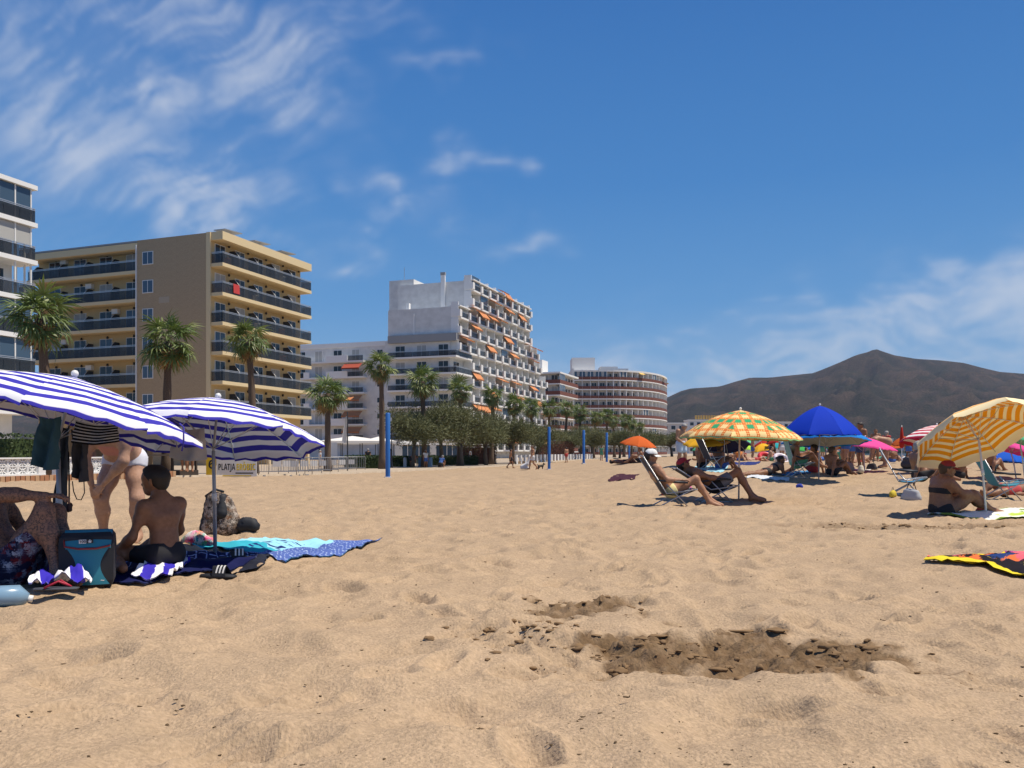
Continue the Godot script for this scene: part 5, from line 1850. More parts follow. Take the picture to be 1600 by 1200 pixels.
	parasol("red and white striped parasol behind the orange striped one", on_sand(1462, 24.0), 1.0, 0.5, px(1464, 664, 24.0), Vector3(0.1, 1, -0.1), 7, rw, null, M.pole_white, 0.08)
	# closed red parasol of the lifeguard
	var cp := on_sand(1409, 38.0)
	var closed := thing("closed_parasol", "tall closed red parasol strapped to its pole before the far town", "parasol", cp)
	part("cloth", lathe([Vector2(0.03, 0.7), Vector2(0.11, 0.8), Vector2(0.09, 1.2), Vector2(0.04, 1.68), Vector2(0.0, 1.72)], 10), cloth("plain_red", picture(4, 4, func(_s: float, _t: float) -> Color: return hues.red), 0.1), closed)
	part("pole", lathe([Vector2(0.02, -0.2), Vector2(0.02, 1.78), Vector2(0, 1.79)], 8), M.pole_white, closed)

# ---------------------------------------------------------------- cloths on the sand
func ground_point(u: float, v: float) -> Vector3:
	var d := EYE * F / (v - HV)
	for i in 4:
		var x := (u - 800.0) / F * d
		d = (EYE - sand_height(x, d)) * F / (v - HV)
	return Vector3((u - 800.0) / F * d, 0, -d)

func towel(called: String, label: String, corners: Array, m: Material, lift := 0.012, wrinkle := 0.012, group := "") -> void:
	var c := []
	for q in corners:
		c.append(ground_point(q[0], q[1]))
	var o := part(called, sheet(36, 24, func(s: float, t: float) -> Vector3:
		var p: Vector3 = c[0].lerp(c[1], s).lerp(c[3].lerp(c[2], s), t)
		p.x += n_mid.get_noise_2d(s * 2.0 + lift * 300.0, t * 2.0) * 0.03
		p.z += n_mid.get_noise_2d(s * 2.0 + 7.0, t * 2.0 + lift * 300.0) * 0.03
		p.y = sand_height(p.x, -p.z) + lift + absf(n_mid.get_noise_2d(p.x * 3.2 + 5.0, p.z * 3.2)) * wrinkle * 2.2 + n_fine.get_noise_2d(p.x * 0.8, p.z * 0.8) * wrinkle * 0.5
		return p, 0.008), m, self)
	tag(o, label, "towel", group)

func rand_blotch(cols: Array, seed_value: int, freq: float) -> Callable:
	var n := FastNoiseLite.new()
	n.seed = seed_value
	n.noise_type = FastNoiseLite.TYPE_CELLULAR
	n.cellular_return_type = FastNoiseLite.RETURN_CELL_VALUE
	n.frequency = freq
	n.domain_warp_enabled = true
	n.domain_warp_amplitude = 0.25
	n.domain_warp_frequency = freq * 1.5
	n.fractal_type = FastNoiseLite.FRACTAL_NONE
	return func(s: float, t: float) -> Color: return cols[int(clampf((n.get_noise_2d(s, t) * 0.5 + 0.5) * cols.size(), 0, cols.size() - 1))]

func towels() -> void:
	var navy := cloth("navy_maze", picture(256, 128, func(s: float, t: float) -> Color:
		var g := fposmod(s * 14.0, 1.0)
		var h := fposmod(t * 7.0, 1.0)
		var line := (g < 0.14 and h < 0.8) or (h < 0.14 and g > 0.3)
		return Color(0.62, 0.68, 0.85) if line and t < 0.6 else Color(0.10, 0.12, 0.30)))
	towel("beach_towel", "navy towel with a pale maze pattern under the boy", [[172, 874], [405, 869], [396, 888], [150, 916]], navy, 0.028)
	var turq := cloth("turquoise_towel", picture(256, 128, func(s: float, t: float) -> Color:
		var c := Color(0.22, 0.66, 0.74) if s < 0.45 + 0.1 * sin(t * 9.0) else Color(0.60, 0.83, 0.90)
		if t > 0.66 + 0.08 * sin(s * 11.0):
			c = Color(0.32, 0.40, 0.66) if fposmod(s * 23.0 + sin(t * 40.0), 1.0) > 0.12 else Color(0.75, 0.82, 0.92)
		elif t > 0.22 and t < 0.56 and s > 0.3 and s < 0.9:
			var g := fposmod(s * 15.0 + t * 0.8, 1.0)
			if (g < 0.22 or (absf(fposmod(t * 5.0, 1.0) - 0.4) < 0.13 and g < 0.7)) and sin(s * 71.0) > -0.5:
				c = Color(0.12, 0.16, 0.42)
		return c))
	towel("beach_towel", "turquoise and pale blue towel printed with dark lettering shapes", [[300, 856], [430, 838], [600, 846], [440, 876]], turq, 0.02, 0.02)
	var grey := cloth("charcoal_towel", picture(8, 8, func(_s: float, _t: float) -> Color: return Color(0.16, 0.17, 0.22)))
	towel("beach_towel", "charcoal towel edge beside the black slides", [[352, 876], [420, 870], [416, 884], [345, 892]], grey, 0.018, 0.01)
	var bwt := cloth("blue_white_cloth", picture(64, 64, func(s: float, t: float) -> Color: return Color(0.92, 0.92, 0.94) if fposmod(t * 2.2 + s * 0.5, 1.0) < 0.45 else Color(0.23, 0.19, 0.68)))
	towel("parasol_bag", "blue and white striped cloth bag lying flat before the boy", [[205, 904], [262, 884], [297, 886], [270, 908]], bwt, 0.05, 0.03)
	towel("parasol_bag", "crumpled blue and white striped cloth bag beside the cooler bag", [[45, 944], [62, 908], [148, 902], [140, 932]], bwt, 0.07, 0.06)
	var blot := rand_blotch([Color(0.07, 0.06, 0.09), Color(0.10, 0.08, 0.12), Color(0.90, 0.78, 0.18), Color(0.07, 0.06, 0.09), Color(0.88, 0.45, 0.24), Color(0.08, 0.06, 0.09), Color(0.88, 0.40, 0.46), Color(0.09, 0.08, 0.11), Color(0.55, 0.22, 0.52), Color(0.12, 0.22, 0.44)], 8, 7.0)
	var bright := cloth("bright_towel", picture(256, 128, func(s: float, t: float) -> Color: return Color(0.90, 0.80, 0.20) if s < 0.10 + 0.06 * sin(t * 7.0) or (t > 0.72 and s < 0.34 + 0.04 * sin(t * 20.0)) else blot.call(s, t)))
	towel("beach_towel", "black towel with yellow, coral and purple blotches lying alone on the sand", [[1440, 882], [1475, 876], [1690, 876], [1700, 905]], bright, 0.03, 0.02)
	var lime := cloth("lime_towel", picture(128, 64, rand_blotch([Color(0.90, 0.92, 0.88), Color(0.72, 0.82, 0.35), Color(0.92, 0.93, 0.90), Color(0.45, 0.55, 0.22)], 5, 5.0)))
	towel("beach_towel", "white and lime towel under the woman in the red cap", [[1448, 806], [1462, 797], [1640, 796], [1640, 812]], lime, 0.025, 0.012)
	# towels in the crowd
	var k := 0
	for q in [[1165, 756, 1235, 748, "pale_towel", Color(0.80, 0.82, 0.84), "pale towel under the woman lying on her front"], [1204, 751, 1275, 744, "blue_towel", Color(0.30, 0.52, 0.70), "blue towel beside the low chair under the blue parasol"], [1075, 738, 1140, 731, "aqua_towel", Color(0.62, 0.80, 0.85), "aqua towel behind the reclining man"], [950, 748, 1000, 742, "plum_towel", Color(0.28, 0.16, 0.20), "plum towel on the sand left of the chairs"], [1310, 742, 1380, 735, "white_towel", Color(0.82, 0.80, 0.78), "white towel beside the straw bag"], [1130, 727, 1190, 723, "navy_towel", Color(0.16, 0.20, 0.42), "navy towel in the crowd"], [1440, 740, 1520, 733, "sand_towel", Color(0.75, 0.50, 0.45), "coral towel behind the striped parasol"]]:
		towel("beach_towel", q[6], [[q[0], q[1]], [q[0] + 14, q[3]], [q[2], q[3]], [q[2] - 12, q[1]]], cloth(q[4], picture(4, 4, func(_s: float, _t: float) -> Color: return q[5])), 0.015, 0.012)
		k += 1

func hung(called: String, label: String, category: String, top_l: Vector3, top_r: Vector3, bottom_l: Vector3, bottom_r: Vector3, m: Material, fold := 0.03) -> void:
	var o := part(called, sheet(14, 16, func(s: float, t: float) -> Vector3:
		var p := top_l.lerp(top_r, s).lerp(bottom_l.lerp(bottom_r, s), t)
		p.z += sin(s * 9.0 + t * 2.0) * fold * (0.4 + t) + n_mid.get_noise_2d(s * 2.0 + top_l.x * 9.0, t * 2.0) * fold
		p.y -= sin(s * PI) * 0.02
		return p), m, self)
	tag(o, label, category)

# ---------------------------------------------------------------- low beach chairs and bags
func beach_chair(label: String, where: Vector3, turn: float, fabric: Material, recline := 35.0, seat_h := 0.25, group := "") -> Node3D:
	# faces +x; tube frame, sling seat and back, two arm rests
	var o := thing("beach_chair", label, "chair", where, turn, group)
	var a := deg_to_rad(90.0 + recline)
	var hinge := Vector3(-0.1, seat_h, 0)
	var back := Vector3(cos(a), sin(a), 0) * 0.74
	var fr := Vector3(0.42, seat_h + 0.07, 0)
	for s in [-1, 1]:
		var z := Vector3(0, 0, 0.27 * s)
		part("side_rail", tube([hinge + back + z, hinge + z, fr + z], [0.011], 6), M.chair_metal, o)
		part("leg", tube([fr + z + Vector3(-0.12, -0.02, 0), Vector3(-0.26, 0.012, 0.27 * s)], [0.011], 6), M.chair_metal, o)
		part("leg", tube([hinge + z + Vector3(0.0, 0.16, 0), Vector3(0.28, 0.012, 0.27 * s)], [0.011], 6), M.chair_metal, o)
		part("foot_bar", tube([Vector3(-0.28, 0.012, 0.27 * s), Vector3(0.30, 0.012, 0.27 * s)], [0.011], 6), M.chair_metal, o)
		part("arm_rest", tube([hinge + back * 0.36 + z * 1.06, Vector3(0.06, seat_h + 0.2, 0.287 * s), Vector3(0.26, seat_h + 0.19, 0.287 * s)], [0.015, 0.024, 0.018], 6), M.arm_black, o)
	part("top_bar", tube([hinge + back + Vector3(0, 0, -0.27), hinge + back * 1.03, hinge + back + Vector3(0, 0, 0.27)], [0.011], 6), M.chair_metal, o)
	part("front_bar", tube([fr + Vector3(0, 0, -0.27), fr + Vector3(0, 0, 0.27)], [0.011], 6), M.chair_metal, o)
	part("back_sling", sheet(4, 10, func(s: float, t: float) -> Vector3: return hinge + back * t + Vector3(0, -0.03 * sin(s * PI), (s - 0.5) * 0.53), 0.004), fabric, o)
	part("seat_sling", sheet(4, 8, func(s: float, t: float) -> Vector3: return hinge.lerp(fr, t) + Vector3(0, -0.05 * sin(t * PI) - 0.03 * sin(s * PI), (s - 0.5) * 0.53), 0.004), fabric, o)
	return o

func soft_lump(bones: Array, cell := 0.015, k := 40.0) -> ArrayMesh:
	var s := Flesh.new()
	nets(s, bones, cell, k)
	for i in s.v.size():
		s.v[i] += s.n[i] * n_3d.get_noise_3d(s.v[i].x * 60.0, s.v[i].y * 60.0, s.v[i].z * 60.0) * 0.014
	return skin_mesh(s)

func belongings() -> void:
	mat("chair_metal", lin(0.42, 0.43, 0.45), 0.35, 0.6)
	mat("arm_black", lin(0.02, 0.022, 0.03), 0.5)
	# cooler bag
	var teal := mat("cooler_teal", lin(0.020, 0.20, 0.29), 0.7)
	var black := mat("cooler_black", lin(0.012, 0.014, 0.02), 0.7)
	var cb := px(138, 918, 5.75)
	cb.y = sand_height(cb.x, 5.75) + 0.01
	var bag := thing("cooler_bag", "black cooler bag with a teal front panel and red piping beside the parasol pole", "bag", cb, 22.0)
	var st := new_st(false)
	var rings := [[0.0, 0.155, 0.11], [0.04, 0.168, 0.12], [0.28, 0.172, 0.12], [0.345, 0.168, 0.11], [0.375, 0.15, 0.085], [0.385, 0.12, 0.06]]
	for i in rings.size() - 1:
		for s in 4:
			var cs := [Vector2(-1, 1), Vector2(1, 1), Vector2(1, -1), Vector2(-1, -1)]
			var a: Vector2 = cs[s]
			var b: Vector2 = cs[(s + 1) % 4]
			var p: Array = rings[i]
			var q: Array = rings[i + 1]
			quad(st, Vector3(a.x * p[1], p[0], a.y * p[2]), Vector3(a.x * q[1], q[0], a.y * q[2]), Vector3(b.x * q[1], q[0], b.y * q[2]), Vector3(b.x * p[1], p[0], b.y * p[2]))
	var e: Array = rings[5]
	quad(st, Vector3(-e[1], e[0], e[2]), Vector3(-e[1], e[0], -e[2]), Vector3(e[1], e[0], -e[2]), Vector3(e[1], e[0], e[2]))
	part("body", commit(st), black, bag)
	part("front_panel", sheet(8, 10, func(s: float, t: float) -> Vector3: return Vector3(0.01 + (s - 0.5) * (0.27 - 0.13 * sin(t * PI) * 0.9), 0.275 - t * 0.262, 0.1225 + 0.004 * sin(s * PI))), teal, bag)
	part("lid", sheet(10, 8, func(s: float, t: float) -> Vector3: return Vector3(0.012 + (s - 0.5) * (0.30 - 0.02 * t), 0.392 - 0.115 * t - 0.02 * t * absf(s - 0.5), 0.055 + 0.078 * sqrt(t))), teal, bag)
	part("piping", tube([Vector3(-0.142, 0.36, 0.09), Vector3(-0.132, 0.285, 0.132), Vector3(-0.05, 0.268, 0.137), Vector3(0.06, 0.266, 0.137), Vector3(0.15, 0.284, 0.132)], [0.007], 6), mat("piping_red", lin(0.28, 0.03, 0.03), 0.6), bag)
	bx("logo_plate", bag, Vector3(-0.045, 0.303, 0.134), Vector3(0.0, 0.33, 0.1375), M.frame_white)
	bx("logo_plate", bag, Vector3(0.002, 0.305, 0.134), Vector3(0.044, 0.332, 0.1372), black)
	part("logo_print", text_mesh("100", 0.026, 0.001), M.print_black, bag, Vector3(-0.022, 0.3165, 0.1385))
	part("logo_print", text_mesh("*", 0.05, 0.001), M.frame_white, bag, Vector3(0.023, 0.308, 0.1385))
	part("maker_print", text_mesh("~", 0.05, 0.001), M.frame_white, bag, Vector3(0.1, 0.04, 0.1245))
	# backpack, black pouch, heap of clothes
	var pat := cloth("camouflage", picture(128, 128, rand_blotch([Color(0.62, 0.57, 0.52), Color(0.20, 0.18, 0.17), Color(0.80, 0.75, 0.70), Color(0.32, 0.28, 0.26), Color(0.12, 0.11, 0.11), Color(0.72, 0.67, 0.62), Color(0.25, 0.22, 0.20), Color(0.50, 0.33, 0.20)], 3, 16.0)))
	triplanar(pat, 2.2, false)
	var bpk := px(346, 838, 9.0)
	bpk.y = sand_height(bpk.x, 9.0)
	var pack := thing("backpack", "patterned backpack with a black mesh pocket standing behind the tilted parasol pole", "bag", bpk, 10.0)
	part("body", soft_lump([[Vector3(-0.06, 0.12, 0), Vector3(-0.06, 0.36, 0), 0.13, 0.11], [Vector3(0.10, 0.10, 0.03), Vector3(0.04, 0.34, 0.02), 0.12, 0.09], [Vector3(0.14, 0.06, 0.06), Vector3(-0.12, 0.06, 0.05), 0.07, 0.07]]), pat, pack)
	part("pocket", soft_lump([[Vector3(0.02, 0.24, 0.09), Vector3(0.02, 0.40, 0.05), 0.075, 0.055]]), black, pack)
	part("back_pad", soft_lump([[Vector3(-0.2, 0.06, -0.03), Vector3(-0.13, 0.42, -0.03), 0.04, 0.04]]), black, pack)
	part("strap", tube([Vector3(-0.17, 0.42, 0.0), Vector3(-0.06, 0.5, 0.02), Vector3(0.03, 0.47, 0.02)], [0.014], 6), black, pack)
	var pouch := thing("camera_pouch", "small black ribbed pouch beside the backpack", "bag", px(388, 836, 8.9) * Vector3(1, 0, 1) + Vector3(0, sand_height(px(388, 836, 8.9).x, 8.9), 0), 0.0)
	part("body", soft_lump([[Vector3(-0.06, 0.06, 0), Vector3(0.06, 0.06, 0), 0.065, 0.06], [Vector3(-0.03, 0.12, 0), Vector3(0.04, 0.11, 0), 0.045, 0.04]], 0.012), black, pouch)
	var heap_m := cloth("floral_heap", picture(96, 96, rand_blotch([Color(0.90, 0.88, 0.84), Color(0.10, 0.55, 0.58), Color(0.80, 0.20, 0.30), Color(0.92, 0.62, 0.30), Color(0.92, 0.90, 0.86), Color(0.25, 0.60, 0.35), Color(0.85, 0.40, 0.60)], 13, 9.0)))
	triplanar(heap_m, 2.5, false)
	var hp := ground_point(312, 851)
	hp.y = sand_height(hp.x, -hp.z)
	var heap := thing("clothes_heap", "bright floral heap of clothes between the boy and the backpack", "clothes", hp)
	part("cloth", soft_lump([[Vector3(-0.14, 0.03, 0), Vector3(0.0, 0.06, 0.02), 0.05, 0.06], [Vector3(0.0, 0.06, 0.0), Vector3(0.14, 0.03, 0.03), 0.05, 0.04], [Vector3(-0.08, 0.09, 0), Vector3(-0.05, 0.1, 0), 0.04, 0.03]], 0.012), heap_m, heap)
	# flip-flop on the cloth bag
	var ff := px(88, 937, 5.2)
	ff.y = sand_height(ff.x, 5.2) + 0.05
	var flip := thing("flip_flop", "dark flip-flop with a red strap on the crumpled striped cloth", "sandal", ff, 8.0)
	part("sole", tube([Vector3(-0.13, 0, 0), Vector3(-0.06, 0.004, 0), Vector3(0.05, 0.006, 0), Vector3(0.13, 0.0, 0)], [0.03, 0.04, 0.046, 0.03], 10), mat("sole_dark", lin(0.05, 0.055, 0.07), 0.8), flip).scale = Vector3(1, 0.28, 1)
	for s in [-1, 1]:
		part("strap", tube([Vector3(0.09, 0.012, 0), Vector3(0.02, 0.05, 0.02 * s), Vector3(-0.06, 0.012, 0.038 * s)], [0.007], 6), mat("strap_red", lin(0.42, 0.02, 0.05), 0.5), flip)
	# slides
	for i in 2:
		var sp := ground_point(341.0 + 26.0 * i, 892.0 - 10.0 * i)
		sp.y = sand_height(sp.x, -sp.z) + 0.03
		var sl := thing("slide_sandal", ["black slide with three white stripes at the edge of the navy towel", "black slide with white stripes lying on the charcoal towel"][i], "sandal", sp, -12.0 + 30.0 * i, "pair of black slides")
		part("sole", tube([Vector3(-0.14, 0, 0), Vector3(-0.07, 0, 0), Vector3(0.05, 0, 0), Vector3(0.14, 0, 0)], [0.034, 0.042, 0.048, 0.034], 10), black, sl).scale = Vector3(1, 0.45, 1)
		part("band", sheet(10, 6, func(s: float, t: float) -> Vector3: return Vector3(-0.02 + t * 0.11 - 0.02 * sin(s * PI), 0.075 * sin(s * PI) + 0.005, (s - 0.5) * 0.1), 0.006), black, sl)
		for q in 3:
			part("stripe", sheet(8, 2, func(s: float, t: float) -> Vector3: return Vector3(0.0 + q * 0.028 + t * 0.013, 0.079 * sin((0.1 + s * 0.8) * PI) + 0.006, ((0.1 + s * 0.8) - 0.5) * 0.103)), M.frame_white, sl)
	# pale blue plastic jug at the edge
	var jp := px(8, 958, 4.9)
	jp.y = sand_height(jp.x, 4.9) + 0.05
	var jug := thing("water_jug", "pale blue translucent plastic jug lying on the sand", "bottle", jp, 25.0)
	part("body", tube([Vector3(-0.12, 0.02, 0), Vector3(-0.1, 0.02, 0), Vector3(0.07, 0.015, 0), Vector3(0.12, 0.0, 0)], [0.05, 0.07, 0.07, 0.03], 6), mat("jug_blue", lin(0.20, 0.33, 0.46), 0.25), jug)
	part("cap", tube([Vector3(0.12, 0.0, 0), Vector3(0.145, -0.005, 0)], [0.022, 0.022], 8), M.frame_white, jug)
	# clothes hung from the striped parasol
	var teal_cloth := mat("teal_shirt", lin(0.022, 0.07, 0.095), 0.9)
	hung("hanging_shirt", "dark teal shirt hanging from the striped parasol", "clothes", px(62, 650, 5.75), px(96, 650, 5.75), px(52, 726, 5.7), px(88, 733, 5.7), teal_cloth)
	var bwst := cloth("black_white_stripes", picture(8, 128, func(_s: float, t: float) -> Color: return Color(0.62, 0.62, 0.62) if fposmod(t * 7.0, 1.0) < 0.42 else Color(0.05, 0.05, 0.06)))
	hung("hanging_skirt", "black and grey striped skirt hanging from the striped parasol", "clothes", px(118, 656, 5.8), px(184, 662, 5.8), px(115, 692, 5.75), px(184, 690, 5.75), bwst, 0.02)
	var dark := mat("dark_print", lin(0.03, 0.032, 0.04), 0.8)
	hung("hanging_shorts", "dark patterned shorts hanging beside the parasol pole", "clothes", px(111, 670, 5.95), px(138, 672, 5.95), px(118, 745, 5.95), px(134, 752, 5.95), dark)
	hung("hanging_wrap", "long dark wrap hanging behind the parasol pole", "clothes", px(97, 665, 6.1), px(110, 665, 6.1), px(84, 815, 6.1), px(99, 816, 6.1), mat("dark_wrap", lin(0.04, 0.055, 0.075), 0.9))
	var cord := part("lanyard", tube([px(131, 748, 5.95), px(132, 770, 5.95), px(127, 781, 5.95), px(120, 780, 5.95), px(115, 768, 5.95), px(113, 752, 5.95)], [0.004], 5), black, self)
	tag(cord, "thin black lanyard looping down below the hanging shorts", "lanyard")
	var shades := thing("hanging_pouch", "dark brown pouch hanging on a strap beside the parasol pole", "pouch", px(108, 795, 5.95))
	part("pouch", soft_lump([[Vector3(0, -0.01, 0), Vector3(0, 0.03, 0), 0.022, 0.016]], 0.008), mat("brown_leather", lin(0.05, 0.02, 0.015), 0.6), shades)
	part("strap", tube([Vector3(0, 0.04, 0), Vector3(0.0, 0.2, 0), Vector3(-0.005, 0.42, 0)], [0.006], 5), black, shades)
	hung("hanging_cloth", "pale cloth hanging from the edge of the tilted striped parasol", "clothes", px(271, 668, 6.9), px(320, 668, 6.9), px(266, 715, 6.9), px(322, 718, 6.9), mat("pale_cloth", lin(0.45, 0.43, 0.42), 0.9), 0.02)
	# parasol strap dangling from the near canopy
	var ps := part("parasol_strap", tube([px(281, 662, 5.6), px(287, 668, 5.55), px(287, 690, 5.55), px(284, 705, 5.55)], [0.006], 5), mat("strap_blue", lin(0.05, 0.04, 0.33), 0.8), self)
	tag(ps, "blue tie strap dangling from the rim of the striped parasol", "strap")
	# chairs
	var sling_dark := mat("sling_navy", lin(0.03, 0.035, 0.055), 0.8)
	beach_chair("low reclined beach chair under the woman in the white cap", on_sand(1046, 14.1), 0.0, sling_dark, 32.0)
	beach_chair("low flat reclined beach chair under the man in grey shorts", on_sand(1114, 15.3), 0.0, sling_dark, 58.0, 0.24)
	var sling_teal := mat("sling_teal", lin(0.04, 0.24, 0.32), 0.8)
	var sling_blue := mat("sling_blue", lin(0.06, 0.28, 0.50), 0.8)
	beach_chair("light blue beach chair seen from behind beside the yellow bag", on_sand(1412, 16.8), -25.0, sling_blue, 28.0, 0.3)
	beach_chair("teal beach lounger with white arms behind the striped parasol", on_sand(1562, 15.4), -12.0, sling_teal, 28.0, 0.32)
	beach_chair("pale green beach chair under the royal blue parasol", on_sand(1244, 22.0), -5.0, mat("sling_green", lin(0.16, 0.30, 0.26), 0.8), 15.0, 0.36)
	beach_chair("dark beach chair in the shade of the navy parasol", on_sand(1110, 27.0), 10.0, sling_dark, 25.0, 0.38)
	# bags
	for q in [[1395, 16.4, 0.42, lin(0.62, 0.48, 0.04), "yellow beach bag beside the light blue chair"], [1424, 15.9, 0.8, lin(0.40, 0.41, 0.43), "pale grey beach bag behind the woman in the red cap"], [1325, 25.5, 0.9, lin(0.26, 0.22, 0.20), "taupe straw bag under the pink parasol"], [1345, 24.8, 0.7, lin(0.60, 0.56, 0.46), "cream beach bag with a lime cloth on the sand"], [1250, 23.4, 0.32, lin(0.03, 0.05, 0.35), "small blue and white box on the open sand"], [1362, 27.0, 0.75, lin(0.02, 0.02, 0.025), "black bag between the bending bather's feet"], [1535, 12.6, 0.45, lin(0.30, 0.05, 0.04), "dark red bag behind the woman's legs"], [1072, 18.5, 0.6, lin(0.60, 0.08, 0.30), "bright pink beach bag behind the reclining couple"], [1098, 20.0, 0.5, lin(0.55, 0.56, 0.58), "white beach bag behind the raised knees"], [1040, 17.0, 0.6, lin(0.30, 0.02, 0.03), "dark red rucksack behind the white cap"], [1420, 27.0, 1.1, lin(0.05, 0.05, 0.06), "black pushchair hood in the crowd"]]:
		var p := on_sand(q[0], q[1])
		if q[0] == 1250:
			p = ground_point(1249, 764)
			p.y = sand_height(p.x, -p.z)
		var s: float = q[2]
		var o := thing("beach_bag", q[4], "bag", p, q[0] * 3.0)
		part("body", soft_lump([[Vector3(-0.13, 0.09, 0) * s, Vector3(0.13, 0.09, 0) * s, 0.12 * s, 0.11 * s], [Vector3(-0.09, 0.24, 0) * s, Vector3(0.1, 0.22, 0) * s, 0.09 * s, 0.08 * s]], 0.022), mat("bag_" + str(q[0]), q[3], 0.8), o)
		part("handle", tube([Vector3(-0.12, 0.28, 0) * s, Vector3(-0.05, 0.46, 0) * s, Vector3(0.06, 0.46, 0) * s, Vector3(0.12, 0.27, 0) * s], [0.012 * s], 5), black, o)
	# inflatables in the crowd
	for q in [[1199, 50.0, lin(0.60, 0.03, 0.03), 0.62, "red inflatable dinghy lying among the bathers"], [1222, 46.0, lin(0.70, 0.62, 0.66), 0.50, "white and pink swim ring beside the red dinghy"], [1214, 54.0, lin(0.65, 0.12, 0.30), 0.42, "pink swim ring propped behind the red dinghy"]]:
		var tm := TorusMesh.new()
		tm.inner_radius = q[3] * 0.55
		tm.outer_radius = q[3]
		var o := thing("swim_ring", q[4], "inflatable", on_sand(q[0], q[1]) + Vector3(0, 0.2, 0), 20.0)
		part("tube", tm, mat("inflatable_" + str(q[0]), q[2], 0.35), o).rotation_degrees.x = 35.0
		bx("valve", o, Vector3(-0.03, 0.12, q[3] * 0.6), Vector3(0.03, 0.2, q[3] * 0.7), M.frame_white)
# ---------------------------------------------------------------- the people in the photograph
func V(x: float, y: float, z: float) -> Vector3:
	return Vector3(x, y, z)

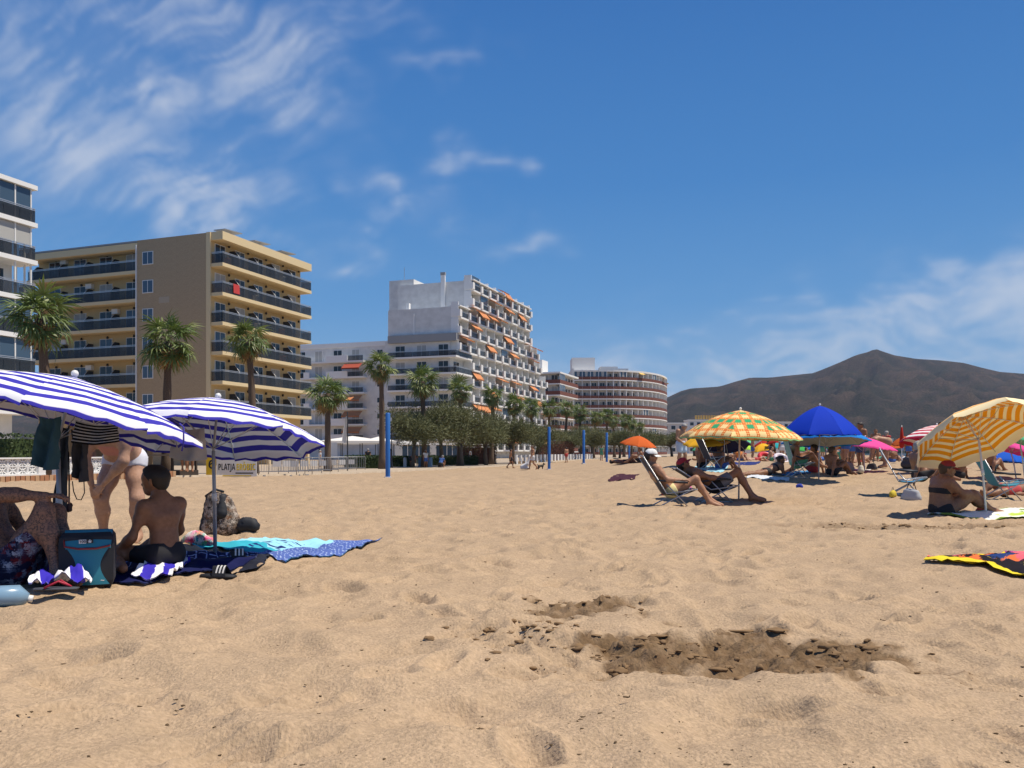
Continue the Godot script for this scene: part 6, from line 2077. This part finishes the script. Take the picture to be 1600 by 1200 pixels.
func cast() -> void:
	skin_tex = noise_tex(0.03, 256, Color(0.84, 0.82, 0.80), Color(1, 1, 1), 55)
	var tan := skin("skin_tan", lin(0.47, 0.255, 0.155))
	var deep := skin("skin_deep", lin(0.33, 0.165, 0.092))
	var fair := skin("skin_fair", lin(0.56, 0.34, 0.235))
	var tattoo := mat("skin_tattooed", lin(1, 1, 1), 0.5, 0.0, 0.4)
	var tn := FastNoiseLite.new()
	tn.seed = 70
	tn.frequency = 2.2
	tn.noise_type = FastNoiseLite.TYPE_SIMPLEX
	tn.fractal_octaves = 3
	tattoo.albedo_texture = picture(512, 512, func(s: float, t: float) -> Color:
		var x := absf(s * 2.0 - 1.0)
		var y := absf(t * 2.0 - 1.0)
		var a := absf(tn.get_noise_2d(x * 2.6, y * 2.6))
		var b := absf(tn.get_noise_2d(x * 4.0 + 9.0, y * 4.0))
		var ink := clampf(smoothstep(0.20, 0.08, a) + smoothstep(0.10, 0.02, b) * 0.6, 0.0, 0.82)
		return Color(0.58, 0.43, 0.35).lerp(Color(0.23, 0.21, 0.22), ink))
	triplanar(tattoo, 1.6, false)
	var dark_hair := mat("hair_dark", lin(0.018, 0.013, 0.010), 0.6)
	var brown_hair := mat("hair_brown", lin(0.06, 0.035, 0.02), 0.6)
	var grey_hair := mat("hair_grey", lin(0.30, 0.29, 0.28), 0.7)
	var black_cloth := mat("swim_black", lin(0.012, 0.012, 0.016), 0.8)
	var white_cloth := mat("swim_white", lin(0.66, 0.67, 0.74), 0.8)
	var grey_cloth := mat("swim_grey", lin(0.17, 0.17, 0.19), 0.85)
	var red_cloth := mat("cap_red", lin(0.28, 0.025, 0.022), 0.8)
	var floral := cloth("floral_shorts", picture(128, 128, rand_blotch([Color(0.08, 0.10, 0.20), Color(0.10, 0.12, 0.24), Color(0.62, 0.66, 0.74), Color(0.09, 0.11, 0.22), Color(0.45, 0.12, 0.12), Color(0.35, 0.40, 0.52)], 21, 9.0)))
	triplanar(floral, 3.2, false)
	# the boy, back to us, head turned to the left
	var jb := posed({"pelvis": V(0, 0.12, 0), "chest": V(0.03, 0.40, 0), "neck": V(0.065, 0.545, 0), "head": V(0.11, 0.685, -0.02), "face": V(0.85, -0.04, -0.5), "sho_r": V(0.05, 0.495, 0.148), "sho_l": V(0.05, 0.485, -0.148), "elb_r": V(0.16, 0.27, 0.22), "elb_l": V(0.10, 0.25, -0.215), "wri_r": V(0.36, 0.18, 0.14), "wri_l": V(0.28, 0.15, -0.24),
		"hip_r": V(0.02, 0.10, 0.085), "hip_l": V(0.02, 0.10, -0.085), "kne_r": V(0.38, 0.20, 0.20), "kne_l": V(0.37, 0.12, -0.20), "ank_r": V(0.52, 0.06, -0.02), "ank_l": V(0.10, 0.06, -0.33), "toe_r": V(0.64, 0.04, -0.10), "toe_l": V(-0.04, 0.04, -0.36)})
	var bp := px(258, 892, 6.42)
	bp.y = sand_height(bp.x, 6.42) + 0.015
	person("boy in black shorts sitting on the navy towel with his back turned", "", bp, 143.0, jb, {"skin": deep, "cell": 0.015, "f": 0.70, "head": 0.98, "hair": dark_hair, "fine": true, "clothes": [shorts("shorts", black_cloth, jb, 0.74, 0.75, 0.014)]})
	# the bending woman in white behind him
	var jw := posed({"pelvis": V(-0.10, 0.88, 0), "chest": V(0.22, 1.08, 0), "neck": V(0.37, 1.15, 0), "head": V(0.48, 1.20, 0.02), "face": V(0.75, -0.6, 0.1), "sho_r": V(0.28, 1.12, 0.17), "sho_l": V(0.28, 1.12, -0.17), "elb_r": V(0.26, 0.83, 0.24), "elb_l": V(0.32, 0.84, -0.16), "wri_r": V(0.19, 0.58, 0.20), "wri_l": V(0.24, 0.60, 0.08),
		"hip_r": V(-0.08, 0.84, 0.10), "hip_l": V(-0.08, 0.84, -0.10), "kne_r": V(0.08, 0.46, 0.17), "kne_l": V(0.04, 0.46, -0.17), "ank_r": V(-0.05, 0.075, 0.20), "ank_l": V(-0.06, 0.075, -0.13), "toe_r": V(0.10, 0.03, 0.23), "toe_l": V(0.09, 0.03, -0.16)})
	var wp := on_sand(190, 8.2)
	person("person in white swimwear bending with both hands on one knee under the striped parasol", "", wp, -88.0, jw, {"skin": fair, "cell": 0.0165, "f": 1.12, "hair": brown_hair, "fine": true, "palm_r": V(-1, 0, 0), "palm_l": V(-1, 0, 0), "clothes": [briefs("swimsuit_bottom", white_cloth, jw, 1.13, 0.85), top_band("swimsuit_top", mat("swim_rose", lin(0.55, 0.25, 0.22), 0.8), jw, 1.12, 0.55, 1.05)]})
	# tattooed bather at the left edge
	var jt := posed({"pelvis": V(0, 0.13, 0), "chest": V(-0.22, 0.46, 0), "neck": V(-0.28, 0.62, 0), "head": V(-0.27, 0.77, 0), "face": V(1, -0.1, 0.1), "sho_r": V(-0.20, 0.58, 0.19), "sho_l": V(-0.22, 0.58, -0.19), "elb_r": V(0.06, 0.645, 0.22), "elb_l": V(-0.1, 0.34, -0.3), "wri_r": V(0.315, 0.635, 0.14), "wri_l": V(0.12, 0.24, -0.28),
		"hip_r": V(0.02, 0.11, 0.10), "hip_l": V(0.02, 0.11, -0.10), "kne_r": V(0.29, 0.53, 0.13), "kne_l": V(0.24, 0.50, -0.10), "ank_r": V(0.385, 0.09, 0.13), "ank_l": V(0.34, 0.09, -0.07), "toe_r": V(0.53, 0.04, 0.15), "toe_l": V(0.48, 0.04, -0.07)})
	var tp := px(22, 905, 5.75)
	tp.y = sand_height(tp.x, 5.75)
	person("tattooed person in floral shorts sitting with an arm resting on a raised knee", "", tp, 0.0, jt, {"skin": tattoo, "cell": 0.015, "f": 1.02, "hair": dark_hair, "fine": true, "curl": 0.7, "clothes": [shorts("shorts", floral, jt, 1.04, 0.52, 0.03)]})
	# couple in the low chairs
	var jc := posed({"pelvis": V(0.0, 0.30, 0), "chest": V(-0.22, 0.58, 0), "neck": V(-0.31, 0.735, 0), "head": V(-0.325, 0.875, 0), "face": V(1, -0.06, 0.12), "sho_r": V(-0.25, 0.68, 0.175), "sho_l": V(-0.25, 0.68, -0.175), "elb_r": V(-0.08, 0.48, 0.27), "elb_l": V(-0.08, 0.48, -0.27), "wri_r": V(0.16, 0.48, 0.25), "wri_l": V(0.16, 0.48, -0.25),
		"hip_r": V(0.03, 0.28, 0.09), "hip_l": V(0.03, 0.28, -0.09), "kne_r": V(0.44, 0.50, 0.09), "kne_l": V(0.47, 0.47, -0.08), "ank_r": V(0.68, 0.085, 0.10), "ank_l": V(0.77, 0.085, -0.07), "toe_r": V(0.84, 0.03, 0.12), "toe_l": V(0.93, 0.03, -0.08)})
	var c1 := on_sand(1046, 14.1)
	var lady := person("person in a white cap and sunglasses reclining in a low beach chair", "", c1, 0.0, jc, {"skin": tan, "cell": 0.018, "f": 1.02, "hair": brown_hair, "fine": true, "clothes": [briefs("swimsuit_bottom", cloth("pale_print", picture(64, 64, rand_blotch([Color(0.85, 0.82, 0.7), Color(0.3, 0.3, 0.3), Color(0.9, 0.85, 0.6)], 4, 8.0))), jc, 1.03), top_band("swimsuit_top", mat("swim_tan", lin(0.45, 0.30, 0.18), 0.8), jc, 1.02, 0.75, 1.05)]})
	cap(lady, jc, mat("cap_white", lin(0.72, 0.73, 0.72), 0.8))
	var gl := part("sunglasses", tube([jc.head + V(0.086, 0.012, -0.06), jc.head + V(0.104, 0.008, -0.02), jc.head + V(0.104, 0.008, 0.03), jc.head + V(0.082, 0.012, 0.066), jc.head + V(0.0, 0.014, 0.088)], [0.017, 0.02, 0.02, 0.017, 0.005], 6), M.arm_black, lady)
	gl.name = "sunglasses"
	var jm := posed({"pelvis": V(0.0, 0.31, 0), "chest": V(-0.30, 0.50, 0), "neck": V(-0.44, 0.60, 0), "head": V(-0.56, 0.69, 0), "face": V(0.8, 0.55, 0.15), "crown": V(-0.55, 0.83, 0), "sho_r": V(-0.36, 0.55, 0.19), "sho_l": V(-0.36, 0.55, -0.19), "elb_r": V(-0.12, 0.46, 0.29), "elb_l": V(-0.12, 0.46, -0.29), "wri_r": V(0.10, 0.45, 0.22), "wri_l": V(0.10, 0.45, -0.22),
		"hip_r": V(0.03, 0.29, 0.10), "hip_l": V(0.03, 0.29, -0.10), "kne_r": V(0.44, 0.58, 0.10), "kne_l": V(0.50, 0.56, -0.09), "ank_r": V(0.70, 0.085, 0.11), "ank_l": V(0.80, 0.085, -0.08), "toe_r": V(0.90, 0.03, 0.14), "toe_l": V(1.0, 0.03, -0.09)})
	var man := person("person in black and grey shorts lying back in a low chair with raised knees", "", on_sand(1114, 15.3), 0.0, jm, {"skin": deep, "cell": 0.019, "f": 1.08, "hair": dark_hair, "fine": true, "clothes": [shorts("shorts", black_cloth, jm, 1.1, 0.3, 0.018), ["short_leg", grey_cloth, [[jm.hip_r.lerp(jm.kne_r, 0.28), jm.hip_r.lerp(jm.kne_r, 0.62), 0.118, 0.108], [jm.hip_l.lerp(jm.kne_l, 0.28), jm.hip_l.lerp(jm.kne_l, 0.62), 0.118, 0.108]], [[jm.hip_r.lerp(jm.kne_r, 0.66), (jm.kne_r - jm.hip_r).normalized()]]]]})
	cap(man, jm, mat("cap_bright_red", lin(0.42, 0.02, 0.03), 0.8))
	# the woman under the orange parasol
	var js := posed({"pelvis": V(0.0, 0.14, 0), "chest": V(0.02, 0.44, 0), "neck": V(0.07, 0.59, 0), "head": V(0.11, 0.72, 0.01), "face": V(1, -0.05, 0.25), "sho_r": V(0.04, 0.53, 0.185), "sho_l": V(0.04, 0.53, -0.185), "elb_r": V(0.25, 0.36, 0.21), "elb_l": V(0.25, 0.36, -0.2), "wri_r": V(0.47, 0.38, 0.07), "wri_l": V(0.47, 0.37, -0.05),
		"hip_r": V(0.05, 0.12, 0.11), "hip_l": V(0.05, 0.12, -0.11), "kne_r": V(0.45, 0.34, 0.11), "kne_l": V(0.50, 0.32, -0.07), "ank_r": V(0.78, 0.085, 0.09), "ank_l": V(0.86, 0.085, -0.06), "toe_r": V(0.93, 0.05, 0.12), "toe_l": V(1.0, 0.06, -0.07)})
	var sp := px(1468, 802, 12.3)
	sp.y = sand_height(sp.x, 12.3)
	var sit := person("person in a red cap and black bikini sitting on a towel under the orange parasol", "", sp, 0.0, js, {"skin": deep, "cell": 0.018, "f": 1.2, "hair": brown_hair, "fine": true, "curl": 0.9, "clothes": [briefs("bikini_bottom", black_cloth, js, 1.21), top_band("bikini_top", black_cloth, js, 1.2, 0.72, 1.03)]})
	cap(sit, js, red_cloth)
	# standing man with grey hair and blue and white shorts
	var jg := posed({"chest": V(0.03, 1.26, 0), "neck": V(0.08, 1.42, 0), "head": V(0.15, 1.54, 0), "face": V(0.8, -0.6, 0), "wri_r": V(0.22, 0.92, 0.12), "elb_r": V(0.0, 1.10, 0.24), "wri_l": V(0.24, 0.90, -0.06), "elb_l": V(0.02, 1.10, -0.24), "kne_l": V(0.10, 0.49, -0.13), "ank_l": V(0.12, 0.075, -0.18), "toe_l": V(0.29, 0.03, -0.2)})
	var light_blue := mat("swim_blue_white", lin(0.42, 0.50, 0.62), 0.8)
	person("grey haired person in pale blue shorts standing beside the plaid parasol", "", on_sand(1064, 31.0), -50.0, jg, {"skin": tan, "cell": 0.024, "f": 1.12, "hair": grey_hair, "clothes": [shorts("shorts", light_blue, jg, 1.13, 0.6, 0.03)]})
	# standing man behind the blue parasol, bending woman
	var j1 := posed({"wri_r": V(0.1, 0.9, 0.3), "elb_r": V(-0.05, 1.12, 0.3), "face": V(0.9, -0.3, 0.3)})
	person("bare chested person standing behind the royal blue parasol", "", on_sand(1345, 30.0), 205.0, j1, {"skin": deep, "cell": 0.024, "f": 1.1, "hair": dark_hair, "clothes": [shorts("shorts", mat("swim_navy", lin(0.03, 0.05, 0.14), 0.8), j1, 1.1)]})
	var j2 := posed({"pelvis": V(-0.12, 0.92, 0), "chest": V(0.22, 0.98, 0), "neck": V(0.38, 0.93, 0), "head": V(0.48, 0.84, 0), "face": V(0.5, -0.85, 0), "sho_r": V(0.32, 0.96, 0.17), "sho_l": V(0.32, 0.96, -0.17), "elb_r": V(0.34, 0.68, 0.18), "elb_l": V(0.34, 0.68, -0.18), "wri_r": V(0.40, 0.42, 0.12), "wri_l": V(0.40, 0.42, -0.12), "hip_r": V(-0.12, 0.88, 0.09), "hip_l": V(-0.12, 0.88, -0.09), "kne_r": V(-0.04, 0.48, 0.1), "kne_l": V(-0.06, 0.48, -0.1)})
	person("person bending forward over a bag beside the pink parasol", "", on_sand(1381, 28.0), 168.0, j2, {"skin": tan, "cell": 0.024, "f": 1.08, "hair": brown_hair, "hair_kind": "bun", "clothes": [briefs("bikini_bottom", mat("swim_sand", lin(0.40, 0.24, 0.14), 0.8), j2, 1.09)]})
	# woman on her front, propped on her elbows
	var jp := posed({"pelvis": V(-0.05, 0.12, 0), "chest": V(0.28, 0.25, 0), "neck": V(0.42, 0.36, 0), "head": V(0.50, 0.47, 0), "face": V(0.9, 0.0, 0.45), "sho_r": V(0.36, 0.31, 0.17), "sho_l": V(0.36, 0.31, -0.17), "elb_r": V(0.42, 0.05, 0.2), "elb_l": V(0.42, 0.05, -0.2), "wri_r": V(0.64, 0.04, 0.1), "wri_l": V(0.64, 0.04, -0.1),
		"hip_r": V(-0.08, 0.11, 0.09), "hip_l": V(-0.08, 0.11, -0.09), "kne_r": V(-0.50, 0.07, 0.1), "kne_l": V(-0.50, 0.07, -0.1), "ank_r": V(-0.9, 0.06, 0.1), "ank_l": V(-0.9, 0.06, -0.1), "toe_r": V(-1.02, 0.03, 0.1), "toe_l": V(-1.02, 0.03, -0.1)})
	person("person in a dark bikini lying face down propped on both elbows", "", on_sand(1200, 24.3), 25.0, jp, {"skin": deep, "cell": 0.024, "hair": dark_hair, "hair_kind": "bun", "clothes": [briefs("bikini_bottom", black_cloth, jp, 1.0), top_band("bikini_top", black_cloth, jp, 1.0, 0.8, 1.0)]})
	# the crowd: a few poses, each bather their own
	var sit_up := posed({"pelvis": V(0, 0.13, 0), "chest": V(-0.05, 0.45, 0), "neck": V(-0.04, 0.61, 0), "head": V(0.0, 0.75, 0), "sho_r": V(-0.06, 0.55, 0.18), "sho_l": V(-0.06, 0.55, -0.18), "elb_r": V(-0.16, 0.30, 0.25), "elb_l": V(0.15, 0.36, -0.22), "wri_r": V(-0.22, 0.06, 0.26), "wri_l": V(0.36, 0.42, -0.1), "hip_r": V(0.02, 0.11, 0.09), "hip_l": V(0.02, 0.11, -0.09), "kne_r": V(0.40, 0.38, 0.11), "kne_l": V(0.42, 0.40, -0.1), "ank_r": V(0.66, 0.075, 0.12), "ank_l": V(0.72, 0.075, -0.1), "toe_r": V(0.82, 0.03, 0.13), "toe_l": V(0.88, 0.03, -0.1)})
	var lying := posed({"pelvis": V(0, 0.11, 0), "chest": V(-0.36, 0.13, 0), "neck": V(-0.54, 0.13, 0), "head": V(-0.68, 0.13, 0), "face": V(0.1, 1, 0), "crown": V(-1, 0, 0), "sho_r": V(-0.48, 0.11, 0.18), "sho_l": V(-0.48, 0.11, -0.18), "elb_r": V(-0.22, 0.06, 0.26), "elb_l": V(-0.22, 0.06, -0.26), "wri_r": V(0.03, 0.05, 0.24), "wri_l": V(0.03, 0.05, -0.24), "hip_r": V(0.04, 0.10, 0.09), "hip_l": V(0.04, 0.10, -0.09), "kne_r": V(0.44, 0.26, 0.1), "kne_l": V(0.46, 0.09, -0.1), "ank_r": V(0.66, 0.06, 0.1), "ank_l": V(0.86, 0.06, -0.1), "toe_r": V(0.80, 0.03, 0.1), "toe_l": V(0.92, 0.12, -0.1)})
	var walk := posed({"kne_r": V(0.16, 0.50, 0.09), "ank_r": V(0.20, 0.09, 0.09), "toe_r": V(0.36, 0.06, 0.1), "kne_l": V(-0.04, 0.48, -0.09), "ank_l": V(-0.32, 0.16, -0.09), "toe_l": V(-0.22, 0.04, -0.09), "elb_r": V(-0.14, 1.12, 0.22), "wri_r": V(-0.1, 0.88, 0.24), "elb_l": V(0.06, 1.11, -0.22), "wri_l": V(0.2, 0.92, -0.22)})
	var bend := posed({"pelvis": V(-0.14, 0.92, 0), "chest": V(0.18, 1.06, 0), "neck": V(0.33, 1.04, 0), "head": V(0.45, 0.98, 0), "face": V(0.6, -0.75, 0), "sho_r": V(0.26, 1.06, 0.17), "sho_l": V(0.26, 1.06, -0.17), "elb_r": V(0.30, 0.78, 0.18), "elb_l": V(0.30, 0.78, -0.18), "wri_r": V(0.36, 0.54, 0.1), "wri_l": V(0.36, 0.54, -0.1), "hip_r": V(-0.12, 0.88, 0.09), "hip_l": V(-0.12, 0.88, -0.09), "kne_r": V(0.0, 0.48, 0.1), "kne_l": V(-0.04, 0.48, -0.1)})
	var crouch := posed({"pelvis": V(-0.1, 0.42, 0), "chest": V(0.1, 0.72, 0), "neck": V(0.18, 0.86, 0), "head": V(0.24, 1.0, 0), "sho_r": V(0.12, 0.82, 0.17), "sho_l": V(0.12, 0.82, -0.17), "elb_r": V(0.28, 0.58, 0.2), "elb_l": V(0.28, 0.58, -0.2), "wri_r": V(0.44, 0.44, 0.1), "wri_l": V(0.44, 0.44, -0.1), "hip_r": V(-0.1, 0.40, 0.09), "hip_l": V(-0.1, 0.40, -0.09), "kne_r": V(0.30, 0.48, 0.12), "kne_l": V(0.16, 0.16, -0.1), "ank_r": V(0.2, 0.08, 0.12), "ank_l": V(-0.22, 0.09, -0.1), "toe_r": V(0.36, 0.03, 0.13), "toe_l": V(-0.12, 0.03, -0.1)})
	var upright := stand_joints()
	var poses := {"sit": sit_up, "lie": lying, "walk": walk, "bend": bend, "crouch": crouch, "stand": upright}
	var suits := [mat("suit_red", lin(0.45, 0.04, 0.04), 0.8), mat("suit_blue", lin(0.05, 0.13, 0.40), 0.8), black_cloth, mat("suit_green", lin(0.08, 0.30, 0.18), 0.8), mat("suit_white", lin(0.65, 0.65, 0.66), 0.8), mat("suit_orange", lin(0.62, 0.22, 0.05), 0.8)]
	var skins := [tan, deep, fair]
	# u, distance, pose, turn, suit, skin, label, shirt?
	for q in [[643, 70.0, "bend", 20, 2, 1, "bare backed person bending beside the grey bollard", 0], [665, 70.3, "stand", -60, 1, 1, "person in a white shirt and blue shorts between the waste barrels", 4], [689, 69.5, "crouch", 60, 2, 1, "person in a dark blue top crouching on the sand beside the barrels", 1], [798, 69.0, "walk", 10, 2, 1, "bare chested person in black shorts walking over the sand", 0], [832, 59.0, "walk", 200, 4, 0, "person with a raised heel walking beside a small dog and a white sheet", 0],
		[885, 88.0, "stand", 120, 0, 0, "far person standing under the palms", 0], [940, 95.0, "stand", 60, 3, 2, "far person in green under the palms", 3], [1000, 43.0, "sit", 170, 2, 1, "person sitting in the shade of the plain orange parasol", 0], [975, 44.5, "lie", 10, 2, 1, "person lying at the edge of the orange parasol's shade", 0], [1095, 28.5, "sit", 15, 2, 1, "person sitting with knees up under the yellow parasol", 0], [1125, 27.5, "sit", 30, 1, 1, "person sitting in the shade of the navy parasol", 0],
		[1244, 22.0, "sit", 5, 3, 1, "person sitting in the pale green chair under the royal blue parasol", 0], [1300, 23.5, "sit", 20, 2, 1, "person sitting with raised knees in the blue parasol's shade", 0], [1272, 25.0, "sit", 150, 0, 1, "person in red sitting behind the royal blue parasol's pole", 0], [1318, 29.0, "bend", 185, 1, 0, "person leaning over under the light blue parasol", 0], [1330, 33.0, "stand", 20, 1, 1, "person in blue standing behind the pink parasol", 1], [1222, 56.0, "stand", 100, 4, 0, "far person in white standing behind the swim ring", 4], [1176, 58.0, "stand", 0, 1, 0, "far person in blue shorts standing beside the golden parasol", 0], [1200, 64.0, "stand", 80, 1, 2, "far person standing beyond the red dinghy", 0],
		[1150, 55.0, "sit", 200, 0, 0, "far person in red sitting on the sand", 0], [1135, 50.0, "lie", 0, 5, 0, "far sunbather in orange lying on the sand", 0], [1260, 52.0, "sit", 0, 4, 2, "far person in white sitting on the sand", 0], [1290, 46.0, "lie", 180, 1, 0, "far sunbather in blue lying on the sand", 0], [1340, 40.0, "lie", 20, 0, 0, "sunbather in red lying behind the straw bag", 0], [1395, 45.0, "sit", 120, 1, 1, "far person sitting near the closed red parasol", 0], [1436, 17.4, "sit", 0, 2, 1, "person sitting in the light blue chair behind the red cap", 0], [1580, 16.4, "lie", 200, 0, 1, "sunbather lying beside the teal lounger", 0], [1545, 26.0, "sit", 30, 2, 1, "dark haired person sitting behind the teal lounger", 0], [1500, 22.0, "sit", 160, 2, 1, "person sitting under the red and white parasol", 0],
		[140, 37.5, "stand", -40, 0, 0, "person in red standing by the kiosk", 0], [288, 39.0, "stand", -90, 0, 1, "person in red shorts leaning at the kiosk rail", 0], [297, 39.3, "stand", -70, 4, 1, "person in white shorts at the kiosk rail", 4], [500, 70.0, "stand", 30, 4, 0, "waiter in a white shirt at the terrace", 4], [610, 72.0, "stand", 200, 0, 1, "person in red on the promenade beside the lamp post", 0], [575, 72.0, "stand", 90, 2, 0, "person in black on the promenade beside the tall palm", 2], [735, 85.0, "stand", 0, 4, 0, "person in white under the tamarisks", 4], [722, 84.0, "sit", 0, 1, 0, "person in blue sitting under the tamarisks", 1],
		[1120, 66.0, "stand", 45, 0, 0, "far person in red beyond the lime parasol", 0], [1108, 48.0, "lie", 170, 2, 1, "far sunbather in black behind the navy parasol", 0], [1180, 47.0, "lie", 10, 0, 2, "far sunbather in red beside the dinghy", 0], [1240, 60.0, "stand", 200, 5, 1, "far person in orange beside the green parasol", 0], [1285, 62.0, "stand", 30, 3, 2, "far person in green beside the cobalt parasol", 3], [1305, 55.0, "sit", 90, 5, 0, "far person in orange sitting on the sand", 0], [1325, 60.0, "stand", 10, 4, 1, "far person in a white shirt beyond the pink parasol", 4], [1370, 52.0, "lie", 0, 3, 0, "far sunbather in green lying on the sand", 0], [1420, 55.0, "stand", 70, 1, 1, "far person in blue shorts beside the red and white parasol", 0], [1470, 34.0, "stand", 250, 1, 0, "person in blue standing under the red and white parasol", 0], [1560, 34.0, "sit", 200, 0, 0, "person in red sitting under the blue domed parasol", 0]]:
		var d: float = q[1]
		var p := on_sand(q[0], d)
		var pose: Dictionary = poses[q[2]]
		if q[0] == 1244 or q[0] == 1436:
			p.y += 0.28
		if q[0] == 288 or q[0] == 297:
			p.y += 0.3
		var o := crowd_person(q[2], pose, q[6], p, q[3], skins[q[5]], suits[q[4]], [dark_hair, brown_hair, grey_hair][int(q[0]) % 3], suits[q[7]] if q[7] > 0 else null)
		o.scale = Vector3.ONE * (0.94 + 0.11 * fposmod(q[0] * 0.37, 1.0))
	var kinds := ["sit", "lie", "stand", "sit", "lie", "stand", "walk"]
	for i in 46:
		var d := rng.randf_range(42.0, 95.0)
		var u := rng.randf_range(1085.0, 1480.0)
		var kind: String = kinds[rng.randi() % 7]
		var o := crowd_person(kind, poses[kind], {"sit": "far bather sitting on the crowded sand below the mountain", "lie": "far bather lying on the crowded sand below the mountain", "stand": "far bather standing in the crowd below the mountain", "walk": "far bather walking through the crowd below the mountain"}[kind], on_sand(u, d), rng.randf() * 360.0, skins[rng.randi() % 3], suits[rng.randi() % 6], [dark_hair, brown_hair, grey_hair][rng.randi() % 3], suits[rng.randi() % 6] if rng.randf() < 0.25 else null)
		o.set_meta("group", "far bathers " + kind)
		o.scale = Vector3.ONE * rng.randf_range(0.85, 1.05)
	# small dog and the sheet beside the walking woman
	var dp := on_sand(845, 58.5)
	var dog := thing("dog", "small dark dog standing beside the walking person on the sand", "dog", dp, 20.0)
	var ds := Flesh.new()
	nets(ds, [[V(-0.16, 0.26, 0), V(0.14, 0.27, 0), 0.075, 0.085], [V(0.14, 0.28, 0), V(0.24, 0.40, 0), 0.06, 0.05], [V(0.24, 0.41, 0), V(0.33, 0.38, 0), 0.05, 0.028], [V(-0.2, 0.29, 0), V(-0.3, 0.4, 0), 0.025, 0.012], [V(0.13, 0.22, 0.05), V(0.13, 0.02, 0.05), 0.035, 0.02], [V(0.13, 0.22, -0.05), V(0.15, 0.02, -0.05), 0.035, 0.02], [V(-0.16, 0.24, 0.05), V(-0.12, 0.15, 0.05), 0.05, 0.03], [V(-0.12, 0.15, 0.05), V(-0.19, 0.09, 0.05), 0.03, 0.018], [V(-0.19, 0.09, 0.05), V(-0.18, 0.02, 0.05), 0.018, 0.018], [V(-0.16, 0.24, -0.05), V(-0.2, 0.02, -0.05), 0.05, 0.018], [V(0.22, 0.44, 0.035), V(0.21, 0.5, 0.045), 0.018, 0.008], [V(0.22, 0.44, -0.035), V(0.21, 0.5, -0.045), 0.018, 0.008]], 0.014, 60.0)
	part("body", skin_mesh(ds), mat("dog_fur", lin(0.06, 0.05, 0.04), 0.9), dog)
	var sheet_p := on_sand(822, 59.5)
	var sh := part("white_sheet", soft_lump([[V(-0.3, 0.22, 0), V(0.1, 0.42, 0), 0.12, 0.12], [V(-0.35, 0.12, 0), V(0.1, 0.14, 0), 0.09, 0.1], [V(0.1, 0.42, 0), V(0.28, 0.95, 0), 0.11, 0.05]], 0.03), mat("sheet_white", lin(0.62, 0.63, 0.66), 0.9), self, sheet_p)
	tag(sh, "billowing white sheet held beside the walking person", "cloth")

var crowd_cache := {}

func crowd_person(kind: String, j: Dictionary, label: String, where: Vector3, turn: float, sk: Material, suit: Material, hair: Material, top: Material) -> Node3D:
	if not crowd_cache.has(kind):
		var a := Flesh.new()
		nets(a, body_bones(j, 1.04, false), 0.026, 48.0)
		nets(a, head_bones(j, 1.0), 0.018, 80.0)
		var B := head_frame(j)
		var c: Vector3 = j.head
		var h := Flesh.new()
		nets(h, [[c + B * V(-0.012, 0.036, 0), c + B * V(0.022, 0.045, 0), 0.096, 0.09], [c + B * V(-0.034, 0.02, 0), c + B * V(-0.034, -0.03, 0), 0.087, 0.076]], 0.018, 70.0, [[c + B * V(0.045, 0.045, 0), B * V(0.78, -0.62, 0)]])
		var s := Flesh.new()
		var sd := shorts("shorts", suit, j, 1.05, 0.45, 0.02)
		nets(s, sd[2], 0.024, 60.0, sd[3])
		var t := Flesh.new()
		var td := shirt("shirt", suit, j, 1.04)
		nets(t, td[2], 0.024, 60.0, td[3])
		crowd_cache[kind] = [skin_mesh(a), skin_mesh(h), skin_mesh(s), skin_mesh(t)]
	var m: Array = crowd_cache[kind]
	var o := thing("person", label, "person", where, turn, "bathers and strollers")
	part("body", m[0], sk, o)
	part("hair", m[1], hair, o)
	part("shorts", m[2], suit, o)
	if top:
		part("shirt", m[3], top, o)
	return o
# ---------------------------------------------------------------- the scene
func _ready() -> void:
	rng.seed = 4
	unit_box = BoxMesh.new()
	n_big.seed = 3
	n_big.frequency = 0.45
	n_big.fractal_octaves = 2
	n_mid.seed = 9
	n_mid.frequency = 1.25
	n_mid.fractal_octaves = 3
	n_fine.seed = 15
	n_fine.frequency = 6.0
	n_fine.fractal_octaves = 3
	n_cell.seed = 2
	n_cell.noise_type = FastNoiseLite.TYPE_CELLULAR
	n_cell.frequency = 2.1
	n_cell.fractal_type = FastNoiseLite.FRACTAL_NONE
	n_3d.seed = 6
	n_3d.frequency = 0.35
	stage("air", make_air)
	stage("sand", sand_sheet)
	stage("crumbs", crumbs)
	stage("sea", sea_and_mountain)
	make_paint()
	stage("houses", func() -> void:
		hotel()
		corner_flats()
		white_tower()
		brick_flats()
		far_houses())
	stage("green", func() -> void:
		promenade()
		greenery()
		street_things())
	stage("parasols", parasols)
	stage("towels", towels)
	stage("belongings", belongings)
	stage("people", cast)

func stage(_what: String, f: Callable) -> void:
	f.call()
